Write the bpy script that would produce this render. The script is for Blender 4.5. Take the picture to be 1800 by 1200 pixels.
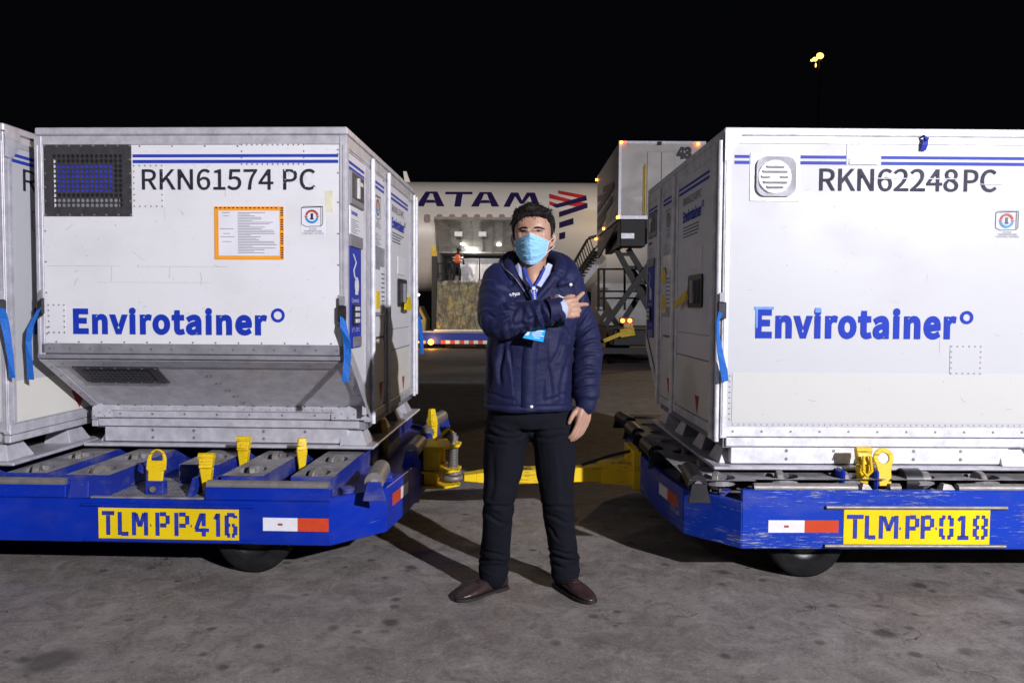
import bpy, bmesh, math, random
from math import sin, cos, pi, radians, sqrt, atan2
from mathutils import Vector, Matrix, noise as mnoise

random.seed(7)
for o in list(bpy.data.objects):
    bpy.data.objects.remove(o)
SC = bpy.context.scene
COL = SC.collection

# ------------------------------------------------------------------ camera
cam_d = bpy.data.cameras.new('camera')
cam_d.sensor_width = 36.0
cam_d.lens = 36.0 * 1383.0 / 1800.0
cam_d.clip_start = 0.05
cam_d.clip_end = 3000
cam = bpy.data.objects.new('camera', cam_d)
COL.objects.link(cam)
cam.matrix_world = (Matrix.Translation((0, 0, 1.28)) @ Matrix.Rotation(radians(90) - 0.0427, 4, 'X')
                    @ Matrix.Rotation(0.0058, 4, 'Z'))
SC.camera = cam

# ------------------------------------------------------------------ night sky
W_ = bpy.data.worlds.new("World")
SC.world = W_
W_.use_nodes = True
bg = W_.node_tree.nodes['Background']
bg.inputs['Color'].default_value = (0.62, 0.66, 1.0, 1)
bg.inputs['Strength'].default_value = 0.0022

# ------------------------------------------------------------------ lamps of the apron at night, with added fill
def lamp(name, kind, loc, power, color, size=0.1, target=None, spot=None, blend=0.5):
    d = bpy.data.lights.new(name, kind)
    d.energy = power
    d.color = color
    if kind in ('POINT', 'SPOT'):
        d.shadow_soft_size = size
    if kind == 'SPOT':
        d.spot_size = radians(spot)
        d.spot_blend = blend
    o = bpy.data.objects.new(name, d)
    COL.objects.link(o)
    o.location = loc
    if target is not None:
        o.rotation_euler = (Vector(target) - Vector(loc)).to_track_quat('-Z', 'Y').to_euler()
    return o

# assumed portable floodlight, out of view, behind the photographer's right shoulder (gives the hard shadows)
lamp('floodlight_beam', 'POINT', (6.70, -6.50, 5.30), 9300, (0.93, 0.92, 1.0), 0.11)
# two fill lamps added behind the camera, unseen; then the lit mast in view
lamp('left_fill_lamp', 'POINT', (-16, -14, 15), 1300, (1.0, 0.92, 0.86), 0.8)
lamp('fuselage_fill_spot', 'SPOT', (-9, -14, 15), 46000, (1.0, 0.87, 0.77), 0.6, target=(-2.6, 38, 5), spot=25, blend=0.85)  # added to brighten the aircraft, cone passing over the dollies
lamp('sodium_mast_beam', 'SPOT', (34.4, 89.2, 29.6), 26000, (1.0, 0.68, 0.34), 0.5, target=(-4, 5, 0), spot=80, blend=0.8)

# lamps in the open hold door
lamp('hold_lamp_beam', 'POINT', (-1.9, 37.6, 3.75), 40, (1.0, 0.95, 0.88), 0.15)
# added warm spot, its source assumed and unseen, shining on the fuselage's right end
lamp('assumed_fuselage_warm_spot', 'SPOT', (5.6, 31.5, 7.2), 420, (1.0, 0.66, 0.28), 0.1, target=(4.4, 38, 5.4), spot=44, blend=1.0)

SC.view_settings.view_transform = 'Standard'
SC.view_settings.look = 'None'
SC.view_settings.exposure = 0.0
SC.view_settings.gamma = 1.0
SC.view_settings.use_curve_mapping = False
SC.render.engine = 'CYCLES'
SC.cycles.use_denoising = True
SC.cycles.max_bounces = 6
SC.cycles.diffuse_bounces = 4
SC.cycles.glossy_bounces = 3
SC.cycles.caustics_reflective = False
SC.cycles.caustics_refractive = False

# ------------------------------------------------------------------ mesh helpers
def tag(o, label=None, cat=None, group=None, kind=None):
    if label: o['label'] = label
    if cat: o['category'] = cat
    if group: o['group'] = group
    if kind: o['kind'] = kind
    return o

def thing(name, label, cat, loc=(0, 0, 0), rz=0.0, group=None):
    o = bpy.data.objects.new(name, None)
    COL.objects.link(o)
    o.location = loc
    o.rotation_euler = (0, 0, rz)
    o.empty_display_size = 0.1
    return tag(o, label, cat, group)

class MB:
    """collects shapes; build() links them as ONE mesh object"""
    def __init__(s):
        s.v = []; s.f = []; s.m = []; s.sm = []
    def add(s, vs, fs, m=0, smooth=False):
        b = len(s.v)
        s.v += [tuple(v) for v in vs]
        for f in fs:
            s.f.append([b + i for i in f]); s.m.append(m); s.sm.append(smooth)
        return s
    def box(s, a, b, m=0):
        x0, x1 = sorted((a[0], b[0])); y0, y1 = sorted((a[1], b[1])); z0, z1 = sorted((a[2], b[2]))
        vs = [(x0,y0,z0),(x1,y0,z0),(x1,y1,z0),(x0,y1,z0),(x0,y0,z1),(x1,y0,z1),(x1,y1,z1),(x0,y1,z1)]
        return s.add(vs, [(0,3,2,1),(4,5,6,7),(0,1,5,4),(1,2,6,5),(2,3,7,6),(3,0,4,7)], m)
    def hexa(s, bot, top, m=0):
        """two quads with matching corner order"""
        return s.add(list(bot) + list(top), [(3,2,1,0),(4,5,6,7),(0,1,5,4),(1,2,6,5),(2,3,7,6),(3,0,4,7)], m)
    def poly(s, pts, vec, m=0):
        """planar polygon extruded by vec"""
        n = len(pts); vec = Vector(vec)
        a = [Vector(p) for p in pts]; b = [p + vec for p in a]
        nrm = Vector((0,0,0))
        for i in range(n):
            nrm += a[i].cross(a[(i+1) % n])
        fl = nrm.dot(vec) > 0
        f0 = tuple(range(n)); f1 = tuple(range(n, 2*n))
        fs = [tuple(reversed(f0)) if fl else f0, f1 if fl else tuple(reversed(f1))]
        for i in range(n):
            j = (i+1) % n
            q = (i, j, n+j, n+i)
            fs.append(q if fl else tuple(reversed(q)))
        return s.add(a + b, fs, m)
    def cyl(s, p0, p1, r0, r1=None, n=16, m=0, caps=True, smooth=True):
        p0, p1 = Vector(p0), Vector(p1)
        r1 = r0 if r1 is None else r1
        ax = (p1 - p0).normalized()
        t = Vector((0,0,1)) if abs(ax.z) < 0.9 else Vector((1,0,0))
        e1 = ax.cross(t).normalized(); e2 = ax.cross(e1)
        vs = []
        for p, r in ((p0, r0), (p1, r1)):
            for i in range(n):
                a = 2*pi*i/n
                vs.append(p + e1*cos(a)*r + e2*sin(a)*r)
        s.add(vs, [(i, (i+1) % n, n+(i+1) % n, n+i)[::-1] for i in range(n)], m, smooth)
        if caps:
            s.add(vs[:n], [tuple(range(n))], m); s.add(vs[n:], [tuple(reversed(range(n)))], m)
        return s
    def lathe(s, o, ax, prof, n=24, m=0, smooth=True):
        """prof = [(along axis, radius)]"""
        o = Vector(o); ax = Vector(ax).normalized()
        t = Vector((0,0,1)) if abs(ax.z) < 0.9 else Vector((1,0,0))
        e1 = ax.cross(t).normalized(); e2 = ax.cross(e1)
        vs = []
        for h, r in prof:
            for i in range(n):
                a = 2*pi*i/n
                vs.append(o + ax*h + e1*cos(a)*r + e2*sin(a)*r)
        fs = []
        for k in range(len(prof)-1):
            for i in range(n):
                j = (i+1) % n
                fs.append((k*n+i, (k+1)*n+i, (k+1)*n+j, k*n+j))
        return s.add(vs, fs, m, smooth)
    def tube(s, path, r, n=8, m=0, caps=True, smooth=True):
        P = [Vector(p) for p in path]
        rs = r if isinstance(r, (list, tuple)) else [r]*len(P)
        vs = []; prev = None
        for k, p in enumerate(P):
            d = (P[min(k+1, len(P)-1)] - P[max(k-1, 0)]).normalized()
            if prev is None:
                t = Vector((0,0,1)) if abs(d.z) < 0.9 else Vector((1,0,0))
                e1 = d.cross(t).normalized()
            else:
                e1 = (prev - d*prev.dot(d)).normalized()
            prev = e1; e2 = d.cross(e1)
            for i in range(n):
                a = 2*pi*i/n
                vs.append(p + e1*cos(a)*rs[k] + e2*sin(a)*rs[k])
        fs = []
        for k in range(len(P)-1):
            for i in range(n):
                j = (i+1) % n
                fs.append((k*n+i, k*n+j, (k+1)*n+j, (k+1)*n+i)[::-1])
        s.add(vs, fs, m, smooth)
        if caps:
            s.add(vs[:n], [tuple(range(n))], m); s.add(vs[-n:], [tuple(reversed(range(n)))], m)
        return s
    def ribbon(s, path, wvec, th, m=0):
        """flat strap along path; wvec = half width vector per point"""
        P = [Vector(p) for p in path]
        ws = [Vector(w) for w in (wvec if isinstance(wvec, list) else [wvec]*len(P))]
        vs = []
        for k, p in enumerate(P):
            d = (P[min(k+1, len(P)-1)] - P[max(k-1, 0)]).normalized()
            nn = d.cross(ws[k]).normalized() * th/2
            vs += [p-ws[k]-nn, p+ws[k]-nn, p+ws[k]+nn, p-ws[k]+nn]
        fs = [(0,1,2,3)]
        for k in range(len(P)-1):
            for i in range(4):
                j = (i+1) % 4
                fs.append((k*4+j, k*4+i, (k+1)*4+i, (k+1)*4+j))
        e = (len(P)-1)*4
        fs.append((e+3, e+2, e+1, e))
        return s.add(vs, fs, m)
    def rivet(s, p, n, r=0.006, m=0):
        p = Vector(p); n = Vector(n).normalized()
        t = Vector((0,0,1)) if abs(n.z) < 0.9 else Vector((1,0,0))
        e1 = n.cross(t).normalized(); e2 = n.cross(e1)
        vs = []
        for h, q in ((0, 1.0), (r*0.45, 0.75)):
            for i in range(6):
                a = pi*i/3
                vs.append(p + n*h + (e1*cos(a) + e2*sin(a))*r*q)
        fs = [(i, (i+1) % 6, 6+(i+1) % 6, 6+i)[::-1] for i in range(6)] + [tuple(range(6, 12))[::-1]]
        return s.add(vs, fs, m, False)
    def split(s, name, mats, parent=None, bevel=0.0):
        """every connected piece becomes an object of its own"""
        par = list(range(len(s.v)))
        def find(i):
            while par[i] != i: par[i] = par[par[i]]; i = par[i]
            return i
        for f in s.f:
            for i in f[1:]: par[find(i)] = find(f[0])
        gr = {}
        for k, f in enumerate(s.f): gr.setdefault(find(f[0]), []).append(k)
        out = []
        for ks in gr.values():
            mp = {}; t = MB()
            for k in ks:
                for i in s.f[k]:
                    if i not in mp: mp[i] = len(t.v); t.v.append(s.v[i])
                t.f.append([mp[i] for i in s.f[k]]); t.m.append(s.m[k]); t.sm.append(s.sm[k])
            out.append(t.build(name, mats, parent, bevel))
        return out
    def build(s, name, mats, parent=None, bevel=0.0, loc=None, seg=1):
        me = bpy.data.meshes.new(name)
        me.from_pydata(s.v, [], s.f)
        for mt in (mats if isinstance(mats, (list, tuple)) else [mats]):
            me.materials.append(mt)
        me.polygons.foreach_set('material_index', s.m)
        me.polygons.foreach_set('use_smooth', s.sm)
        bm = bmesh.new(); bm.from_mesh(me)
        bmesh.ops.recalc_face_normals(bm, faces=bm.faces)
        bm.to_mesh(me); bm.free()
        me.update()
        o = bpy.data.objects.new(name, me)
        COL.objects.link(o)
        if parent is not None: o.parent = parent
        if loc is not None: o.location = loc
        if bevel:
            b = o.modifiers.new('bevel', 'BEVEL'); b.width = bevel; b.segments = seg
            b.limit_method = 'ANGLE'; b.angle_limit = radians(35)
        return o

def mesh_obj(name, me, parent=None):
    o = bpy.data.objects.new(name, me)
    COL.objects.link(o)
    if parent is not None: o.parent = parent
    return o

def evaluated_mesh(o):
    dg = bpy.context.evaluated_depsgraph_get()
    return bpy.data.meshes.new_from_object(o.evaluated_get(dg))

class Frame:
    """flat face: u to the right as you look at it, z up, n out of the face"""
    def __init__(s, org, right, nrm, up=(0, 0, 1)):
        s.o = Vector(org); s.r = Vector(right); s.n = Vector(nrm); s.u = Vector(up)
    def P(s, u, z, n=0.0):
        return s.o + s.r*u + s.u*z + s.n*n
    def slab(s, mb, u0, u1, z0, z1, n0, n1, m=0):
        b = [s.P(u0,z0,n0), s.P(u1,z0,n0), s.P(u1,z1,n0), s.P(u0,z1,n0)]
        t = [s.P(u0,z0,n1), s.P(u1,z0,n1), s.P(u1,z1,n1), s.P(u0,z1,n1)]
        mb.hexa(b, t, m)
    def sheet(s, mb, pts, n0, n1, m=0):
        mb.poly([s.P(u, z, n0) for u, z in pts], s.n*(n1-n0), m)
    def rivets(s, mb, pts, n, r=0.006, m=0):
        for u, z in pts: mb.rivet(s.P(u, z, n), s.n, r, m)

def rect_pts(u0, u1, z0, z1, nu, nz):
    r = []
    for i in range(nu+1):
        u = u0 + (u1-u0)*i/nu
        r += [(u, z0), (u, z1)]
    for j in range(1, nz):
        z = z0 + (z1-z0)*j/nz
        r += [(u0, z), (u1, z)]
    return r
def row(u0, u1, z, n):
    return [(u0 + (u1-u0)*i/(n-1), z) for i in range(n)]
def rounded(u0, u1, z0, z1, r, k=4):
    pts = []
    for cx, cz, a0 in ((u1-r, z0+r, -pi/2), (u1-r, z1-r, 0), (u0+r, z1-r, pi/2), (u0+r, z0+r, pi)):
        for i in range(k+1):
            a = a0 + pi/2*i/k
            pts.append((cx + r*cos(a), cz + r*sin(a)))
    return pts

_tc = {}
try:        # the sans serif that ships inside Blender; its built-in face otherwise
    import os
    FONT = bpy.data.fonts.load(os.path.join(bpy.utils.system_resource('DATAFILES', path='fonts'), 'Noto Sans CJK Regular.woff2'))
except Exception:
    FONT = None
def text_mesh(body, off=0.0, spacing=1.0):
    """glyph outlines filled one contour at a time (overlapping contours on separate levels)"""
    key = (body, off, spacing)
    if key in _tc: return _tc[key]
    c = bpy.data.curves.new('t', 'FONT')
    c.body = body; c.size = 1.0; c.space_character = spacing
    if FONT: c.font = FONT
    o = bpy.data.objects.new('t', c)
    COL.objects.link(o)
    bpy.context.view_layer.update()
    cu = o.to_curve(bpy.context.evaluated_depsgraph_get())
    loops = []
    for sp in cu.splines:
        P = []; bz = sp.bezier_points; n = len(bz)
        for i in range(n):
            p0, p1 = bz[i], bz[(i+1) % n]
            a, h0, h1, b = p0.co, p0.handle_right, p1.handle_left, p1.co
            d = b-a
            straight = d.length < 1e-6 or (abs((h0-a).cross(d).z) + abs((h1-a).cross(d).z))/d.length < 0.003
            for k in range(1 if straight else 5):
                t = k/5; u = 1-t
                q = a*u**3 + h0*3*u*u*t + h1*3*u*t*t + b*t**3
                if not P or (q-P[-1]).length > 1e-4: P.append(q.copy())
        if len(P) > 2 and (P[0]-P[-1]).length < 1e-4: P.pop()
        if len(P) < 3: continue
        area = sum(P[i].x*P[(i+1) % len(P)].y - P[(i+1) % len(P)].x*P[i].y for i in range(len(P)))/2
        loops.append([P, area])
    o.to_curve_clear(); bpy.data.objects.remove(o)
    sgn = 1 if max(loops, key=lambda l: abs(l[1]))[1] > 0 else -1
    if off:
        for l in loops:
            P = l[0]; n = len(P); Q = []
            for i in range(n):
                e0 = (P[i]-P[i-1]).normalized(); e1 = (P[(i+1) % n]-P[i]).normalized()
                n0 = Vector((e0.y, -e0.x, 0))*sgn; n1 = Vector((e1.y, -e1.x, 0))*sgn
                m = n0+n1
                m = m.normalized() if m.length > 1e-4 else n0
                Q.append(P[i] + m*off/max(0.6, m.dot(n0)))
            l[0] = Q
    outer = [l[0] for l in loops if l[1]*sgn > 0]; holes = [l[0] for l in loops if l[1]*sgn <= 0]
    def inside(p, P):
        r = False; n = len(P)
        for i in range(n):
            a, b = P[i], P[(i+1) % n]
            if (a.y > p.y) != (b.y > p.y) and p.x < (b.x-a.x)*(p.y-a.y)/(b.y-a.y)+a.x: r = not r
        return r
    vs = []; fs = []
    for oi, P in enumerate(outer):
        bm = bmesh.new(); ed = []
        for L in [P] + [h for h in holes if inside(h[0], P)]:
            vv = [bm.verts.new((q.x, q.y, 0)) for q in L]
            ed += [bm.edges.new((vv[i], vv[(i+1) % len(vv)])) for i in range(len(vv))]
        bmesh.ops.triangle_fill(bm, edges=ed, use_beauty=True, use_dissolve=False)
        bm.verts.index_update(); base = len(vs)
        vs += [(v.co.x, v.co.y, (oi % 3)*0.00025) for v in bm.verts]
        fs += [tuple(base+v.index for v in f.verts) for f in bm.faces]
        bm.free()
    _tc[key] = (vs, fs)
    return vs, fs
def lettering(mb, fr, body, u0, u1, z0, z1, n, off=0.0, spacing=1.0, m=0, shear=0.0):
    """text stretched to the rectangle u0..u1, z0..z1 of face fr"""
    vs, fs = text_mesh(body, off, spacing)
    xs = [v[0] for v in vs]; ys = [v[1] for v in vs]
    ax, bx, ay, by = min(xs), max(xs), min(ys), max(ys)
    out = [fr.P(u0 + (v[0]-ax)/(bx-ax)*(u1-u0), z0 + (v[1]-ay)/(by-ay)*(z1-z0), n + v[2]) for v in vs]
    mb.add(out, fs, m)
def ring(mb, fr, u, z, r0, r1, n, a0=0, a1=2*pi, k=28, m=0):
    vs = []
    for i in range(k+1):
        a = a0 + (a1-a0)*i/k
        vs += [fr.P(u+r0*cos(a), z+r0*sin(a), n), fr.P(u+r1*cos(a), z+r1*sin(a), n)]
    mb.add(vs, [(2*i, 2*i+1, 2*i+3, 2*i+2) for i in range(k)], m)

# ------------------------------------------------------------------ materials
class NT:
    def __init__(s, name):
        s.mat = bpy.data.materials.new(name); s.mat.use_nodes = True
        s.t = s.mat.node_tree; s.b = s.t.nodes['Principled BSDF']
        s.co = s.t.nodes.new('ShaderNodeTexCoord').outputs['Object']
    def n(s, kind, **kw):
        nd = s.t.nodes.new(kind)
        for k, v in kw.items(): setattr(nd, k, v)
        return nd
    def link(s, a, b): s.t.links.new(a, b)
    def mapped(s, scale, loc=(0,0,0)):
        m = s.n('ShaderNodeMapping'); m.inputs['Scale'].default_value = scale; m.inputs['Location'].default_value = loc
        s.link(s.co, m.inputs['Vector']); return m.outputs[0]
    def noise(s, scale=5, detail=6, rough=0.6, vec=None, dist=0.0):
        nd = s.n('ShaderNodeTexNoise'); nd.inputs['Scale'].default_value = scale
        nd.inputs['Detail'].default_value = detail; nd.inputs['Roughness'].default_value = rough
        nd.inputs['Distortion'].default_value = dist
        s.link(vec if vec is not None else s.co, nd.inputs['Vector']); return nd.outputs['Fac']
    def ramp(s, fac, lo, hi, a=0.0, b=1.0):
        r = s.n('ShaderNodeMapRange'); r.inputs[1].default_value = lo; r.inputs[2].default_value = hi
        r.inputs[3].default_value = a; r.inputs[4].default_value = b
        s.link(fac, r.inputs[0]); return r.outputs[0]
    def math(s, op, a, b):
        m = s.n('ShaderNodeMath', operation=op)
        for i, x in enumerate((a, b)):
            if isinstance(x, (int, float)): m.inputs[i].default_value = x
            else: s.link(x, m.inputs[i])
        return m.outputs[0]
    def mix(s, fac, a, b):
        m = s.n('ShaderNodeMix', data_type='RGBA')
        for sock, x in ((m.inputs[0], fac), (m.inputs[6], a), (m.inputs[7], b)):
            if isinstance(x, (int, float)): sock.default_value = x
            elif isinstance(x, tuple): sock.default_value = (*x, 1)
            else: s.link(x, sock)
        return m.outputs[2]
    def out(s, col=None, rough=0.5, metal=0.0, bump=None, bstr=0.3, bdist=0.01, spec=0.5, coat=0.0):
        b = s.b
        for sock, x in (('Base Color', col), ('Roughness', rough), ('Metallic', metal)):
            if x is None: continue
            if isinstance(x, tuple): b.inputs[sock].default_value = (*x, 1)
            elif isinstance(x, (int, float)): b.inputs[sock].default_value = x
            else: s.link(x, b.inputs[sock])
        b.inputs['Specular IOR Level'].default_value = spec
        if coat: b.inputs['Coat Weight'].default_value = coat
        if bump is not None:
            bp = s.n('ShaderNodeBump'); bp.inputs['Strength'].default_value = bstr; bp.inputs['Distance'].default_value = bdist
            s.link(bump, bp.inputs['Height']); s.link(bp.outputs[0], b.inputs['Normal'])
        return s.mat

def plain(name, col, rough=0.5, metal=0.0, var=0.15, scale=20, bstr=0.0, spec=0.5):
    t = NT(name)
    f = t.noise(scale, 5)
    lo = tuple(c*(1-var) for c in col); hi = tuple(min(1, c*(1+var)) for c in col)
    c = t.mix(t.ramp(f, 0.3, 0.7), lo, hi)
    return t.out(c, rough, metal, f if bstr else None, bstr, 0.004, spec)

def emit(name, col, strength):
    t = NT(name)
    t.b.inputs['Base Color'].default_value = (*col, 1)
    t.b.inputs['Emission Color'].default_value = (*col, 1)
    t.b.inputs['Emission Strength'].default_value = strength
    return t.mat

def white_panel(name, col, seed=0.0, grime=0.22):
    """painted aluminium sheet: faint smudges, long scuffs, tiny marks"""
    t = NT(name)
    big = t.noise(2.3, 5, 0.62, t.mapped((1, 1, 1.4), (seed, 0, 0)))
    scf = t.noise(9, 7, 0.7, t.mapped((1.0, 1.0, 9.0), (seed*2, 1, 0)))
    spk = t.noise(85, 3, 0.5, t.mapped((1, 1, 1), (0, seed, 3)))
    mark = t.noise(6, 8, 0.8, t.mapped((4, 4, 0.6), (seed, 2, 0)), 0.6)
    g = t.math('MULTIPLY', t.ramp(big, 0.45, 0.75), grime)
    g = t.math('MAXIMUM', g, t.math('MULTIPLY', t.ramp(scf, 0.63, 0.70), 0.38))
    g = t.math('MAXIMUM', g, t.math('MULTIPLY', t.ramp(spk, 0.71, 0.75), 0.6))
    g = t.math('MAXIMUM', g, t.math('MULTIPLY', t.ramp(mark, 0.67, 0.71), 0.42))
    c = t.mix(g, col, (0.40, 0.37, 0.34))
    return t.out(c, t.ramp(big, 0.3, 0.7, 0.36, 0.55), 0.0, big, 0.12, 0.006)

def aluminium(name, col=(0.50, 0.50, 0.53), metal=0.55, rough=0.42):
    t = NT(name)
    a = t.noise(14, 7, 0.7); st = t.noise(30, 6, 0.65, t.mapped((1, 1, 14)))
    sc = t.noise(22, 8, 0.75, t.mapped((3, 3, 1), (5, 1, 2)), 1.2)
    c = t.mix(t.ramp(a, 0.3, 0.72), tuple(x*0.72 for x in col), tuple(min(1, x*1.18) for x in col))
    c = t.mix(t.math('MULTIPLY', t.ramp(sc, 0.66, 0.72), 0.6), c, (0.75, 0.75, 0.77))
    c = t.mix(t.math('MULTIPLY', t.ramp(st, 0.62, 0.72), 0.35), c, (0.22, 0.21, 0.20))
    return t.out(c, t.ramp(st, 0.3, 0.7, rough-0.12, rough+0.14), metal, a, 0.15, 0.004)

def chipped(name, paint, under, wear, dust=0.25, rough=0.42):
    """paint with horizontal scrapes, chips and grey dust"""
    t = NT(name)
    sc = t.noise(8, 10, 0.80, t.mapped((1.0, 1.0, 15.0)))
    ch = t.noise(34, 8, 0.78, t.mapped((1, 1, 2.2), (3, 1, 4)))
    wear = t.ramp(t.noise(2.2, 4, 0.6, t.mapped((0.6, 1, 3.0), (1, 5, 2))), 0.35, 0.65, wear*0.35, wear)
    du = t.noise(3.5, 6, 0.65, t.mapped((1, 1, 2), (7, 2, 1)))
    tone = t.noise(1.7, 3)
    c = t.mix(t.ramp(tone, 0.3, 0.7), tuple(x*0.80 for x in paint), tuple(min(1, x*1.14) for x in paint))
    c = t.mix(t.math('MULTIPLY', t.ramp(du, 0.48, 0.78), dust), c, (0.22, 0.21, 0.22))
    k = t.math('MAXIMUM', t.ramp(t.math('ADD', sc, wear), 0.72, 0.745), t.ramp(t.math('ADD', ch, wear), 0.78, 0.80))
    uc = t.mix(t.noise(40, 4), tuple(x*0.6 for x in under), under)
    c = t.mix(t.math('MULTIPLY', k, 0.85), c, uc)
    return t.out(c, t.ramp(k, 0, 1, rough, 0.75), 0.0, k, 0.25, -0.002, 0.28)

M = {}
M['panel_a'] = white_panel('white_panel', (0.78, 0.78, 0.80), 0.0)
M['panel_b'] = white_panel('white_panel_clean', (0.545, 0.555, 0.575), 4.0, 0.12)
M['cream_b'] = white_panel('cream_front_kick_panel', (0.60, 0.595, 0.57), 2.0, 0.06)
M['panel_side'] = white_panel('white_side_panel', (0.76, 0.76, 0.79), 9.0, 0.26)
M['cream'] = white_panel('cream_kick_panel', (0.79, 0.77, 0.70), 2.0, 0.10)
M['alu'] = aluminium('aluminium', (0.61, 0.60, 0.65), 0.28, 0.42)
M['slope_sheet'] = aluminium('slope_sheet_metal', (0.74, 0.73, 0.76), 0.08, 0.38)
M['alu_bright'] = aluminium('bright_aluminium', (0.80, 0.80, 0.83), 0.08, 0.42)
M['alu_dark'] = aluminium('dull_aluminium', (0.33, 0.33, 0.36), 0.35, 0.5)
M['vent'] = plain('dark_vent_plate', (0.075, 0.072, 0.078), 0.42, 0.4, 0.25, 30)
M['rivet'] = plain('rivet_steel', (0.30, 0.29, 0.29), 0.4, 0.6, 0.3, 60)
M['stripe'] = plain('blue_stripe', (0.025, 0.048, 0.40), 0.55, 0, 0.12, 6, 0, 0.25)
M['brandblue'] = plain('blue_lettering', (0.011, 0.040, 0.43), 0.6, 0, 0.10, 5, 0, 0.2)
M['ink'] = plain('black_lettering', (0.018, 0.020, 0.035), 0.5, 0, 0.3, 25)
M['ink_grey'] = plain('worn_lettering', (0.036, 0.036, 0.060), 0.6, 0, 0.65, 9, 0, 0.2)
M['finetext'] = plain('fine_print', (0.13, 0.13, 0.18), 0.6, 0, 0.2, 40)
M['red'] = plain('red_print', (0.42, 0.05, 0.035), 0.5, 0, 0.15, 20)
M['cyan'] = plain('light_blue_print', (0.03, 0.28, 0.66), 0.5, 0, 0.1, 20)
M['orange'] = plain('orange_border', (0.95, 0.36, 0.02), 0.5, 0, 0.05, 10)
M['paper'] = plain('white_paper', (0.78, 0.78, 0.82), 0.55, 0, 0.04, 8)
M['strap'] = plain('blue_webbing', (0.008, 0.13, 0.52), 0.7, 0, 0.3, 120, 0.4)
M['blackmetal'] = plain('black_metal', (0.025, 0.025, 0.028), 0.4, 0.3, 0.3, 30)
M['rubber'] = plain('tyre_rubber', (0.012, 0.012, 0.0125), 0.85, 0, 0.35, 14, 0.2, 0.15)
M['steel'] = aluminium('worn_steel', (0.27, 0.25, 0.235), 0.45, 0.5)
M['steel_dark'] = plain('dusty_deck_steel', (0.25, 0.24, 0.25), 0.6, 0.1, 0.5, 11, 0.25)
M['blue'] = chipped('blue_paint', (0.0015, 0.026, 0.37), (0.26, 0.28, 0.38), 0.125, 0.09)
M['blue_worn'] = chipped('scraped_blue_paint', (0.003, 0.040, 0.42), (0.46, 0.50, 0.44), 0.225, 0.30)
M['blue_dusty'] = chipped('dusty_blue_paint', (0.014, 0.032, 0.29), (0.24, 0.24, 0.27), 0.16, 0.75)
M['yellow'] = chipped('yellow_paint', (0.88, 0.60, 0.010), (0.07, 0.040, 0.025), 0.19, 0.10)
M['yellow_sign'] = chipped('yellow_sign_paint', (0.93, 0.66, 0.006), (0.40, 0.32, 0.20), 0.075, 0.04)
M['signblue'] = plain('blue_stencil', (0.018, 0.035, 0.33), 0.5, 0, 0.3, 30)
M['tape_red'] = plain('red_reflective_tape', (0.62, 0.065, 0.02), 0.35, 0, 0.1, 40)
M['tape_white'] = plain('white_reflective_tape', (0.80, 0.80, 0.84), 0.35, 0, 0.05, 40)
M['black'] = plain('black_void', (0.008, 0.008, 0.009), 0.8, 0, 0.1, 10)
# ------------------------------------------------------------------ ground: apron falling gently away for drainage
def ground_z(y):
    return 0.0 if y < 8 else -(y-8)*0.0215

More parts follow.
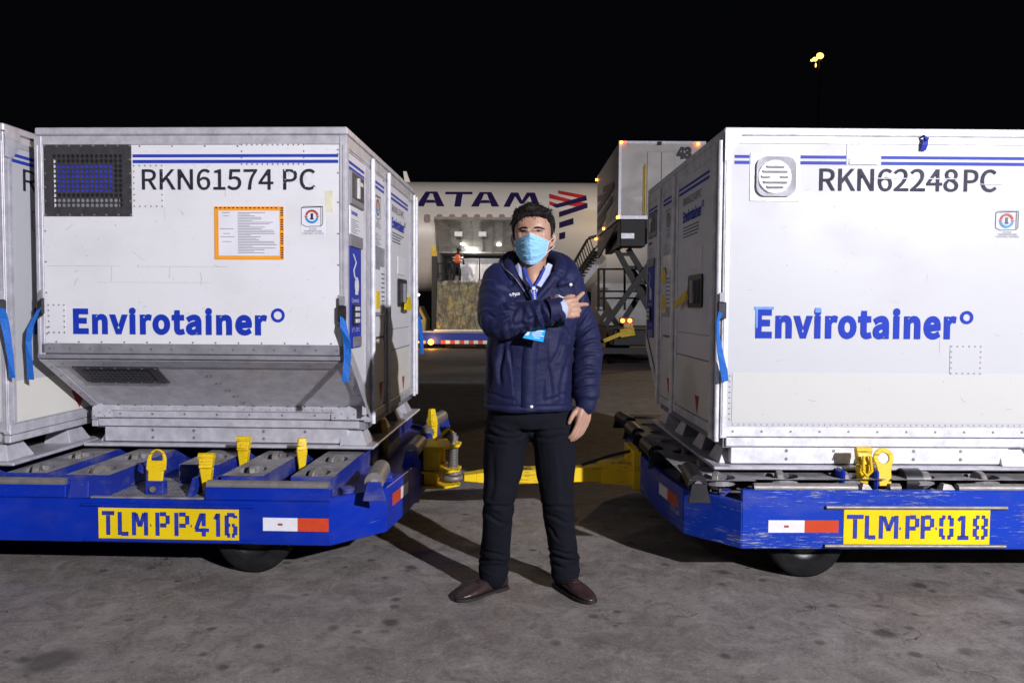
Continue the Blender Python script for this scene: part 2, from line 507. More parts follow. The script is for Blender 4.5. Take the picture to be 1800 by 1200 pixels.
def ground_material():
    t = NT('apron_concrete')
    big = t.noise(0.55, 6, 0.6); mid = t.noise(2.6, 7, 0.66, None, 0.4)
    fine = t.noise(30, 9, 0.82); grit = t.noise(110, 4, 0.7); blot = t.noise(7, 8, 0.72, None, 0.8)
    lay = t.noise(1.3, 7, 0.7, t.mapped((0.6, 2.2, 1), (3, 1, 0)))
    c = t.mix(t.ramp(mid, 0.28, 0.72), (0.195, 0.171, 0.155), (0.335, 0.300, 0.274))
    c = t.mix(t.math('MULTIPLY', t.ramp(big, 0.35, 0.70), 0.65), c, (0.140, 0.120, 0.110))
    c = t.mix(t.math('MULTIPLY', t.ramp(lay, 0.50, 0.74), 0.45), c, (0.315, 0.298, 0.290))
    c = t.mix(t.math('MULTIPLY', t.ramp(blot, 0.49, 0.64), 0.70), c, (0.118, 0.099, 0.089))
    c = t.mix(t.math('MULTIPLY', t.ramp(blot, 0.46, 0.34), 0.60), c, (0.375, 0.340, 0.312))
    c = t.mix(t.math('MULTIPLY', t.ramp(fine, 0.53, 0.64), 0.55), c, (0.090, 0.080, 0.076))
    c = t.mix(t.math('MULTIPLY', t.ramp(fine, 0.44, 0.34), 0.50), c, (0.39, 0.375, 0.365))
    c = t.mix(t.math('MULTIPLY', t.ramp(grit, 0.60, 0.66), 0.7), c, (0.55, 0.53, 0.52))
    pit = t.noise(62, 3, 0.6)
    c = t.mix(t.math('MULTIPLY', t.ramp(pit, 0.57, 0.66), 0.34), c, (0.080, 0.068, 0.062))
    c = t.mix(t.math('MULTIPLY', t.ramp(pit, 0.41, 0.33), 0.30), c, (0.42, 0.395, 0.37))
    # round oil drips of many sizes
    for sc, lo, hi, k, seed in ((1.9, 0.07, 0.14, 0.50, 0), (4.6, 0.09, 0.17, 0.60, 5), (9.5, 0.10, 0.20, 0.5, 9)):
        wob = t.n('ShaderNodeTexNoise'); wob.inputs['Scale'].default_value = sc*2.2; wob.inputs['Detail'].default_value = 4
        t.link(t.co, wob.inputs['Vector'])
        add = t.n('ShaderNodeVectorMath', operation='MULTIPLY_ADD')
        add.inputs[1].default_value = (0.22/sc*1.2,)*3
        t.link(wob.outputs['Color'], add.inputs[0]); t.link(t.mapped((1, 1, 1), (seed, seed*0.7, 0)), add.inputs[2])
        vo = t.n('ShaderNodeTexVoronoi', feature='F1'); vo.inputs['Scale'].default_value = sc; vo.inputs['Randomness'].default_value = 1
        t.link(add.outputs[0], vo.inputs['Vector'])
        rnd = t.n('ShaderNodeSeparateColor'); t.link(vo.outputs['Color'], rnd.inputs[0])
        dist = t.math('DIVIDE', vo.outputs['Distance'], t.ramp(rnd.outputs[0], 0.45, 1.0, 0.02, 1.6))
        c = t.mix(t.math('MULTIPLY', t.ramp(dist, hi, lo), min(1, k*1.45)), c, (0.070, 0.058, 0.054))
    # hairline cracks
    wob = t.n('ShaderNodeTexNoise'); wob.inputs['Scale'].default_value = 3.0; wob.inputs['Detail'].default_value = 7
    t.link(t.co, wob.inputs['Vector'])
    add = t.n('ShaderNodeVectorMath', operation='MULTIPLY_ADD'); add.inputs[1].default_value = (0.8,)*3
    t.link(wob.outputs['Color'], add.inputs[0]); t.link(t.co, add.inputs[2])
    vo = t.n('ShaderNodeTexVoronoi', feature='DISTANCE_TO_EDGE'); vo.inputs['Scale'].default_value = 1.1
    t.link(add.outputs[0], vo.inputs['Vector'])
    cr = t.math('MULTIPLY', t.ramp(vo.outputs['Distance'], 0.006, 0.001), t.ramp(t.noise(1.6, 5), 0.50, 0.58))
    c = t.mix(t.math('MULTIPLY', cr, 0.75), c, (0.03, 0.027, 0.025))
    h = t.math('SUBTRACT', fine, t.math('MULTIPLY', cr, 0.8))
    return t.out(c, t.ramp(mid, 0.3, 0.7, 0.62, 0.80), 0, h, 0.5, 0.006, 0.35)

g = MB()
ys = [-40, 0, 8, 20, 40, 80, 200, 900]
vs = []
for y in ys: vs += [(-900, y, ground_z(y)), (900, y, ground_z(y))]
g.add(vs, [(2*i, 2*i+1, 2*i+3, 2*i+2) for i in range(len(ys)-1)])
tag(g.build('ground', ground_material()), 'grey stained concrete apron with cracks and oil drips', kind='structure')

def gstrip(name, pts, w, mat, label):
    mb = MB()
    vs = []
    for x, y in pts: vs += [(x, y-w/2, ground_z(y-w/2)+0.005), (x, y+w/2, ground_z(y+w/2)+0.005)]
    mb.add(vs, [(2*i, 2*i+2, 2*i+3, 2*i+1) for i in range(len(pts)-1)])
    return tag(mb.build(name, mat), label, kind='structure')
def line_paint():
    t = NT('worn_line_paint')
    k = t.ramp(t.noise(5, 7, 0.75, t.mapped((0.6, 3, 1))), 0.40, 0.58)
    return t.out(t.mix(k, (0.62, 0.60, 0.58), (0.18, 0.165, 0.155)), 0.6)
gstrip('painted_line', [(-9, 14.3), (-2, 14.9), (1, 15.3), (4, 17.0), (9, 18.3)], 0.13, line_paint(), 'thin worn white line painted across the apron behind the man')

# ------------------------------------------------------------------ aircraft
def at(px, py, Y):
    """point on the plane y = Y measured from the photograph (1800 px wide), world metres"""
    a, b = px-900, py-600
    c, s = cos(0.0058), sin(0.0058)
    u = a*c + b*s; v = -a*s + b*c
    d = Vector((u/1383.0, 1, -v/1383.0))
    cp, sp = cos(0.0427), sin(0.0427)
    d = Vector((d.x, d.y*cp + d.z*sp, -d.y*sp + d.z*cp))
    return Vector((0, 0, 1.28)) + d*(Y/d.y)

def fus_paint():
    t = NT('aircraft_white_paint')
    f = t.noise(0.7, 5, 0.6, t.mapped((0.5, 1, 1.4)))
    l = t.n('ShaderNodeTexBrick')
    c = t.mix(t.ramp(f, 0.3, 0.7), (0.64, 0.63, 0.62), (0.78, 0.77, 0.76))
    return t.out(c, 0.38, 0, f, 0.03, 0.02)
M['fus'] = fus_paint()
M['fus_ink'] = plain('aircraft_navy_lettering', (0.022, 0.012, 0.085), 0.8, 0, 0.2, 3, 0, 0.2)
M['fus_red'] = plain('aircraft_red_emblem', (0.55, 0.03, 0.035), 0.8, 0, 0.2, 3, 0, 0.2)
M['hold'] = plain('hold_lining', (0.30, 0.30, 0.29), 0.6, 0, 0.25, 2)
M['window'] = plain('window_blind', (0.30, 0.22, 0.21), 0.4, 0, 0.2, 5)
M['darkgrey'] = plain('dark_grey_metal', (0.016, 0.016, 0.018), 0.55, 0.2, 0.3, 8)
M['lamp_white'] = emit('white_lamp', (1.0, 0.95, 0.85), 6)
M['lamp_amber'] = emit('amber_lamp', (1.0, 0.33, 0.03), 9)
M['lamp_red'] = emit('red_lamp', (1.0, 0.10, 0.05), 3)
M['lamp_sodium'] = emit('sodium_lamp', (1.0, 0.56, 0.13), 3.2)

plane = thing('airliner', 'white widebody airliner with navy lettering and open lower cargo door', 'airliner', (0, 40.3, ground_z(40.3)))
PL = Vector(plane.location)
FY, FZ, FR = 40.3, 4.85, 2.75
def fus(x, z, off=0.0):
    """point on the skin facing the camera at height z"""
    th = math.asin(max(-1, min(1, (z-FZ)/FR)))
    r = FR + off
    return Vector((x, FY - r*cos(th), FZ + r*sin(th))) - PL
DX0, DX1, DT0, DT1 = -3.55, 0.10, radians(-62), radians(-20.5)
mb = MB()
xs = [-34, -22, -12, -9, -6, DX0, -2.4, -1.2, DX1, 2, 4, 6, 9, 12, 18, 26]
ths = [radians(a) for a in (-110, -95, -85, -78, -70)] + [DT0 + (DT1-DT0)*i/6 for i in range(7)] + [radians(a) for a in (-12, -4, 4, 12, 20, 28, 36, 44, 52, 60, 68, 76, 84, 92, 105, 120, 140, 165)]
vs = [(x, FY - FR*cos(t)-PL.y, FZ + FR*sin(t)-PL.z) for x in xs for t in ths]
nt = len(ths); fs = []
for i in range(len(xs)-1):
    for j in range(nt-1):
        if DX0-1e-6 <= xs[i] and xs[i+1] <= DX1+1e-6 and DT0-1e-6 <= ths[j] and ths[j+1] <= DT1+1e-6: continue
        fs.append((i*nt+j, (i+1)*nt+j, (i+1)*nt+j+1, i*nt+j+1))
mb.add(vs, fs, 0, True)
sk = mb.build('fuselage', M['fus'], plane)
# hold behind the opening
zt, zb = FZ + FR*sin(DT1), FZ + FR*sin(DT0)
yt, yb = FY - FR*cos(DT1), FY - FR*cos(DT0)
mb = MB()
def P_(x, y, z): return Vector((x, y, z)) - PL
mb.add([P_(DX0, yb, zb), P_(DX1, yb, zb), P_(DX1, 42, zb), P_(DX0, 42, zb)], [(0,1,2,3)])
mb.add([P_(DX0, yt, zt), P_(DX1, yt, zt), P_(DX1, 42, zt), P_(DX0, 42, zt)], [(3,2,1,0)])
mb.add([P_(DX0, 42, zb), P_(DX1, 42, zb), P_(DX1, 42, zt), P_(DX0, 42, zt)], [(0,1,2,3)])
for x in (DX0, DX1):
    n = 6
    arc = [P_(x, FY-FR*cos(DT0+(DT1-DT0)*i/n), FZ+FR*sin(DT0+(DT1-DT0)*i/n)) for i in range(n+1)]
    mb.add(arc + [P_(x, 42, zt), P_(x, 42, zb)], [tuple(range(n+3))])
mb.build('cargo_hold', M['hold'], plane)
# open cargo door: curved slab swung up and out from a hinge along the top of the opening
mb = MB()
prof = []
for i in range(7):
    k = i/6
    y = yt - 0.05 - 1.55*k; z = zt + 0.04 + 1.36*k + 0.22*sin(pi*k)
    prof.append((y, z))
th = 0.14
for i in range(6):
    (y0, z0), (y1, z1) = prof[i], prof[i+1]
    d = Vector((0, y1-y0, z1-z0)).normalized(); nn = Vector((0, d.z, -d.y))*th
    a = [P_(DX0-0.05, y0, z0), P_(DX1, y0, z0), P_(DX1, y1, z1), P_(DX0-0.05, y1, z1)]
    mb.hexa(a, [p + nn for p in a], 0)
door = mb.build('cargo_door', M['hold'], plane)
mb = MB()
for i in range(8):      # ribs pressed into the inner face of the door
    x = DX0 + 0.12 + i*0.49
    for k in range(5):
        (y0, z0), (y1, z1) = prof[k], prof[k+1]
        mb.hexa([P_(x, y0-0.04, z0-0.02), P_(x+0.07, y0-0.04, z0-0.02), P_(x+0.07, y1-0.04, z1-0.02), P_(x, y1-0.04, z1-0.02)],
                [P_(x, y0+0.01, z0), P_(x+0.07, y0+0.01, z0), P_(x+0.07, y1+0.01, z1), P_(x, y1+0.01, z1)])
mb.tube([P_(DX0+0.1, yt-0.25, zt+0.32), P_(DX1-0.1, yt-0.25, zt+0.32)], 0.03, 6)
mb.tube([P_(DX0-0.02, yt-0.1, zt-0.1), P_(DX0-0.02, yt-1.2, zt+1.5)], 0.05, 6)
mb.build('door_rib', M['hold'], door)
for px in (806, 848):
    c = at(px, 412, yt-0.95) - PL
    mb = MB(); mb.box((c.x-0.19, c.y-0.06, c.z-0.10), (c.x+0.19, c.y+0.10, c.z+0.13))
    mb.build('latch_box', M['alu_bright'], door, 0.015)
for px, py, w in ((813, 429, 0.11), (877, 430, 0.11), (820, 435.5, 0.07)):
    c = at(px, py, yt-0.35) - PL
    mb = MB(); mb.lathe(c, (0, -0.4, -1), [(-0.03, w*0.5), (0, w), (0.03, w*0.9), (0.031, 0.001)], 12)
    mb.build('door_lamp', M['lamp_white'], door)
# cabin windows with blinds down, the open door hides the lower part of most
for i in range(9):
    c = at(751 + 21.9*i, 384.5, 37.7)
    mb = MB()
    fr = Frame((c.x, 0, c.z), (1, 0, 0), (0, -1, 0))
    pts = rounded(-0.15, 0.15, -0.21, 0.21, 0.11)
    mb.add([fus(c.x+u, c.z+z, 0.012) for u, z in pts], [tuple(range(len(pts)))])
    mb.build('cabin_window', M['window'], plane)
# navy lettering L A T A M, each letter from slanted strokes wrapped round the skin
def skin_poly(mb, pts, off=0.015, n=7, m=0):
    """convex quad given as pixel corners (left-bottom, right-bottom, right-top, left-top)"""
    q = [at(x, y, 38.4) for x, y in pts]
    vs = []
    for i in range(n+1):
        k = i/n
        a = q[0].lerp(q[3], k); b = q[1].lerp(q[2], k)
        vs += [fus(a.x, a.z, off), fus(b.x, b.z, off)]
    mb.add(vs, [(2*i, 2*i+1, 2*i+3, 2*i+2) for i in range(n)], m)
def letter_A(mb, x0, x1, yb, yt):
    w = (x1-x0)/48.0
    mid = (x0+x1)/2
    skin_poly(mb, [(x0, yb), (x0+13*w, yb), (mid-1*w, yt), (mid-10*w, yt)])
    skin_poly(mb, [(x1-13*w, yb), (x1, yb), (mid+10*w, yt), (mid+1*w, yt)])
    skin_poly(mb, [(mid-3*w, yt+4), (mid+3*w, yt+4), (mid+3*w, yt), (mid-3*w, yt)])
    skin_poly(mb, [(x0+15*w, yb-6.5), (x1-15*w, yb-6.5), (x1-18*w, yb-12), (x0+18*w, yb-12)], 0.017)
mb = MB(); skin_poly(mb, [(686, 365), (728, 365), (728, 358.5), (686, 358.5)]); skin_poly(mb, [(686, 358.5), (699, 358.5), (705, 337), (693, 337)])
mb.build('lettering_l', M['fus_ink'], plane)
mb = MB(); letter_A(mb, 734, 783, 365.5, 337); mb.build('lettering_a', M['fus_ink'], plane)
mb = MB(); skin_poly(mb, [(783, 342.5), (830.5, 342.5), (830.5, 337.5), (783, 337.5)]); skin_poly(mb, [(800, 366), (811, 366), (813.5, 342.5), (802.5, 342.5)])
mb.build('lettering_t', M['fus_ink'], plane)
mb = MB(); letter_A(mb, 829, 878, 366, 338); mb.build('lettering_a', M['fus_ink'], plane)
mb = MB()
skin_poly(mb, [(885, 366.5), (896, 366.5), (909, 339), (898, 339)]); skin_poly(mb, [(914, 361), (920, 361), (911, 339), (901, 339)])
skin_poly(mb, [(914, 361), (920, 361), (936, 339), (926, 339)]); skin_poly(mb, [(937, 367), (949, 367), (940, 339), (929, 339)])
mb.build('lettering_m', M['fus_ink'], plane)
def emb(pts): return [(700 + x/3.0, 230 + y/3.0) for x, y in pts]
mb = MB()
skin_poly(mb, emb([(843, 333), (965, 363), (992, 345), (843, 313)]))
skin_poly(mb, emb([(795, 361), (872, 380), (915, 370), (795, 334)]), 0.014)
skin_poly(mb, emb([(795, 400), (812, 402), (838, 393), (795, 377)]))
skin_poly(mb, emb([(880, 398), (930, 408), (992, 388), (930, 378)]), 0.013)
mb.build('emblem_red', M['fus_red'], plane)
mb = MB()
skin_poly(mb, emb([(805, 402), (832, 416), (992, 373), (990, 346)]), 0.018)
skin_poly(mb, emb([(843, 466), (993, 415), (993, 388), (843, 438)]), 0.018)
skin_poly(mb, emb([(843, 523), (918, 501), (917, 469), (843, 493)]))
skin_poly(mb, emb([(843, 582), (874, 574), (874, 540), (843, 549)]))
mb.build('emblem_navy', M['fus_ink'], plane)
c = at(1004, 409, 37.6) - PL
mb = MB(); mb.lathe(c, (0, -1, 0), [(-0.1, 0.05), (0, 0.05), (0.02, 0.03), (0.021, 0.001)], 10); mb.build('fuselage_lamp', M['lamp_white'], plane)
b = at(714, 318, 42.0); t_ = at(712, 303, 42.0)
mb = MB(); mb.hexa([(b.x-0.02, b.y, b.z-PL.z-0.4)]*1 + [], []) if False else None
mb.poly([Vector((b.x-0.02, 41.7, b.z-0.25)) - PL, Vector((b.x+0.30, 41.7, b.z-0.25)) - PL, Vector((b.x+0.05, 41.7, t_.z)) - PL, Vector((b.x-0.12, 41.7, t_.z)) - PL], (0, 0.08, 0))
mb.build('antenna_fin', M['fus'], plane)

# two air cargo containers standing inside the hold
for i, (px0, px1, lab) in enumerate(((808, 842, 'pale grey cargo container in the hold directly beside the worker'), (844, 896, 'pale grey cargo container in the hold right of the first, nearer the man'))):
    a = at(px0, 494, 39.6); b = at(px1, 451, 39.6)
    h = thing('hold_container', lab, 'container', ((a.x+b.x)/2, 39.7, zb+0.01), 0, 'containers inside the aircraft hold')
    w = (b.x-a.x)/2
    mb = MB(); mb.box((-w+0.03, 0.02, 0.05), (w-0.03, 1.4, 1.30)); mb.build('body', M['panel_side'], h)
    mb = MB(); mb.box((-w, 0, 0), (-w+0.05, 0.06, 1.32)); mb.box((w-0.05, 0, 0), (w, 0.06, 1.32)); mb.box((-w+0.05, 0, 0), (w-0.05, 0.06, 0.06)); mb.box((-w+0.05, 0, 1.27), (w-0.05, 0.06, 1.32))
    mb.box((-0.3, 0, 0.5), (0.3, 0.02, 1.1)); mb.build('frame', M['alu'], h)

# ------------------------------------------------------------------ pallet transporter with netted pallet, post and rails
Y0 = 36.0
a = at(730, 608, Y0); b = at(905, 583, Y0)
tr = thing('pallet_transporter', 'low blue pallet loader with red and white tape under the netted load', 'loader', ((a.x+b.x)/2, Y0, ground_z(Y0)))
T0 = Vector(tr.location)
w = (b.x-a.x)/2 + 0.4; hz = b.z - T0.z
mb = MB(); mb.box((-w, 0, 0.20), (w, 3.2, hz-0.06)); mb.build('chassis', M['blue'], tr, 0.02)
mb = MB(); mb.box((-w-0.03, -0.05, hz-0.06), (w+0.03, 3.25, hz+0.02)); mb.build('deck', M['alu_dark'], tr)
for i in range(4):
    mb = MB(); mb.cyl((-w+0.6+i*(2*w-1.2)/3, -0.01, 0.2), (-w+0.6+i*(2*w-1.2)/3, 0.25, 0.2), 0.2, None, 14); mb.build('wheel', M['rubber'], tr)
tz = at(780, 601, Y0).z - T0.z
px = 775.0; k = 0
while px < 905:
    x0 = at(px, 601, Y0).x - T0.x; x1 = at(px+8.0, 601, Y0).x - T0.x
    mb = MB(); mb.box((x0, -0.012, tz-0.08), (x1, 0.004, tz+0.08)); mb.build('reflective_tape', M['tape_white'] if k % 2 else M['tape_red'], tr)
    px += 8.2; k += 1
for px_, mt, r in ((735, M['tape_white'], 0.07), (745.5, M['lamp_red'], 0.075), (757.5, M['lamp_amber'], 0.13)):
    c = at(px_, 601, Y0) - T0
    mb = MB(); mb.lathe((c.x, -0.005, c.z), (0, -1, 0), [(-0.02, r), (0.05, r), (0.09, r*0.8), (0.095, 0.001)], 14); mb.build('side_lamp', mt, tr)
# amber marker gives off light
lamp('amber_marker_beam', 'POINT', at(757.5, 601, Y0-0.6), 40, (1.0, 0.45, 0.08), 0.1)
a = at(757, 565, 37.0); b = at(766, 432, 37.0)
ld = thing('loader_mast', 'black upright loader mast with yellow top beside the cargo door', 'mast', ((a.x+b.x)/2, 37.6, ground_z(37.6)))
L0 = Vector(ld.location); hh = b.z - L0.z
mb = MB(); mb.box((-0.12, -0.1, 0), (0.12, 0.1, hh-0.45)); mb.box((-0.3, -0.3, 0), (0.5, 0.3, 0.12)); mb.build('post', M['darkgrey'], ld)
mb = MB(); mb.box((-0.13, -0.11, hh-0.45), (0.13, 0.11, hh)); mb.build('post_cap', M['yellow'], ld)
mb = MB()
fz = at(803, 500, 37.0).z - L0.z
mb.box((0.12, -0.4, fz-0.12), (4.2, 0.6, fz-0.02)); mb.build('platform', M['darkgrey'], ld)
mb = MB()
for x in (0.2, 0.5, 0.8):
    mb.tube([(x, -0.3, fz-0.02), (x, -0.3, fz+1.0)], 0.03, 6)
mb.tube([(0.15, -0.3, fz+1.0), (0.8, -0.3, fz+1.0)], 0.03, 6); mb.tube([(0.15, -0.3, fz+0.5), (0.8, -0.3, fz+0.5)], 0.03, 6)
mb.build('guard_rail', M['darkgrey'], ld)

def net_material():
    t = NT('wrapped_cargo')
    f = t.noise(2.0, 8, 0.75, None, 1.2); g2 = t.noise(5.5, 6, 0.7)
    c = t.mix(t.ramp(f, 0.42, 0.62), (0.20, 0.18, 0.165), (0.58, 0.54, 0.24))
    c = t.mix(t.ramp(g2, 0.5, 0.7), c, (0.52, 0.51, 0.49))
    return t.out(c, 0.25, 0, g2, 1.0, 0.15, 0.9)
a = at(767, 582, 34.8); b = at(905, 503, 34.8)
pl = thing('cargo_pallet', 'tall netted pallet of yellow and grey wrapped cargo on the loader', 'pallet', ((a.x+b.x)/2, 36.4, T0.z+hz+0.02))
P0 = Vector(pl.location); w = (b.x-a.x)/2 * 36.2/34.8*1.02; h = 2.33
mb = MB(); mb.box((-w-0.1, -0.6, 0), (w+0.1, 1.2, 0.07)); mb.build('pallet_board', M['alu_bright'], pl)
mb = MB(); nx, nz = 64, 40
def lump(x, y, z):
    r = abs(mnoise.noise(Vector((x*1.1, y, z*0.9+4))))
    return (0.26*r + 0.16*abs(mnoise.noise(Vector((x*2.6+9, y, z*2.3)))) + 0.07*mnoise.noise(Vector((x*6, y, z*6+7))) + 0.03*mnoise.noise(Vector((x*14, y, z*14+7))))
vs = []
for j in range(nz+1):
    for i in range(nx+1):
        x = -w + 2*w*i/nx; z = 0.07 + h*j/nz
        vs.append((x*(1-0.03*j/nz), -0.60 + lump(x, 0, z) + 0.3*(max(0, j-nz+4)/4)**2, z + (lump(x, 3, 1)*0.9-0.2 if j > nz-3 else 0)))
fs = [(j*(nx+1)+i, j*(nx+1)+i+1, (j+1)*(nx+1)+i+1, (j+1)*(nx+1)+i) for j in range(nz) for i in range(nx)]
mb.add(vs, fs, 0, True)
tp = [vs[nz*(nx+1)+i] for i in range(nx+1)]
mb.add(tp + [(p[0], 1.15, p[2]) for p in tp], [(i, i+1, nx+2+i, nx+1+i) for i in range(nx)], 0, True)
for sx in (-1, 1):
    mb.add([(sx*w, -0.5, 0.07), (sx*w, 1.15, 0.07), (sx*w*0.97, 1.15, 0.07+h), (sx*w*0.97, -0.4, 0.07+h)], [(0,1,2,3)])
mb.build('wrapped_load', net_material(), pl)
mb = MB()
for i in range(9):
    x = -w + 2*w*(i+0.5)/9
    for sg in (-1, 1):
        P = []
        for j in range(0, nz+1, 2):
            xx = x + sg*0.5*j/nz + 0.04*mnoise.noise(Vector((i*3.1, j*0.3, sg)))
            if -w < xx < w: P.append((xx*(1-0.03*j/nz), -0.625 + lump(xx, 0, 0.07+h*j/nz), 0.07+h*j/nz))
        if len(P) > 2: mb.tube(P, 0.011, 4)
mb.build('cargo_net', plain('net_cord', (0.16, 0.15, 0.13), 0.7), pl)

# worker in an orange vest standing at the hold
wk = thing('person', 'distant worker in orange hi-vis vest and dark trousers standing by the open hold', 'person', (at(803, 500, 37.4).x, 37.5, at(803, 500, 37.4).z))
def skinned(name, pts, edges, radii, mat, parent, sub=1, root=0):
    me = bpy.data.meshes.new(name); me.from_pydata(pts, edges, [])
    o = mesh_obj(name, me, parent)
    sk_ = o.modifiers.new('skin', 'SKIN'); sk_.use_smooth_shade = True
    for i, r in enumerate(radii):
        d = me.skin_vertices[0].data[i]
        d.radius = r if isinstance(r, tuple) else (r, r); d.use_root = (i == root)
    sb = o.modifiers.new('sub', 'SUBSURF'); sb.levels = sb.render_levels = sub
    me2 = evaluated_mesh(o); o.modifiers.clear(); o.data = me2
    me2.materials.clear(); me2.materials.append(mat)
    return o
M['skin_far'] = plain('skin_tone', (0.30, 0.17, 0.11), 0.5)
M['darkcloth'] = plain('dark_cloth', (0.016, 0.016, 0.020), 0.8)
M['vest'] = plain('orange_vest', (0.98, 0.16, 0.04), 0.7)
bpts = [(0,0,0.92), (0.02,0,1.15), (0.03,0,1.40), (0.05,0,1.50), (0.08,-0.02,1.62), (0.08,-0.02,1.72),
        (-0.17,0,1.40), (-0.24,-0.05,1.15), (-0.16,-0.2,0.98), (0.23,0,1.38), (0.30,-0.03,1.12), (0.34,-0.12,0.92),
        (-0.09,0,0.88), (-0.12,-0.03,0.50), (-0.20,0.06,0.08), (-0.22,-0.06,0.05), (0.09,0,0.88), (0.15,-0.08,0.50), (0.12,0.0,0.08), (0.12,-0.12,0.05)]
bed = [(0,1),(1,2),(2,3),(3,4),(4,5),(2,6),(6,7),(7,8),(2,9),(9,10),(10,11),(0,12),(12,13),(13,14),(14,15),(0,16),(16,17),(17,18),(18,19)]
brad = [(0.15,0.11),(0.15,0.10),(0.14,0.10),0.06,0.095,0.085,0.07,0.055,0.045,0.07,0.055,0.045,0.09,0.07,0.05,0.05,0.09,0.07,0.05,0.05]
skinned('body', bpts, bed, brad, M['darkcloth'], wk)
skinned('hi_vis_vest', [(0.0,-0.005,0.96), (0.02,-0.005,1.2), (0.03,-0.005,1.47)], [(0,1),(1,2)], [(0.265,0.20),(0.275,0.195),(0.235,0.18)], M['vest'], wk)
mb = MB()
for z in (1.12, 1.25): mb.lathe((0.02, -0.005, z), (0, 0, 1), [(0, 0.272), (0.045, 0.272)], 16)
o = mb.build('reflective_band', M['tape_white'], wk); o.scale = (1, 0.76, 1)
mb = MB(); mb.lathe((0.08, -0.02, 1.64), (0, 0, 1), [(0, 0.105), (0.05, 0.10), (0.09, 0.06), (0.10, 0.001)], 14); mb.build('cap', M['blackmetal'], wk)

# pale service vehicle at the left of the loader
a = at(732, 548, 36.4); b = at(758, 510, 36.4)
sv = thing('service_truck', 'pale yellow service truck half hidden between the loader mast and the white container', 'truck', ((a.x+b.x)/2-0.9, 37.0, ground_z(37)))
mb = MB(); mb.poly([(-0.9, -0.5, 0.5), (0.95, -0.5, 0.5), (1.0, -0.5, 1.35), (0.7, -0.5, 1.95), (-0.9, -0.5, 1.95)], (0, 1.8, 0)); cabn = mb.build('cab', plain('cream_cab_paint', (0.45, 0.33, 0.10), 0.4), sv, 0.05)
mb = MB(); mb.poly([(0.10, -0.52, 1.35), (0.86, -0.52, 1.35), (0.62, -0.52, 1.82), (0.10, -0.52, 1.82)], (0, 0.03, 0)); mb.build('side_window', plain('dark_glass', (0.01, 0.012, 0.015), 0.08), sv)
mb = MB(); mb.box((-3.5, -0.5, 0.4), (-0.95, 1.3, 1.0)); mb.build('body', M['darkgrey'], sv)
for x in (-2.7, 0.3):
    mb = MB(); mb.cyl((x, -0.52, 0.38), (x, -0.25, 0.38), 0.38, None, 18); mb.build('wheel', M['rubber'], sv)
c = at(735, 518, 36.3); mb = MB(); mb.lathe((c.x-sv.location.x, -0.53, c.z-sv.location.z), (0,-1,0), [(0,0.06),(0.04,0.05),(0.041,0.001)], 10); mb.build('marker_lamp', M['lamp_white'], sv)

# ------------------------------------------------------------------ catering truck with raised box
ct = thing('catering_truck', 'high lift catering truck number 43 with its white box raised on scissor legs', 'truck', (3.95, 23.7, ground_z(23.7)))
C0 = Vector(ct.location)
def cp(p): return Vector(p) - C0
BX0, BX1, BY0, BY1, BZ0, BZ1 = 2.80, 5.10, 21.0, 26.5, 3.74, 5.70
M['van_white'] = white_panel('van_white_paint', (0.62, 0.59, 0.565), 3.0, 0.3)
mb = MB(); mb.box(cp((BX0+0.02, BY0+0.02, BZ0)), cp((BX1-0.02, BY1-0.02, BZ1-0.02)))
bx = mb.build('box_body', M['van_white'], ct)
mb = MB()
for x in (BX0, BX1-0.07): mb.box(cp((x, BY0, BZ0)), cp((x+0.07, BY0+0.06, BZ1)))
mb.box(cp((BX0+0.07, BY0, BZ1-0.07)), cp((BX1-0.07, BY0+0.05, BZ1-0.001))); mb.box(cp((BX0, BY0, BZ0-0.09)), cp((BX1, BY1, BZ0-0.002)))
mb.build('box_frame', M['alu'], bx)
for x0, x1 in ((3.55, 3.912), (3.928, 4.27)):
    mb = MB(); mb.box(cp((x0, BY0-0.03, BZ0+0.05)), cp((x1, BY0+0.03, BZ1-0.28))); mb.build('rear_door', M['van_white'], ct, 0.008)
mb = MB(); mb.box(cp((3.485, BY0-0.06, BZ0+0.02)), cp((3.52, BY0+0.03, BZ0+1.36))); mb.box(cp((3.45, BY0-0.05, BZ0+0.02)), cp((3.47, BY0+0.03, BZ0+1.30)))
mb.build('door_rail', M['yellow'], ct)
mb = MB(); fr = Frame(cp((0, BY0, 0)), (1, 0, 0), (0, -1, 0))
a = at(1189, 280, BY0); b = at(1216, 258, BY0)
lettering(mb, fr, '43', a.x, b.x, a.z, b.z, 0.012, 0.03); mb.build('number_lettering', M['ink'], ct)
mb = MB(); c = at(1160, 252, BY0); mb.box(cp((c.x-0.07, BY0-0.08, c.z-0.05)), cp((c.x+0.03, BY0+0.02, c.z+0.03))); mb.build('rear_camera', M['darkgrey'], ct)
for (x, y, z, mt) in [(2.86, BY0-0.02, 5.66, 'lamp_amber'), (2.95, BY0-0.02, 5.66, 'lamp_red'), (at(1222, 252, BY0).x, BY0-0.02, 5.63, 'lamp_red'), (at(1227, 252, BY0).x, BY0-0.02, 5.63, 'lamp_amber')]:
    mb = MB(); mb.box(cp((x-0.03, y-0.03, z-0.03)), cp((x+0.03, y+0.02, z+0.03))); mb.build('marker_lamp', M[mt], ct, 0.008)
for (px, py, Y) in ((1038, 316, BY1-0.1), (1089, 382, BY0), (1060, 402, 24.2), (1037.5, 420, BY1-0.1)):
    c = at(px, py, Y); mb = MB(); mb.box(cp((BX0-0.05, Y-0.04, c.z-0.035)), cp((BX0+0.02, Y+0.04, c.z+0.035))); mb.build('marker_lamp', M['lamp_amber'], ct, 0.008)
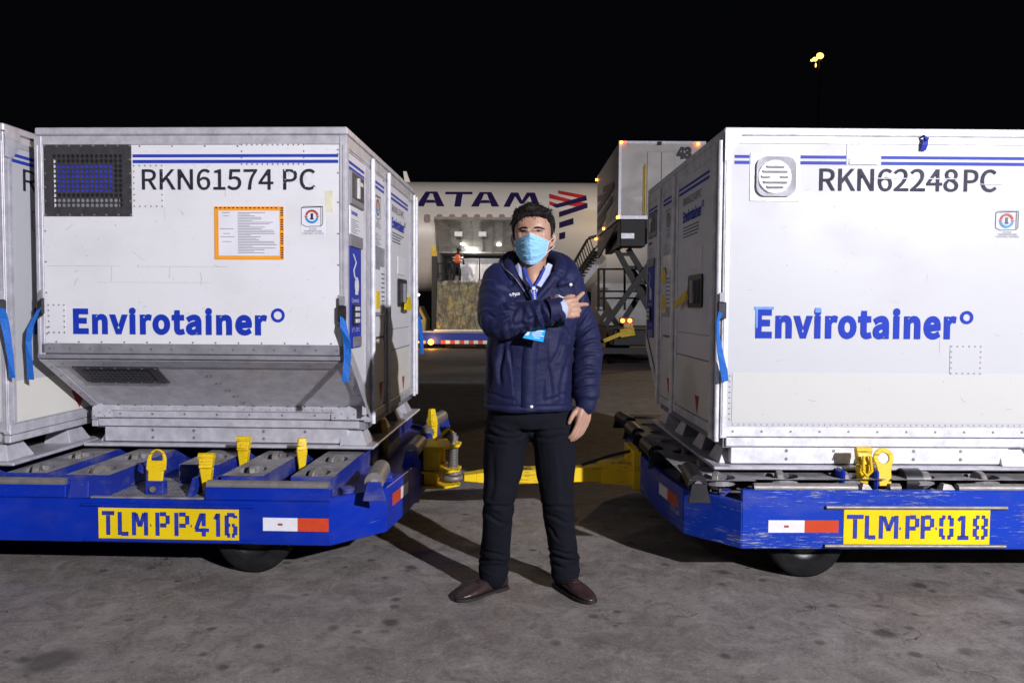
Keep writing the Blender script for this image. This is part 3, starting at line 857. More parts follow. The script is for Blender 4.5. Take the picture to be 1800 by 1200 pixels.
# faded airline emblem on the flank
fl = Frame(cp((BX0, 0, 0)), (0, -1, 0), (-1, 0, 0))
def fl_quad(mb, pts, n=0.004): 
    vs = [fl.P(-y, z, n) for y, z in pts]; mb.add(vs, [(0,1,2,3)])
M['fade_red'] = plain('faded_red_emblem', (0.33, 0.17, 0.16), 0.55, 0, 0.2, 4); M['fade_navy'] = plain('faded_navy_emblem', (0.16, 0.13, 0.16), 0.55, 0, 0.2, 4)
mb = MB()
for y0, y1, z0 in ((24.6, 22.0, 5.02), (26.1, 23.6, 4.95)): fl_quad(mb, [(y0, z0-0.16), (y1, z0-0.42), (y1, z0-0.24), (y0, z0+0.02)])
mb.build('emblem_red', M['fade_red'], ct)
mb = MB()
for y0, y1, z0 in ((26.1, 22.0, 4.40), (26.1, 22.4, 4.05), (26.1, 24.0, 3.80)): fl_quad(mb, [(y0, z0), (y1, z0+0.22), (y1, z0+0.42), (y0, z0+0.20)], 0.007)
mb.build('emblem_navy', M['fade_navy'], ct)
# under the box: platform, black control box, scissor legs, chassis
mb = MB(); mb.box(cp((2.86, 21.1, 3.42)), cp((5.0, 26.4, BZ0-0.095))); mb.box(cp((3.05, 21.3, 3.05)), cp((3.25, 26, 3.42))); mb.box(cp((4.6, 21.3, 3.05)), cp((4.8, 26, 3.42)))
mb.poly([cp((2.84, 21.2, 3.60)), cp((2.84, 26.45, 3.60)), cp((2.84, 26.45, 2.95)), cp((2.84, 26.2, 2.95))], (0.05, 0, 0))
mb.build('sub_frame', M['darkgrey'], ct)
a = at(1089, 434, 21); b = at(1134, 386, 21)
mb = MB(); mb.box(cp((a.x, 20.9, a.z)), cp((b.x, 21.5, b.z))); cb = mb.build('control_box', M['darkgrey'], ct, 0.02)
a = at(1092, 419, 20.88); b = at(1115, 410, 20.88)
mb = MB(); mb.box(cp((a.x, 20.885, a.z)), cp((b.x, 20.90, b.z))); mb.build('data_plate', M['alu'], cb)
def bar(mb, p, q, w=0.14, t=0.09):
    p, q = cp(p), cp(q); d = (q-p).normalized(); up = Vector((1,0,0)); s1 = d.cross(up).normalized()*w/2; s2 = up*t/2
    mb.hexa([p-s1-s2, p+s1-s2, p+s1+s2, p-s1+s2], [q-s1-s2, q+s1-s2, q+s1+s2, q-s1+s2])
def barx(p, q, w=0.15):
    mb = MB(); p, q = cp(p), cp(q); d = (q-p).normalized(); up = Vector((0,1,0)); s1 = d.cross(up).normalized()*w/2; s2 = up*0.05
    mb.hexa([p-s1-s2, p+s1-s2, p+s1+s2, p-s1+s2], [q-s1-s2, q+s1-s2, q+s1+s2, q-s1+s2]); return mb
for (p0, p1, Y) in (((1083, 437), (1158, 575), 21.6), ((1104, 437), (1150, 512), 21.7), ((1143, 462), (1063, 572), 21.5), ((1108, 470), (1163, 555), 22.2), ((1128, 512), (1090, 572), 22.6)):
    a = at(*p0, Y); b = at(*p1, Y); barx(a, b).build('scissor_leg', M['darkgrey'], ct)
for y_, Y in ((447, 21.7), (470, 21.8), (497, 21.8)):
    a = at(1086 + (y_-437)*0.54, y_, Y); b = at(1106 + (y_-437)*0.6, y_, Y); barx(a, b, 0.09).build('scissor_tie', M['darkgrey'], ct)
gz_ = ground_z(21.5)
mb = MB(); mb.box(cp((2.75, 21.4, gz_+0.55)), cp((5.0, 28.5, gz_+1.0))); mb.build('chassis', M['darkgrey'], ct, 0.03)
mb = MB(); mb.box(cp((2.85, 26.9, gz_+0.6)), cp((4.95, 28.6, gz_+2.5))); mb.build('cab', M['van_white'], ct, 0.08)
for x in (2.72, 4.75):
    for y in (22.6, 27.6):
        mb = MB(); mb.lathe(cp((x, y, gz_+0.45)), (1, 0, 0), [(0, 0.25), (0.02, 0.42), (0.06, 0.45), (0.24, 0.45), (0.28, 0.42), (0.3, 0.25)], 20); mb.build('wheel', M['rubber'], ct)
for px in (1096, 1108.5):
    c = at(px, 563.5, 21.3); mb = MB(); mb.box(cp((c.x-0.10, 21.33, c.z-0.08)), cp((c.x+0.10, 21.42, c.z+0.08))); tl = mb.build('tail_lamp', M['tape_red'], ct, 0.015)
    mb = MB(); mb.lathe(cp((c.x-0.02, 21.325, c.z)), (0,-1,0), [(0, 0.055), (0.02, 0.04), (0.021, 0.001)], 10); mb.build('bulb', M['lamp_amber'], tl)
a = at(1097, 576, 21.3); b = at(1113, 568.5, 21.3)
mb = MB(); mb.box(cp((a.x, 21.33, a.z)), cp((b.x, 21.36, b.z))); mb.build('number_plate', plain('old_yellow_plate', (0.55, 0.45, 0.14), 0.5, 0, 0.5, 22), ct)
for (p0, p1, wd) in (((1061, 599), (1090, 587), 0.10), ((1090, 586), (1115, 582), 0.22)):
    a = at(*p0, 21.2); b = at(*p1, 21.2)
    barx(a, b, wd).build('outrigger', M['yellow'], ct)
mb = MB()
for px in (1052, 1062, 1098):
    a = at(px, 545, 22.4); b = at(px, 472, 22.4); mb.tube([cp(a), cp(b)], 0.035, 6)
for py in (473, 512, 524):
    mb.tube([cp(at(1052, py, 22.4)), cp(at(1132, py, 22.4))], 0.03, 6)
mb.build('guard_rail', M['darkgrey'], ct)
a = at(1135, 602, 21.2); mb = MB(); mb.box(cp((a.x-1.5, 21.3, gz_+0.34)), cp((a.x+0.6, 21.45, gz_+0.50))); mb.build('rear_bumper', M['darkgrey'], ct)

# boarding stairs between the truck and the aircraft
st = thing('boarding_stairs', 'mobile boarding stairs with handrails leading up behind the catering truck', 'stairs', (at(1010, 540, 29).x, 29.0, ground_z(29)))
S0 = Vector(st.location)
def sp_(px, py, Y=29.0): return at(px, py, Y) - S0
for dy in (0, 1.0):
    mb = MB()
    mb.tube([sp_(1003, 474)+Vector((0,dy,0)), sp_(1036, 417)+Vector((0,dy,0)), sp_(1062, 410)+Vector((0,dy,0))], 0.035, 6)
    mb.tube([sp_(1008, 490)+Vector((0,dy,0)), sp_(1050, 432)+Vector((0,dy,0))], 0.03, 6)
    for k in range(6):
        t0 = k/5
        mb.tube([sp_(1003+33*t0, 474-57*t0)+Vector((0,dy,0)), sp_(1012+33*t0, 503-57*t0)+Vector((0,dy,0))], 0.02, 5)
    mb.build('handrail', M['darkgrey'], st)
for k in range(12):
    c = sp_(1008 + 40*k/11, 500 - 58*k/11); mb = MB(); mb.box((c.x-0.05, 0.02, c.z-0.03), (c.x+0.22, 1.0, c.z+0.03)); mb.build('step', M['darkgrey'], st)
mb = MB(); a = sp_(1000, 512); b = sp_(1056, 440)
mb.poly([(a.x, 0.05, a.z), (a.x+0.15, 0.05, a.z-0.25), (b.x+0.2, 0.05, b.z-0.3), (b.x, 0.05, b.z-0.02)], (0, 0.08, 0)); mb.poly([(a.x, 0.95, a.z), (a.x+0.15, 0.95, a.z-0.25), (b.x+0.2, 0.95, b.z-0.3), (b.x, 0.95, b.z-0.02)], (0, 0.08, 0))
mb.build('stringer', M['alu_dark'], st)
mb = MB(); mb.box((-0.6, 0.1, 0.45), (2.2, 1.6, 1.25)); mb.build('chassis', plain('slate_paint', (0.05, 0.055, 0.07), 0.5), st, 0.04)
for x in (-0.2, 1.7):
    mb = MB(); mb.cyl((x, 0.05, 0.35), (x, 0.3, 0.35), 0.35, None, 16); mb.build('wheel', M['rubber'], st)

# lit sodium lamp mast far away on the right
ms = thing('floodlight_mast', 'tall thin mast with glowing yellow floodlights above the right container', 'lamp', (34.5, 90, ground_z(90)))
mz = 29.9 - ground_z(90)
mb = MB(); mb.cyl((0, 0, 0), (0, 0, mz-0.6), 0.20, 0.12, 10); mb.build('mast_pole', M['darkgrey'], ms)
mb = MB(); mb.box((-1.0, -0.1, mz-0.75), (0.8, 0.1, mz-0.6)); mb.build('head_frame', M['darkgrey'], ms)
for px, py, rx, rz in ((1441.5, 98.5, 0.42, 0.36), (1432.5, 104.5, 0.30, 0.24), (1427, 106.5, 0.16, 0.14), (1434, 115, 0.08, 0.26)):
    c = at(px, py, 89.7) - Vector(ms.location)
    mb = MB(); mb.lathe((0, 0, 0), (0, -1, 0), [(-0.15, 0.5), (0, 1.0), (0.06, 0.8), (0.1, 0.001)], 14)
    o = mb.build('floodlight', M['lamp_sodium'], ms); o.location = c; o.scale = (rx, 1, rz)
# ------------------------------------------------------------------ temperature controlled air cargo containers
M['seam'] = plain('panel_seam_shadow', (0.50, 0.49, 0.48), 0.6); M['residue'] = plain('tape_residue', (0.72, 0.70, 0.50), 0.6)
CW, CD, CB_, CH = 1.534, 2.007, 1.557, 1.629        # width, top depth, base depth, height
DECK = 0.511                                        # height of the dolly deck they stand on

def perforated(mb, fr, u0, u1, z0, z1, nu, nz, r, n0, m=0, border=(0,0,0,0)):
    """sheet with round holes (real openings)"""
    du = (u1-u0)/nu; dz = (z1-z0)/nz
    for i in range(nu):
        for j in range(nz):
            cu = u0 + du*(i+0.5); cz = z0 + dz*(j+0.5)
            sq = []; ho = []
            for k in range(8):
                a = pi/4*k
                c, s = cos(a), sin(a); mxx = max(abs(c), abs(s))
                sq.append(fr.P(cu + c/mxx*du/2, cz + s/mxx*dz/2, n0)); ho.append(fr.P(cu + c*r, cz + s*r, n0))
            mb.add(sq + ho + [p - fr.n*0.006 for p in ho], [(k, (k+1) % 8, 8+(k+1) % 8, 8+k) for k in range(8)] + [(8+k, 8+(k+1) % 8, 16+(k+1) % 8, 16+k) for k in range(8)], m)

def logo(mbs, fr, u0, u1, z0, z1, n):
    """drawn cube with a red and blue ring and a thermometer; mbs = dict of builders"""
    w = u1-u0; h = z1-z0
    zc = z0 + h*0.28
    def ln(a, b, t=0.0014, m='ink'):
        d = Vector((b[0]-a[0], b[1]-a[1])).normalized(); p = Vector((-d.y, d.x))*t
        vs = [fr.P(a[0]-p.x, a[1]-p.y, n), fr.P(b[0]-p.x, b[1]-p.y, n), fr.P(b[0]+p.x, b[1]+p.y, n), fr.P(a[0]+p.x, a[1]+p.y, n)]
        mbs[m].add(vs, [(0,1,2,3)])
    A = (u0, z1-0.05*h); B = (u0+0.86*w, z1-0.02*h); C = (u0+0.86*w, zc+0.02*h); D_ = (u0+0.2*w, zc); E_ = (u0, zc+0.08*h)
    T1 = (u0+0.12*w, z1); T2 = (u1-0.06*w, z1); R2 = (u1-0.06*w, zc+0.1*h)
    for a, b in ((A, B), (B, C), (C, D_), (D_, E_), (E_, A), (A, T1), (T1, T2), (T2, B), (T2, R2), (R2, C)): ln(a, b)
    cu, cz = u0+0.46*w, (z1+zc)/2; R = 0.30*w
    ring(mbs['red'], fr, cu, cz, R*0.68, R, n+0.0006, radians(12), radians(168), 16)
    ring(mbs['cyan'], fr, cu, cz, R*0.68, R, n+0.0006, radians(192), radians(348), 16)
    for s in (-1, 1):
        mbs['red'].add([fr.P(cu+s*R*0.55, cz+0.02*h, n+0.0006), fr.P(cu+s*R*1.15, cz+0.02*h, n+0.0006), fr.P(cu+s*R*0.85, cz-0.05*h, n+0.0006)], [(0,1,2)])
    ln((cu, cz-R*0.45), (cu, cz+R*0.45), 0.006); ln((cu, cz-R*0.4), (cu, cz-R*0.25), 0.010)
    lettering(mbs['fine'], fr, 'ACTIVE', u0+0.32*w, u0+0.66*w, z0+0.17*h, z0+0.235*h, n)
    lettering(mbs['fine'], fr, 'TEMPERATURE', u0+0.10*w, u0+0.90*w, z0+0.085*h, z0+0.15*h, n)
    lettering(mbs['fine'], fr, 'CONTROL SYSTEM', u0+0.03*w, u0+0.97*w, z0, z0+0.065*h, n)

def scuffs(fr, u0, u1, z0, z1, n, off, parent, seed):
    """short scrapes, rubbed lines and specks on a painted sheet"""
    r = random.Random(seed)
    dark, pale = MB(), MB()
    for _ in range(n):
        u = r.uniform(u0, u1); z = r.uniform(z0, z1); L = 0.006 + 0.07*r.random()**3; w = r.uniform(0.0006, 0.0022); a = r.gauss(0, 0.5) + (pi/2 if r.random() < 0.2 else 0)
        if r.random() < 0.35: L = w = r.uniform(0.002, 0.005)
        d = Vector((cos(a), sin(a))); p = Vector((-d.y, d.x))*w/2; k = 0.012*r.uniform(-1, 1)*L/0.07
        m_ = Vector((u, z)) + d*L/2 + p.normalized()*k
        A, B_ = Vector((u, z)), Vector((u, z)) + d*L
        t = dark if r.random() < 0.7 else pale
        for s, e in ((A, m_), (m_, B_)):
            t.add([fr.P(s.x-p.x, s.y-p.y, off), fr.P(e.x-p.x, e.y-p.y, off), fr.P(e.x+p.x, e.y+p.y, off), fr.P(s.x+p.x, s.y+p.y, off)], [(0,1,2,3)])
    for t, mt in ((dark, 'scuff_dark'), (pale, 'scuff_pale')): hang(t, 'scuff_mark', M[mt], parent, 'stuff')
M['scuff_dark'] = plain('rubbed_grey_scuff', (0.38, 0.37, 0.37), 0.6, 0, 0.4, 30); M['scuff_pale'] = plain('bare_scuff', (0.58, 0.57, 0.55), 0.5, 0, 0.2, 30)

def hang(bm_, name, mat, parent, kind=None, label=None):
    if not bm_.v: return None
    o = bm_.build(name, mat, parent)
    if kind: o['kind'] = kind
    if label: o['label'] = label
    return o

def container(label, pos, rz, variant, idtext):
    root = thing('cargo_container', label, 'container', pos, rz, 'temperature controlled air cargo containers')
    off = Vector((-CW/2, -CB_/2, 0))
    def q(x, y, z): return Vector((x, y, z)) + off
    flat = Frame(q(0,0,0), (1,0,0), (0,-1,0))
    back = Frame(q(CW,CD,0), (-1,0,0), (0,1,0))                    # upright upper part of the slope end
    doors = Frame(q(0,CD,0), (0,-1,0), (-1,0,0))
    plain_ = Frame(q(CW,0,0), (0,1,0), (1,0,0))
    sl = Vector((0, CD-CB_, 0.51-0.224)); sl_len = sl.length
    slope = Frame(q(CW, CB_, 0.224), (-1,0,0), Vector((0, sl.z, -sl.y)).normalized(), sl.normalized())
    alu = M['alu_bright'] if variant == 'B' else M['alu']
    # insulated body
    mb = MB(); e = 0.02
    mb.poly([q(e,e,0.15), q(e,CB_-e,0.15), q(e,CB_-e*0.4,0.235), q(e,CD-e,0.515), q(e,CD-e,CH-0.03), q(e,e,CH-0.03)], (CW-2*e,0,0))
    mb.build('body_shell', M['panel_side'], root)
    # roof and edge frame
    mb = MB()
    mb.box(q(0,0,CH-0.037), q(CW,CD,CH)); mb.build('roof', alu, root, 0.006)
    mb = MB()
    back.slab(mb, 0.0, CW, CH-0.084, CH-0.040, -0.02, 0.0)
    flat.slab(mb, 0.0, CW, CH-0.075, CH-0.040, -0.02, 0.0)
    doors.slab(mb, 0.03, CD-0.03, CH-0.10, CH-0.040, -0.02, -0.002)
    plain_.slab(mb, 0.03, CD-0.03, CH-0.10, CH-0.040, -0.02, -0.002)
    mb.split('top_rail', alu, root, 0.003)
    for fr, u0, u1, z0 in ((back, 0, 0.036, 0.51), (back, CW-0.038, CW, 0.51), (flat, 0, 0.030, 0.15), (flat, CW-0.030, CW, 0.15)):
        mb = MB(); fr.slab(mb, u0, u1, z0, CH-0.041, -0.03, 0.004)
        fr.slab(mb, u0 + (0.006 if u0 == 0 else 0.016), u1 - (0.016 if u0 == 0 else 0.006), z0+0.01, CH-0.085, 0.004, 0.008)
        mb.build('corner_post', alu, root, 0.003)
    # ---- slope end
    mb = MB(); back.slab(mb, 0.037, CW-0.039, 0.583, CH-0.085, -0.02, -0.002)
    pan = mb.build('end_panel', M['panel_a'], root)
    mb = MB(); back.slab(mb, 0, CW, 0.533, 0.582, -0.03, 0.004); back.slab(mb, 0, CW, 0.508, 0.530, -0.03, 0.010)
    mb.split('bottom_rail', M['alu_dark'], root, 0.003)
    mb = MB(); slope.slab(mb, 0.012, CW-0.012, 0.0, sl_len-0.012, -0.02, 0.0)
    sp = mb.build('slope_panel', M['slope_sheet'], root)
    mb = MB(); slope.slab(mb, 0.0, 0.045, 0.0, sl_len-0.01, 0.0005, 0.006); slope.slab(mb, CW-0.045, CW, 0.0, sl_len-0.01, 0.0005, 0.006)
    slope.slab(mb, 0.046, CW-0.046, sl_len-0.075, sl_len-0.012, 0.0005, 0.005)
    mb.split('slope_edge_strip', M['alu'], root)
    mb = MB(); slope.sheet(mb, [(0.125,0.28),(0.556,0.28),(0.556,0.45),(0.125,0.45)], 0.001, 0.007)
    lv = mb.build('lower_vent', M['vent'], root)
    mb = MB(); perforated(mb, slope, 0.175, 0.50, 0.315, 0.425, 14, 4, 0.0085, 0.0095); mb.build('perforated_sheet', M['vent'], lv)
    mb = MB(); slope.slab(mb, 0.17, 0.505, 0.31, 0.43, 0.0072, 0.0078); mb.build('vent_core', M['black'], lv)
    # ---- base: rails, skirts, fork pockets, bottom plate
    for fr in (flat, Frame(q(CW,CB_,0), (-1,0,0), (0,1,0))):
        mb = MB(); fr.slab(mb, 0.015, CW-0.015, 0.156, 0.205 if fr is flat else 0.224, -0.03, 0.003)
        if fr is not flat: fr.slab(mb, 0.015, CW-0.015, 0.195, 0.222, 0.003, 0.012)
        mb.build('base_rail', alu, root, 0.003)
        mb = MB(); fr.slab(mb, 0.031, CW-0.055, 0.108, 0.150, -0.05, -0.004); mb.build('base_ledge', alu, root, 0.003)
        mb = MB(); fr.slab(mb, 0.060, CW-0.12, 0.022, 0.104, -0.07, -0.020); mb.build('base_skirt', alu, root, 0.003)
        mb = MB()
        for u in (0.33, 0.56, 0.95, 1.18):
            for z in (0.045, 0.085): fr.rivets(mb, [(u, z)], -0.020, 0.009)
        hang(mb, 'skirt_bolt', M['rivet'], root, 'stuff')
    mb = MB(); mb.box(q(0.02,0.02,0.10), q(CW-0.02,CB_-0.02,0.149)); mb.build('floor_beam', M['alu_dark'], root)
    mb = MB(); mb.box(q(-0.035,-0.03,0.0), q(CW+0.035,CB_+0.03,0.016)); mb.build('bottom_plate', M['alu'], root, 0.005)
    for fr, sgn in ((doors, 1), (plain_, -1)):
        u_off = CD-CB_ if fr is doors else 0.0
        for k, u in enumerate((0.10, 0.60, 1.05, 1.40)):
            mb = MB(); u += u_off
            b = [fr.P(u-0.10,0.016,-0.012), fr.P(u+0.10,0.016,-0.012), fr.P(u+0.10,0.016,-0.16), fr.P(u-0.10,0.016,-0.16)]
            t = [fr.P(u-0.06,0.10,-0.05), fr.P(u+0.06,0.10,-0.05), fr.P(u+0.06,0.10,-0.16), fr.P(u-0.06,0.10,-0.16)]
            mb.hexa(b, t); mb.build('base_bracket', M['alu'], root, 0.003)
    mb = MB(); mb.box(q(0.25,0.12,0.016), q(CW-0.25,CB_-0.12,0.10)); mb.build('base_core', M['blackmetal'], root)
    # ---- door side
    side_m = M['panel_side']
    mb = MB(); doors.slab(mb, 0.04, CD-0.03, CH-0.112, CH-0.10, -0.02, -0.004)
    doors.slab(mb, CD-CB_+0.01, CD-0.02, 0.143, 0.19, -0.03, 0.003)
    doors.sheet(mb, [(0.012,0.51),(0.012,0.585),(0.47,0.255),(0.47,0.16)], 0.0008, 0.006)
    mb.split('side_rail', alu, root, 0.002)
    mb = MB(); doors.sheet(mb, [(0.026,0.58),(0.372,0.33),(0.372,1.515),(0.026,1.515)], -0.02, -0.005); p1 = mb.build('control_panel', side_m, root)
    for u0, u1 in ((0.375, 0.545), (0.905, 1.005), (1.80, 1.985)):
        mb = MB(); doors.slab(mb, u0, u1, 0.192, CH-0.115, -0.02, 0.002); mb.build('side_post', alu, root, 0.003)
    for u in (0.505, 0.952, 1.885, 1.99):
        mb = MB(); mb.cyl(doors.P(u, 0.13, 0.014), doors.P(u, CH-0.06, 0.014), 0.013, None, 8); mb.build('hinge_rod', M['alu_bright'], root)
    mb = MB(); doors.sheet(mb, rounded(0.55, 0.90, 0.60, 1.515, 0.06), -0.02, -0.004); doors.sheet(mb, rounded(0.55, 0.90, 0.195, 0.585, 0.06), -0.02, -0.0045, 1); p2 = mb.build('narrow_door', [side_m, M['cream']], root)
    mb = MB(); doors.sheet(mb, rounded(1.012, 1.795, 0.50, 1.52, 0.05), -0.02, -0.004); doors.sheet(mb, rounded(1.012, 1.795, 0.195, 0.50, 0.05), -0.02, -0.003, 1); dr = mb.build('wide_door', [side_m, M['cream']], root)
    mb = MB(); doors.slab(mb, 1.03, 1.78, 0.497, 0.503, -0.02, -0.0022); doors.slab(mb, 1.03, 1.78, 0.63, 0.633, -0.02, -0.0035); doors.slab(mb, 0.56, 0.89, 0.59, 0.595, -0.02, -0.0035); mb.split('door_seam', M['finetext'], dr)
    # blue stripes: every face
    mb = MB()
    for z0, z1 in ((1.485, 1.499), (1.457, 1.472)):
        doors.slab(mb, 0.028, 0.37, z0-0.02, z1-0.02, -0.01, -0.0035); doors.slab(mb, 0.56, 0.892, z0-0.02, z1-0.02, -0.01, -0.0028)
        doors.slab(mb, 1.02, 1.72, z0-0.02, z1-0.02, -0.01, -0.0024)
        plain_.slab(mb, 0.035, CD-0.05, z0, z1, -0.01, 0.0005)
        back.slab(mb, 0.486, CW-0.045, z0, z1, -0.01, 0.0)
        flat.slab(mb, 0.048, 0.118, z0, z1, -0.01, 0.0); flat.slab(mb, 0.362, 0.585, z0, z1, -0.01, 0.0); flat.slab(mb, 0.745, CW-0.035, z0, z1, -0.01, 0.0)
    mb.split('blue_stripe', M['stripe'], root)
    # control panel: display, notice, blue instruction label with keypad
    mb = MB(); doors.slab(mb, 0.055, 0.335, 1.27, 1.435, -0.006, 0.006); dp = mb.build('display_plate', M['alu_dark'], root, 0.004)
    mb = MB(); doors.slab(mb, 0.075, 0.315, 1.305, 1.425, 0.0062, 0.009); mb.build('display_screen', M['vent'], dp)
    mb = MB(); doors.slab(mb, 0.165, 0.185, 1.31, 1.41, 0.009, 0.02); doors.slab(mb, 0.185, 0.25, 1.375, 1.395, 0.009, 0.02); mb.build('display_handle', M['alu_bright'], dp)
    mb = MB(); doors.slab(mb, 0.05, 0.33, 1.125, 1.262, -0.006, 0.001); nt_ = mb.build('notice_plate', M['paper'], root)
    mb = MB(); lettering(mb, doors, 'Envirotainer', 0.07, 0.20, 1.222, 1.245, 0.0016, 0.012); mb.build('notice_lettering', M['brandblue'], nt_)
    mb = MB()
    for k in range(8): doors.slab(mb, 0.07, 0.16 + 0.13*random.random(), 1.135+k*0.009, 1.1375+k*0.009, 0.0012, 0.0016)
    mb.build('fine_print', M['finetext'], nt_)
    mb = MB(); doors.slab(mb, 0.028, 0.272, 0.565, 1.115, -0.006, 0.002); bl = mb.build('instruction_label', M['stripe'], root)
    mb = MB(); doors.slab(mb, 0.026, 0.290, 1.065, 1.12, 0.002, 0.008); doors.slab(mb, 0.10, 0.26, 0.57, 0.62, 0.002, 0.007); mb.split('label_bracket', M['alu_dark'], bl)
    mb = MB()
    path = [(0.10,1.03),(0.16,0.99),(0.11,0.95),(0.13,0.915),(0.17,0.90)]
    mb.ribbon([doors.P(u,z,0.0035) for u,z in path], [doors.r*0.011]*5, 0.001); ring(mb, doors, 0.17, 0.875, 0.0, 0.045, 0.004, 0, 2*pi, 12)
    doors.slab(mb, 0.14, 0.20, 0.83, 0.88, 0.0025, 0.0035)
    lettering(mb, doors, 'Connect', 0.07, 0.22, 0.79, 0.812, 0.0028); lettering(mb, doors, '5 °C ~ 25 °C', 0.07, 0.23, 0.645, 0.665, 0.0028)
    mb.build('label_pictogram', M['paper'], bl)
    mb = MB(); doors.slab(mb, 0.08, 0.20, 0.68, 0.78, 0.0025, 0.014); mb.build('keypad', M['blackmetal'], bl, 0.003)
    mb = MB()
    for r_ in range(3): doors.slab(mb, 0.10, 0.18, 0.69+r_*0.03, 0.71+r_*0.03, 0.0142, 0.018)
    mb.split('keypad_button', M['alu_bright'], bl)
    # narrow door: small logo, notice, document pouch
    mbs = {k: MB() for k in ('ink', 'red', 'cyan', 'fine')}
    logo(mbs, doors, 0.64, 0.80, 1.22, 1.40, -0.002)
    for k, mt in (('ink', 'ink'), ('red', 'red'), ('cyan', 'cyan'), ('fine', 'finetext')): hang(mbs[k], 'logo_print', M[mt], p2)
    mb = MB()
    for k in range(16): doors.slab(mb, 0.60, 0.68+0.13*random.random(), 1.05+k*0.009, 1.0525+k*0.009, -0.0038, -0.003)
    mb.build('fine_print', M['finetext'], p2)
    mb = MB(); doors.slab(mb, 0.575, 0.87, 0.72, 1.11, -0.0035, 0.006); po = mb.build('document_pouch', plain('grey_plastic_pouch', (0.34, 0.34, 0.37), 0.2), root)
    mb = MB(); doors.slab(mb, 0.60, 0.72, 0.74, 0.98, 0.0065, 0.008); doors.slab(mb, 0.74, 0.85, 0.78, 1.0, 0.0065, 0.0085); mb.split('pouch_paper', M['paper'], po)
    mb = MB(); doors.slab(mb, 0.61, 0.71, 0.76, 0.86, 0.0085, 0.0095)
    if variant == 'B': ring(mb, doors, 0.66, 0.98, 0, 0.06, 0.01, 0, 2*pi, 16)
    mb.split('yellow_sticker', M['yellow_sign'], po)
    mb = MB()
    for k in range(7): doors.slab(mb, 0.75, 0.84, 0.80+k*0.026, 0.808+k*0.026, 0.0088, 0.0094)
    mb.build('pouch_print', M['finetext'], po)
    # wide door: id, brand, handle, red arrow
    mb = MB(); lettering(mb, doors, idtext.replace(' ', ''), 1.14, 1.56, 1.365, 1.41, -0.002); mb.build('id_lettering', M['finetext'], dr)
    mb = MB(); lettering(mb, doors, 'Envirotainer', 1.14, 1.57, 1.265, 1.335, -0.002, 0.016); ring(mb, doors, 1.60, 1.325, 0.010, 0.018, -0.002, 0, 2*pi, 12); mb.build('brand_lettering', M['brandblue'], dr)
    mb = MB()
    for k in range(4): doors.slab(mb, 1.15, 1.40+0.18*random.random(), 1.18+k*0.018, 1.187+k*0.018, -0.0032, -0.002)
    mb.build('fine_print', M['finetext'], dr)
    mb = MB(); doors.slab(mb, 1.33, 1.60, 0.985, 1.10, -0.0035, 0.0); mb.build('door_notice', M['paper'], dr)
    mb = MB(); doors.sheet(mb, rounded(1.32, 1.63, 0.775, 0.955, 0.02), -0.003, 0.007); hd = mb.build('latch_housing', M['blackmetal'], dr)
    mb = MB(); doors.slab(mb, 1.37, 1.58, 0.80, 0.93, 0.0072, 0.010); mb.build('latch_recess', M['vent'], hd)
    mb = MB(); doors.slab(mb, 1.45, 1.50, 0.80, 0.925, 0.0102, 0.028); mb.build('latch_handle', M['alu_dark'], hd, 0.003)
    mb = MB(); doors.sheet(mb, [(1.49,0.30),(1.58,0.30),(1.535,0.205)], -0.0025, -0.0015); doors.sheet(mb, [(0.74,0.33),(0.85,0.33),(0.795,0.225)], -0.003, -0.002); mb.split('red_arrow', M['red'], root)
    mb = MB(); doors.slab(mb, 1.07, 1.20, 0.215, 0.275, -0.0025, -0.0015); mb.build('square_code_label', M['finetext'], dr) if False else None
    # ---- slope end dressing
    if variant == 'A':
        mb = MB()
        for (u0,u1,z0,z1) in ((0.047,0.086,1.202,1.545),(0.437,0.479,1.202,1.545),(0.086,0.437,1.501,1.545),(0.086,0.437,1.202,1.243)):
            back.slab(mb, u0, u1, z0, z1, -0.004, 0.003)
        vt = mb.build('vent_frame', M['vent'], root)
        mb = MB(); perforated(mb, back, 0.086, 0.437, 1.243, 1.501, 15, 11, 0.0098, 0.003); mb.build('perforated_sheet', M['vent'], vt)
        mb = MB()   # flat black sheet standing in for the shade behind the holes
        z0, z1, u0, u1, dp_ = 1.243, 1.501, 0.086, 0.437, -0.0017
        mb.add([back.P(u0,z0,dp_), back.P(u1,z0,dp_), back.P(u1,z1,dp_), back.P(u0,z1,dp_)], [(0,1,2,3)])
        mb.build('vent_shade_sheet', M['blackmetal'], vt, loc=(0, 0.0, 0))
        mb = MB(); back.slab(mb, 0.107, 0.388, 1.318, 1.453, -0.0016, -0.0010); mb.build('radiator_core', plain('blue_radiator', (0.035, 0.045, 0.42), 0.4), vt)
        mb = MB(); back.slab(mb, 0.10, 0.42, 1.245, 1.292, -0.0016, -0.0010); mb.build('vent_tray', M['alu_dark'], vt)
        mb = MB(); back.slab(mb, 0.094, 0.108, 1.245, 1.480, -0.0016, -0.0008); mb.build('vent_lit_strip', M['alu_bright'], vt)  # bright strip standing in for light on the vent's inner side
        mb = MB(); lettering(mb, back, idtext.split()[0], 0.530, 1.175, 1.328, 1.429, 0.0006, 0.004); lettering(mb, back, 'PC', 1.222, 1.380, 1.328, 1.429, 0.0006, 0.004); idl = mb.build('id_lettering', M['ink'], root)
        mb = MB()   # scrapes through the lettering
        for _ in range(46):
            u = random.choice((0.655, 0.72, 0.735, 1.225, 1.30, 1.36)) + random.uniform(-0.03, 0.03); z = random.uniform(1.33, 1.43); s = random.uniform(0.002, 0.007)
            back.slab(mb, u, u+s, z, z+s*1.4, 0.0007, 0.0010)
        hang(mb, 'lettering_scrape', M['panel_a'], idl, 'stuff')
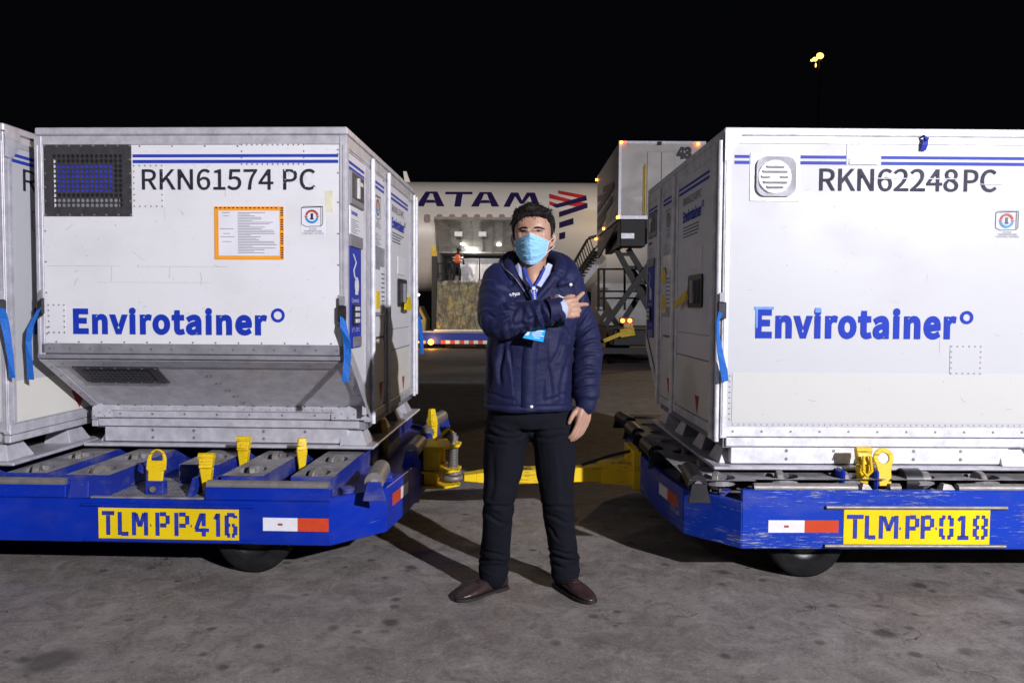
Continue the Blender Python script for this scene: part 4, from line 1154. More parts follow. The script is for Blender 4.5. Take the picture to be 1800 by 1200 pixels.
        mb = MB(); lettering(mb, back, 'Envirotainer', 0.177, 1.140, 0.627, 0.760, 0.0006, 0.020, 1.06); ring(mb, back, 1.192, 0.726, 0.020, 0.034, 0.0006); mb.build('brand_lettering', M['brandblue'], root)
        for u0, u1, z0, z1 in ((0.05, 0.42, 0.9600, 0.9614), (0.50, 0.95, 0.9588, 0.9600), (0.372, 0.3735, 0.885, 0.957), (0.66, 0.6612, 0.90, 0.957), (0.30, 0.86, 0.8815, 0.8826), (0.64, 0.641, 1.18, 1.245)):
            mb = MB(); back.slab(mb, u0, u1, z0, z1, -0.003, -0.0006); mb.build('panel_seam', M['seam'], pan)
        mb = MB(); back.slab(mb, 1.425, 1.462, 1.225, 1.325, -0.003, -0.0008); mb.build('tape_residue', M['residue'], pan)
        mbs = {k: MB() for k in ('ink', 'red', 'cyan', 'fine')}
        mb = MB(); back.slab(mb, 1.305, 1.425, 1.112, 1.252, -0.0015, -0.0005); mb.build('logo_sticker', M['paper'], root)
        logo(mbs, back, 1.31, 1.42, 1.116, 1.250, 0.0004)
        for k, mt in (('ink', 'ink'), ('red', 'red'), ('cyan', 'cyan'), ('fine', 'finetext')): hang(mbs[k], 'logo_print', M[mt], root)
        # document in an orange bordered pouch
        mb = MB(); back.slab(mb, 0.885, 1.223, 0.996, 1.249, -0.0015, 0.002); dc = mb.build('document_pouch', M['orange'], root)
        dc['label'] = 'white printed sheet in an orange bordered pouch'
        mb = MB(); back.slab(mb, 0.905, 1.203, 1.013, 1.229, 0.002, 0.003); mb.build('document_sheet', M['paper'], dc)
        mb = MB()
        rnd = random.Random(3)
        for k in range(26):
            z = 1.218 - k*0.0077
            if rnd.random() < 0.5: back.slab(mb, 0.912 + 0.02*rnd.random(), 0.945+0.04*rnd.random(), z, z+0.0022, 0.003, 0.0036)
            back.slab(mb, 1.0, 1.0 + rnd.uniform(0.05, 0.19), z, z+0.0024, 0.003, 0.0036)
        mb.build('document_print', M['finetext'], dc)
        mb = MB()
        for k in range(15): back.slab(mb, 0.890+k*0.0208, 0.900+k*0.0208, 1.2395, 1.2455, 0.002, 0.0028)
        for k in range(22): 
            if k % 6 != 5: back.slab(mb, 1.2085, 1.2215, 1.003+k*0.0112, 1.009+k*0.0112, 0.002, 0.0028)
        mb.build('border_print', M['ink'], dc)
        mb = MB()
        R = lambda *a: back.rivets(mb, *a)
        R(rect_pts(0.052, 0.474, 1.208, 1.540, 7, 5), 0.003, 0.0065)
        R(row(0.52, 1.0, 1.538, 4), -0.002, 0.005); R(row(0.09, 1.45, 0.590, 13), -0.002, 0.005)
        R(row(0.06, 1.48, 0.558, 15), 0.004, 0.006)
        R([(0.045, z) for z in (1.13, 0.98, 0.83, 0.66, 0.63)], -0.002, 0.005); R([(1.487, z) for z in (1.52, 1.50, 1.41, 1.27, 1.12, 0.97, 0.82, 0.68)], -0.002, 0.005)
        R(rect_pts(0.490, 0.628, 1.250, 1.445, 5, 7), -0.001, 0.0042); R(rect_pts(1.02, 1.322, 1.452, 1.544, 12, 3), -0.001, 0.0045); R(rect_pts(0.054, 0.132, 0.636, 0.770, 3, 5), -0.001, 0.0045)
        S = lambda pts, n=0.001, r=0.006: slope.rivets(mb, pts, n, r)
        S(row(0.06, 1.47, 0.008, 16)); S([(0.022, z) for z in (0.06, 0.16, 0.26, 0.36, 0.45)], 0.006); S([(CW-0.022, z) for z in (0.06, 0.16, 0.26, 0.36, 0.45)], 0.006)
        S(rect_pts(0.135, 0.546, 0.288, 0.442, 6, 1), 0.007); S([(0.31,0.49),(1.34,0.49),(0.1,0.49)], 0.005)
        S([(0.78,0.36),(0.80,0.36),(0.80,0.28),(0.82,0.28),(0.82,0.20),(0.84,0.20),(0.84,0.13),(0.86,0.13),(0.85,0.05),(0.87,0.05),(0.86,0.04)], 0.001, 0.006)
        fb = Frame(q(CW,CB_,0), (-1,0,0), (0,1,0))
        fb.rivets(mb, row(0.16, 1.42, 0.178, 8), 0.003, 0.007); fb.rivets(mb, row(0.19, 0.30, 0.208, 7), 0.0125, 0.004); fb.rivets(mb, row(0.85, 1.38, 0.208, 12), 0.0125, 0.004)
        hang(mb, 'rivet', M['rivet'], root, 'stuff')
        # patch sheets under the rivets and corner gussets at the foot of the slope
        mb = MB()
        for r_ in ((0.484, 0.634, 1.244, 1.451), (1.014, 1.328, 1.447, 1.549), (0.049, 0.137, 0.631, 0.775)): back.slab(mb, *r_, -0.004, -0.001)
        mb.split('repair_patch', M['panel_a'], root)
        mb = MB(); fb.sheet(mb, [(0.012,0.158),(0.125,0.158),(0.125,0.19),(0.062,0.235),(0.012,0.215)], 0.0125, 0.016); fb.sheet(mb, [(CW-0.20,0.158),(CW-0.012,0.158),(CW-0.012,0.255),(CW-0.10,0.235),(CW-0.20,0.19)], 0.0125, 0.016)
        mb.split('foot_gusset', M['alu'], root)
        mb = MB(); fb.rivets(mb, [(0.02+0.03*i, 0.165+0.02*(i % 2)) for i in range(4)] + [(CW-0.18+0.035*i, 0.168+0.022*(i % 2)) for i in range(5)], 0.016, 0.005); hang(mb, 'rivet', M['rivet'], root, 'stuff')
    scuffs(back, 0.06, CW-0.06, 0.62, 1.53, 90, -0.0012, root, 5)
    scuffs(slope, 0.08, CW-0.08, 0.05, 0.45, 30, 0.001, root, 6)
    scuffs(doors, 1.04, 1.76, 0.22, 1.48, 60, -0.0018, root, 7)
    scuffs(plain_, 0.06, 1.4, 0.45, 1.48, 60, -0.0012, root, 8)
    scuffs(flat, 0.06, CW-0.06, 0.48, 1.52, 80, -0.0012, root, 9)
    scuffs(flat, 0.07, CW-0.07, 0.24, 0.45, 25, 0.0010, root, 10)
    # ---- flat end dressing
    mb = MB()
    vq = [(0.121, 1.282, 0.359, 1.511)]
    flat.slab(mb, 0.031, CW-0.031, 0.206, CH-0.076, -0.02, -0.002)
    mb.build('flat_panel', M['panel_b'], root)
    mb = MB(); flat.slab(mb, 0.055, CW-0.045, 0.225, 0.463, -0.004, 0.0005); mb.build('kick_panel', M['cream_b'], root)
    if variant == 'B':
        mb = MB()   # vent: square plate with dished recess and round louvred disc
        u0, u1, z0, z1 = 0.121, 0.359, 1.282, 1.511; cu, cz = 0.237, 1.396
        flat.slab(mb, u0, u1, z0, z1, -0.003, 0.002); vt = mb.build('vent_plate', M['alu_bright'], root, 0.002)
        mb = MB()
        outer = rounded(u0+0.028, u1-0.022, z0+0.022, z1-0.020, 0.045, 6); n = len(outer)
        inner = []
        for (u, z) in outer:
            d = Vector((u-cu, z-cz)).normalized(); inner.append((cu + d.x*0.082, cz + d.y*0.082))
        o_ = [flat.P(u, z, 0.016) for u, z in outer]; o2 = [flat.P(u, z, 0.0022) for u, z in outer]; i_ = [flat.P(u, z, 0.004) for u, z in inner]
        mb.add(o_ + o2 + i_, [(k, (k+1) % n, n+(k+1) % n, n+k) for k in range(n)] + [(k, (k+1) % n, 2*n+(k+1) % n, 2*n+k) for k in range(n)], 0, False)
        mb.build('vent_dish', M['alu'], vt)
        mb = MB(); mb.lathe(flat.P(cu, cz, 0), flat.n, [(0.003, 0.081), (0.012, 0.079), (0.014, 0.076), (0.015, 0.0005)], 28, 0, False); ds = mb.build('vent_disc', M['alu_bright'], vt)
        for k, (dz, w, x) in enumerate(((0.047, 0.045, 0), (0.025, 0.062, 0), (0.0, 0.024, -0.045), (0.0, 0.022, 0.042), (-0.025, 0.060, 0), (-0.048, 0.042, 0))):
            mb = MB()
            b = [flat.P(cu+x-w,cz+dz-0.005,0.015), flat.P(cu+x+w,cz+dz-0.005,0.015), flat.P(cu+x+w,cz+dz+0.006,0.015), flat.P(cu+x-w,cz+dz+0.006,0.015)]
            t = [flat.P(cu+x-w+0.006,cz+dz-0.005,0.016), flat.P(cu+x+w-0.006,cz+dz-0.005,0.016), flat.P(cu+x+w-0.006,cz+dz-0.001,0.027), flat.P(cu+x-w+0.006,cz+dz-0.001,0.027)]
            mb.hexa(b, t); mb.build('louvre', M['alu_bright'], ds)
            mb = MB(); flat.slab(mb, cu+x-w+0.004, cu+x+w-0.004, cz+dz-0.0095, cz+dz-0.0055, 0.0151, 0.0155); mb.build('louvre_slot', M['vent'], ds)
        mb = MB(); lettering(mb, flat, idtext.split()[0], 0.453, 1.118, 1.332, 1.440, 0.0006, 0.005); lettering(mb, flat, 'PC', 1.145, 1.302, 1.332, 1.440, 0.0006, 0.005); idl = mb.build('id_lettering', M['ink_grey'], root)
        mb = MB(); flat.slab(mb, 0.70, 1.14, 1.392, 1.396, 0.0007, 0.001); flat.slab(mb, 1.22, 1.33, 1.368, 1.371, 0.0007, 0.001); hang(mb, 'lettering_scrape', M['panel_b'], idl)
        mb = MB(); lettering(mb, flat, 'Envirotainer', 0.162, 1.130, 0.628, 0.778, 0.0006, 0.020, 1.06); ring(mb, flat, 1.178, 0.735, 0.017, 0.032, 0.0006); br = mb.build('brand_lettering', M['brandblue'], root)
        mb = MB(); flat.slab(mb, 0.155, 0.248, 0.768, 0.781, 0.0007, 0.0013); flat.slab(mb, 0.447, 0.475, 0.755, 0.778, 0.0007, 0.0013); flat.slab(mb, 0.163, 0.172, 0.68, 0.78, 0.0007, 0.0012); mb.build('tape_scrap', plain('pale_blue_tape', (0.12, 0.30, 0.72), 0.35), br)
        mbs = {k: MB() for k in ('ink', 'red', 'cyan', 'fine')}
        logo(mbs, flat, 1.303, 1.418, 1.118, 1.243, 0.0004)
        for k, mt in (('ink', 'finetext'), ('red', 'red'), ('cyan', 'cyan'), ('fine', 'finetext')): hang(mbs[k], 'logo_print', M[mt], root)
        mb = MB(); flat.slab(mb, 0.580, 0.745, 1.455, 1.552, -0.003, 0.0006); flat.slab(mb, 1.102, 1.257, 0.458, 0.602, -0.003, 0.0006); mb.split('repair_patch', M['panel_b'], root)
        mb = MB(); flat.slab(mb, 0.592, 0.728, 1.458, 1.485, 0.0007, 0.006); mb.build('plate_holder', M['alu_bright'], root, 0.002)
        mb = MB(); R = lambda *a: flat.rivets(mb, *a)
        R(rect_pts(u0+0.008, u1-0.008, z0+0.008, z1-0.008, 4, 5), 0.002, 0.005); R(rect_pts(1.108, 1.250, 0.466, 0.596, 5, 5), 0.0006, 0.0048)
        R(row(0.588, 0.735, 1.546, 6), 0.0006, 0.004); R([(0.588,1.50),(0.735,1.50),(0.588,1.475),(0.735,1.475)], 0.0006, 0.004)
        R(row(0.06, 1.48, 0.214, 52), -0.002, 0.0042); R(row(0.06, 1.46, 0.182, 11), 0.003, 0.0065)
        R([(0.043, 0.24+0.026*i) for i in range(9)], -0.001, 0.0045); R([(CW-0.052, 0.24+0.026*i) for i in range(9)], 0.0006, 0.0045)
        R([(0.02,1.60),(0.055,1.60),(0.02,1.575),(0.055,1.575),(0.012,1.565),(0.008,1.50)], 0.006, 0.006); R([(CW-0.02,1.60),(CW-0.055,1.60),(CW-0.02,1.565),(CW-0.055,1.565)], 0.006, 0.006)
        hang(mb, 'rivet', M['rivet'], root, 'stuff')
        mb = MB(); flat.sheet(mb, [(0.0,1.47),(0.03,1.47),(0.034,1.515),(0.065,1.555),(0.075,1.585),(0.075,1.612),(0.0,1.612)], 0.0085, 0.0105); flat.sheet(mb, [(CW,1.47),(CW-0.03,1.47),(CW-0.034,1.515),(CW-0.095,1.555),(CW-0.095,1.612),(CW,1.612)], 0.0085, 0.0105); mb.split('corner_gusset', M['alu_bright'], root)
        mb = MB(); mb.tube([flat.P(0.935,1.588,0.0), flat.P(0.935,1.592,0.02), flat.P(0.945,1.57,0.03), flat.P(0.955,1.588,0.0)], 0.006, 6); 
        mb.ribbon([flat.P(0.948,1.585,0.02), flat.P(0.945,1.55,0.016), flat.P(0.94,1.525,0.006)], [flat.r*0.013]*3, 0.004); mb.build('roof_strap_end', M['stripe'], root)
    # ---- plain long side
    mb = MB(); plain_.sheet(mb, [(0.03,0.195),(1.50,0.195),(CD-0.04,0.56),(CD-0.04,1.528),(0.03,1.528)], -0.02, -0.002); mb.build('long_panel', M['panel_b'], root)
    mb = MB(); plain_.sheet(mb, [(0.05,0.20),(1.49,0.20),(1.62,0.40),(0.05,0.40)], -0.004, 0.0); mb.build('kick_panel', M['cream'], root)
    mb = MB(); plain_.slab(mb, 0.0, CB_, 0.143, 0.193, -0.03, 0.004); plain_.slab(mb, 0.0, CB_, 0.105, 0.140, -0.03, 0.002); mb.split('base_rail', alu, root, 0.003)
    mb = MB(); plain_.slab(mb, 0.03, 0.05, 0.195, 1.528, -0.02, 0.004); mb.build('side_post', alu, root)
    mb = MB(); plain_.sheet(mb, [(0.0,1.47),(0.05,1.47),(0.11,1.54),(0.11,1.60),(0.0,1.60)], 0.0045, 0.008); mb.split('corner_gusset', alu, root)
    mb = MB(); lettering(mb, plain_, 'RKN', 0.135, 0.52, 1.33, 1.436, 0.0006); mb.build('id_lettering', M['ink'], root)
    mb = MB(); lettering(mb, plain_, 'Envirotainer', 0.20, 1.15, 0.62, 0.76, 0.0006, 0.02); mb.build('brand_lettering', M['stripe'], root)
    mbs = {k: MB() for k in ('ink', 'red', 'cyan', 'fine')}
    logo(mbs, plain_, 0.20, 0.33, 1.10, 1.24, 0.0006)
    for k, mt in (('ink', 'ink'), ('red', 'red'), ('cyan', 'cyan'), ('fine', 'finetext')): hang(mbs[k], 'logo_print', M[mt], root)
    mb = MB(); plain_.sheet(mb, [(0.50,0.305),(0.64,0.305),(0.57,0.205)], 0.0005, 0.0012); mb.split('red_arrow', M['red'], root)
    return root

def local_pt(root_pos, rz, off):
    c, s = cos(rz), sin(rz)
    return Vector((root_pos[0] + c*off[0] - s*off[1], root_pos[1] + s*off[0] + c*off[1], root_pos[2] + off[2]))

def place(corner_xy, corner_local, rz):
    """root position so that the local corner lands on corner_xy"""
    x, y = corner_local[0]-CW/2, corner_local[1]-CB_/2
    c, s = cos(rz), sin(rz)
    return (corner_xy[0] - (c*x - s*y), corner_xy[1] - (s*x + c*y), DECK)

YA, YB = -0.0375, 0.0097
posA = place((-0.793, 3.8006), (0, CD), pi + YA)
posB = place((1.004, 3.7665), (0, 0), YB)
posC = place((-2.412, 3.76), (CW, 0), YA)
contA = container('white container marked RKN61574 PC with dark square grille and orange document pouch', posA, pi + YA, 'A', 'RKN61574 PC')
contB = container('white container marked RKN62248 PC with round louvred vent on its flat front', posB, YB, 'B', 'RKN62248 PC')
contC = container('white container at the far left edge, its lettering mostly hidden behind the next one', posC, YA, 'C', 'RKN')

# neighbour outside the frame on the right dolly throws light back like the others: not needed, left out

# ------------------------------------------------------------------ blue tie straps hanging from the corner posts
def strap(label, top, path, wv, tw=None):
    t = Vector(top)
    r = thing('tie_strap', label, 'strap', t, 0, 'blue tie straps on the containers')
    P = [Vector(p)-t for p in path]
    mb = MB()
    mb.ribbon(P, [Vector(w) for w in wv], 0.0035); mb.build('webbing', M['strap'], r)
    w = Vector(wv[0]).normalized(); d = Vector((0,0,1))
    mb = MB(); n = w.cross(d).normalized()*0.010
    a = [-w*0.020-d*0.050-n, w*0.020-d*0.050-n, w*0.020+d*0.030-n, -w*0.020+d*0.030-n]
    mb.hexa(a, [p+n*2 for p in a]); mb.build('buckle', M['blackmetal'], r, 0.004)
    mb = MB(); a = [-w*0.012+d*0.032-n*0.6, w*0.012+d*0.032-n*0.6, w*0.012+d*0.075-n*0.6, -w*0.012+d*0.075-n*0.6]
    mb.hexa(a, [p+n*1.2 for p in a]); mb.build('strap_hook', M['alu_dark'], r)
    return r
x_ = Vector((1,0,0))
def pts_at(seq): return [at(*p) for p in seq]
p = pts_at([(601,548,3.78), (604,575,3.755), (610,600,3.755), (611,625,3.76), (609,650,3.765), (607,671,3.765)])
strap('blue strap hanging at the right front corner of the grille container', p[0], p, [(0.010,0,0), (0.014,0.010,0), (0.018,-0.006,0), (0.017,0,0), (0.016,0.004,0), (0.016,0,0)])
p = pts_at([(71,538,3.84), (62,556,3.80), (53,575,3.80), (50,600,3.81), (52,635,3.815), (54,667,3.82)])
strap('twisted blue strap hanging at the left front corner of the grille container', p[0], p, [(0.012,0,0.01), (0.010,0.01,0.012), (0.007,0.014,0.004), (0.009,0.010,0), (0.014,0,0), (0.016,0,0)])
p = pts_at([(2,538,3.74), (7,560,3.71), (13,590,3.71), (18,625,3.715), (22,664,3.72)])
strap('blue strap hanging at the corner of the container on the far left edge', p[0], p, [(0.012,0.006,0), (0.016,0.006,0.004), (0.012,0.010,0), (0.012,0.006,0), (0.013,0,0)])
p = pts_at([(1269,542,3.75), (1262,565,3.72), (1262,590,3.715), (1266,620,3.72), (1272,650,3.73), (1275,670,3.735)])
strap('blue strap hanging at the left front corner of the round vent container', p[0], p, [(0.014,0,0), (0.010,0.012,0.006), (0.011,0.012,0), (0.014,0.006,0), (0.017,0,0.004), (0.016,0,0.003)])
p = pts_at([(733,545,5.86), (738,570,5.88), (741,595,5.88), (742,622,5.88)])
strap('blue strap hanging at the far rear corner of the grille container', p[0], p, [(0.012,0.02,0), (0.012,0.02,0), (0.012,0.018,0), (0.01,0.018,0)])

# yellow seal tags tied to the door latches
def seal(label, root_pos, rz, u, z, shape):
    fr_o = local_pt(root_pos, rz, (-CW/2, CD - CB_/2, 0)); c, s = cos(rz), sin(rz)
    fr = Frame(fr_o, (s, -c, 0), (-c, -s, 0))
    base = fr.P(u, z, 0.03)
    r = thing('seal_tag', label, 'tag', base, 0, 'yellow seal tags on the door latches')
    f2 = Frame((0,0,0), fr.r, fr.n)
    mb = MB(); f2.sheet(mb, shape, 0.0, 0.006); mb.build('tag_plate', M['yellow_sign'], r)
    mb = MB(); mb.tube([f2.P(0, 0.0, 0.003), f2.P(0.01, 0.05, -0.008), f2.P(-0.005, 0.085, -0.016)], 0.004, 5); mb.build('seal_wire', M['yellow'], r)
    return r
seal('yellow seal tag hanging from the wide door latch of the grille container', posA, pi+YA, 1.53, 0.80, [(-0.14,-0.045),(-0.02,-0.055),(0.10,-0.05),(0.09,0.02),(0.02,0.045),(-0.06,0.0),(-0.13,-0.005)])
seal('yellow seal tag sticking out of the door latch of the round vent container', posB, YB, 1.37, 0.82, [(-0.26,-0.05),(0.02,-0.0),(0.05,0.035),(-0.02,0.04),(-0.24,-0.01)])
# ------------------------------------------------------------------ cargo dollies (local lx runs from the coupling end, sign s)
DW, DL = 2.36, 3.25       # width across the train, length along it
M['plate_hole'] = M['black']

def stencil_sign(mb, fr, glyphs, u0, u1, z0, z1, n):
    """blue stencil characters made of separate bars"""
    for ch, a, b in glyphs:
        x0 = u0 + (u1-u0)*a; x1 = u0 + (u1-u0)*b; w = x1-x0; h = z1-z0; t = 0.020
        S = lambda ax, az, bx, bz, tt=t: _bar(mb, fr, x0+w*ax, z0+h*az, x0+w*bx, z0+h*bz, tt, n)
        if ch == 'T': S(0, .94, 1, .94); S(.5, 0, .5, .84)
        elif ch == 'L': S(.12, 0, .12, 1); S(.28, .06, 1, .06)
        elif ch == 'M': S(.09, 0, .09, 1); S(.91, 0, .91, 1); S(.22, .95, .48, .38, t*.9); S(.78, .95, .52, .38, t*.9)
        elif ch == 'W': S(.09, 0, .09, 1); S(.91, 0, .91, 1); S(.24, .96, .5, .34, t*.9); S(.76, .96, .5, .34, t*.9)
        elif ch == 'P': S(.13, 0, .13, 1); S(.32, .93, .80, .93); S(.32, .45, .80, .45); S(.90, .50, .90, .88)
        elif ch == '4': S(.62, 0, .62, .36); S(.62, .44, .62, 1); S(.0, .27, .52, .27, t*.85); S(.73, .27, 1, .27, t*.85); S(.08, .30, .48, .98)
        elif ch == '1': S(.62, 0, .62, 1); S(.22, .74, .50, .95, t*.8)
        elif ch == 'I': S(.5, .1, .5, 1); S(.1, .78, .36, .96, t*.8); S(.05, .05, .95, .05)
        elif ch == '6': S(.13, .06, .13, .92); S(.16, .94, .84, .94); S(.16, .06, .42, .06); S(.58, .06, .84, .06); S(.88, .08, .88, .47); S(.27, .50, .44, .50, t*.8); S(.58, .50, .84, .50, t*.8); S(.88, .80, .88, .92)
        elif ch == '0': S(.13, .09, .13, .46); S(.13, .54, .13, .91); S(.87, .09, .87, .46); S(.87, .54, .87, .91); S(.17, .93, .42, .93); S(.58, .93, .83, .93); S(.17, .07, .42, .07); S(.58, .07, .83, .07)
        elif ch == '8':
            for za, zb in ((.06, .50), (.50, .94)):
                S(.13, za+.04, .13, zb-.05); S(.87, za+.04, .87, zb-.05)
            for z in (.06, .50, .94): S(.18, z, .43, z, t*.9); S(.57, z, .82, z, t*.9)
        elif ch == '.': S(.2, .44, .8, .44, 0.013)
def _bar(mb, fr, x0, z0, x1, z1, t, n):
    d = Vector((x1-x0, z1-z0)); L = d.length
    d = d/L if L > 1e-6 else Vector((1, 0)); p = Vector((-d.y, d.x))*t/2
    mb.add([fr.P(x0-p.x, z0-p.y, n), fr.P(x1-p.x, z1-p.y, n), fr.P(x1+p.x, z1+p.y, n), fr.P(x0+p.x, z0+p.y, n)], [(0,1,2,3)])

def holed_plate(mb, x0, x1, y0, y1, z, holes, rx, ry, th=0.008):
    """flat deck strip along y with oval openings centred on x, one per cell (y positions ascending)"""
    cx = (x0+x1)/2; edges = [y0] + [(holes[i]+holes[i+1])/2 for i in range(len(holes)-1)] + [y1]
    for i, hy in enumerate(holes):
        a, b = edges[i], edges[i+1]; N = 16; sq = []; ho = []
        for k in range(N):
            an = 2*pi*k/N; c, s = cos(an), sin(an); mxx = max(abs(c), abs(s))
            X = cx + c/mxx*(x1-x0)/2; Yv = s/mxx
            Y = hy + (Yv*(b-hy) if Yv > 0 else Yv*(hy-a))
            sq.append((X, Y, z)); ho.append((cx + c*rx, hy + s*ry, z))
        mb.add(sq + ho + [(p[0], p[1], z-0.03) for p in ho], [(k, (k+1) % N, N+(k+1) % N, N+k) for k in range(N)] + [(N+k, N+(k+1) % N, 2*N+(k+1) % N, 2*N+k) for k in range(N)])

def caster_mesh():
    mb = MB()
    mb.lathe((-0.015, 0, 0), (1, 0, 0), [(0, 0.010), (0.0, 0.028), (0.0, 0.040), (0.004, 0.043), (0.026, 0.043), (0.030, 0.040), (0.030, 0.028), (0.030, 0.010)], 18, 0, False)
    mb.lathe((-0.020, 0, 0), (1, 0, 0), [(0, 0.001), (0.0, 0.014), (0.040, 0.014), (0.040, 0.001)], 10)
    mb.hexa([(-0.024,-0.02,-0.05),(-0.019,-0.02,-0.05),(-0.019,0.02,-0.05),(-0.024,0.02,-0.05)],[(-0.024,-0.012,0.012),(-0.019,-0.012,0.012),(-0.019,0.012,0.012),(-0.024,0.012,0.012)])
    mb.hexa([(0.019,-0.02,-0.05),(0.024,-0.02,-0.05),(0.024,0.02,-0.05),(0.019,0.02,-0.05)],[(0.019,-0.012,0.012),(0.024,-0.012,0.012),(0.024,0.012,0.012),(0.019,0.012,0.012)])
    o = mb.build('caster', M['steel']); me = o.data; bpy.data.objects.remove(o); return me
CASTER = caster_mesh()

def d_loop(parent, loc, rz, mat, kind):
    """flat lifting eye: plate with an arched opening"""
    mb = MB(); w = 0.046; t = 0.014; N = 14
    if kind == 'arch':
        zo, h0 = 0.115, 0.0
        outer = [(-w*0.72, h0), (w*0.72, h0), (w*0.80, 0.07), (w, 0.075), (w, zo)] + [(w*cos(pi*k/N), zo + w*1.25*sin(pi*k/N)) for k in range(1, N)] + [(-w, zo), (-w, 0.075), (-w*0.80, 0.07)]
        ih = 0.128; iw = w*0.62
        inner = [(iw*cos(pi*k/N), ih + iw*1.30*sin(pi*k/N)) for k in range(N+1)] + [(-iw, 0.118), (iw, 0.118)]
    else:
        zo = 0.135
        outer = [(-w*0.62, 0), (w*0.62, 0), (w*0.72, 0.085)] + [(w*1.05*cos(a), zo + w*1.05*sin(a)) for a in [radians(-35 + 250*k/N) for k in range(N+1)]] + [(-w*0.72, 0.085)]
        inner = [(w*0.55*cos(2*pi*k/N), zo + w*0.55*sin(2*pi*k/N)) for k in range(N)]
    # bridge the hole with a triangulated ring
    bm = bmesh.new()
    vo = [bm.verts.new((x, -t/2, z)) for x, z in outer]; vi = [bm.verts.new((x, -t/2, z)) for x, z in inner]
    eo = [bm.edges.new((vo[i], vo[(i+1) % len(vo)])) for i in range(len(vo))]; ei = [bm.edges.new((vi[i], vi[(i+1) % len(vi)])) for i in range(len(vi))]
    r = bmesh.ops.triangle_fill(bm, edges=eo+ei, use_beauty=True, use_dissolve=False)
    fs = [f for f in bm.faces]
    ex = bmesh.ops.extrude_face_region(bm, geom=fs)
    for v in [g_ for g_ in ex['geom'] if isinstance(g_, bmesh.types.BMVert)]: v.co.y += t
    bmesh.ops.recalc_face_normals(bm, faces=bm.faces)
    me = bpy.data.meshes.new('lifting_eye'); bm.to_mesh(me); bm.free(); me.materials.append(mat)
    o = mesh_obj('stop_eye', me, parent); o.location = loc; o.rotation_euler = (radians(-10), 0, rz)
    b = o.modifiers.new('bevel', 'BEVEL'); b.width = 0.003; b.limit_method = 'ANGLE'
    return o

def latch(parent, loc, rz, h=0.20, hook=True, lean=0.0):
    """pivoting pallet stop: tapered post with a folded lip at the top"""
    mb = MB()
    b = [(-0.013,-0.016,0), (0.013,-0.016,0), (0.013,0.016,0), (-0.013,0.016,0)]
    t = [(-0.028,-0.030+lean,h*0.68), (0.028,-0.030+lean,h*0.68), (0.028,0.018+lean,h*0.68), (-0.028,0.018+lean,h*0.68)]
    mb.hexa(b, t)
    if hook:
        mb.hexa([(-0.030,-0.036+lean,h*0.70), (0.030,-0.036+lean,h*0.70), (0.030,0.010+lean,h*0.70), (-0.030,0.010+lean,h*0.70)],
                [(-0.034,-0.018+lean,h*0.95), (0.034,-0.018+lean,h*0.95), (0.034,0.020+lean,h*0.95), (-0.034,0.020+lean,h*0.95)])
        mb.cyl((-0.036,-0.006+lean,h*0.97), (0.036,-0.006+lean,h*0.97), 0.018, None, 10)
    else:
        mb.hexa(t, [(-0.016,-0.012+lean,h), (0.022,-0.012+lean,h), (0.022,0.016+lean,h), (-0.016,0.016+lean,h)])
    o = mb.build('pallet_stop', M['yellow'], parent, 0.004); o.location = loc; o.rotation_euler = (0, 0, rz)
    return o

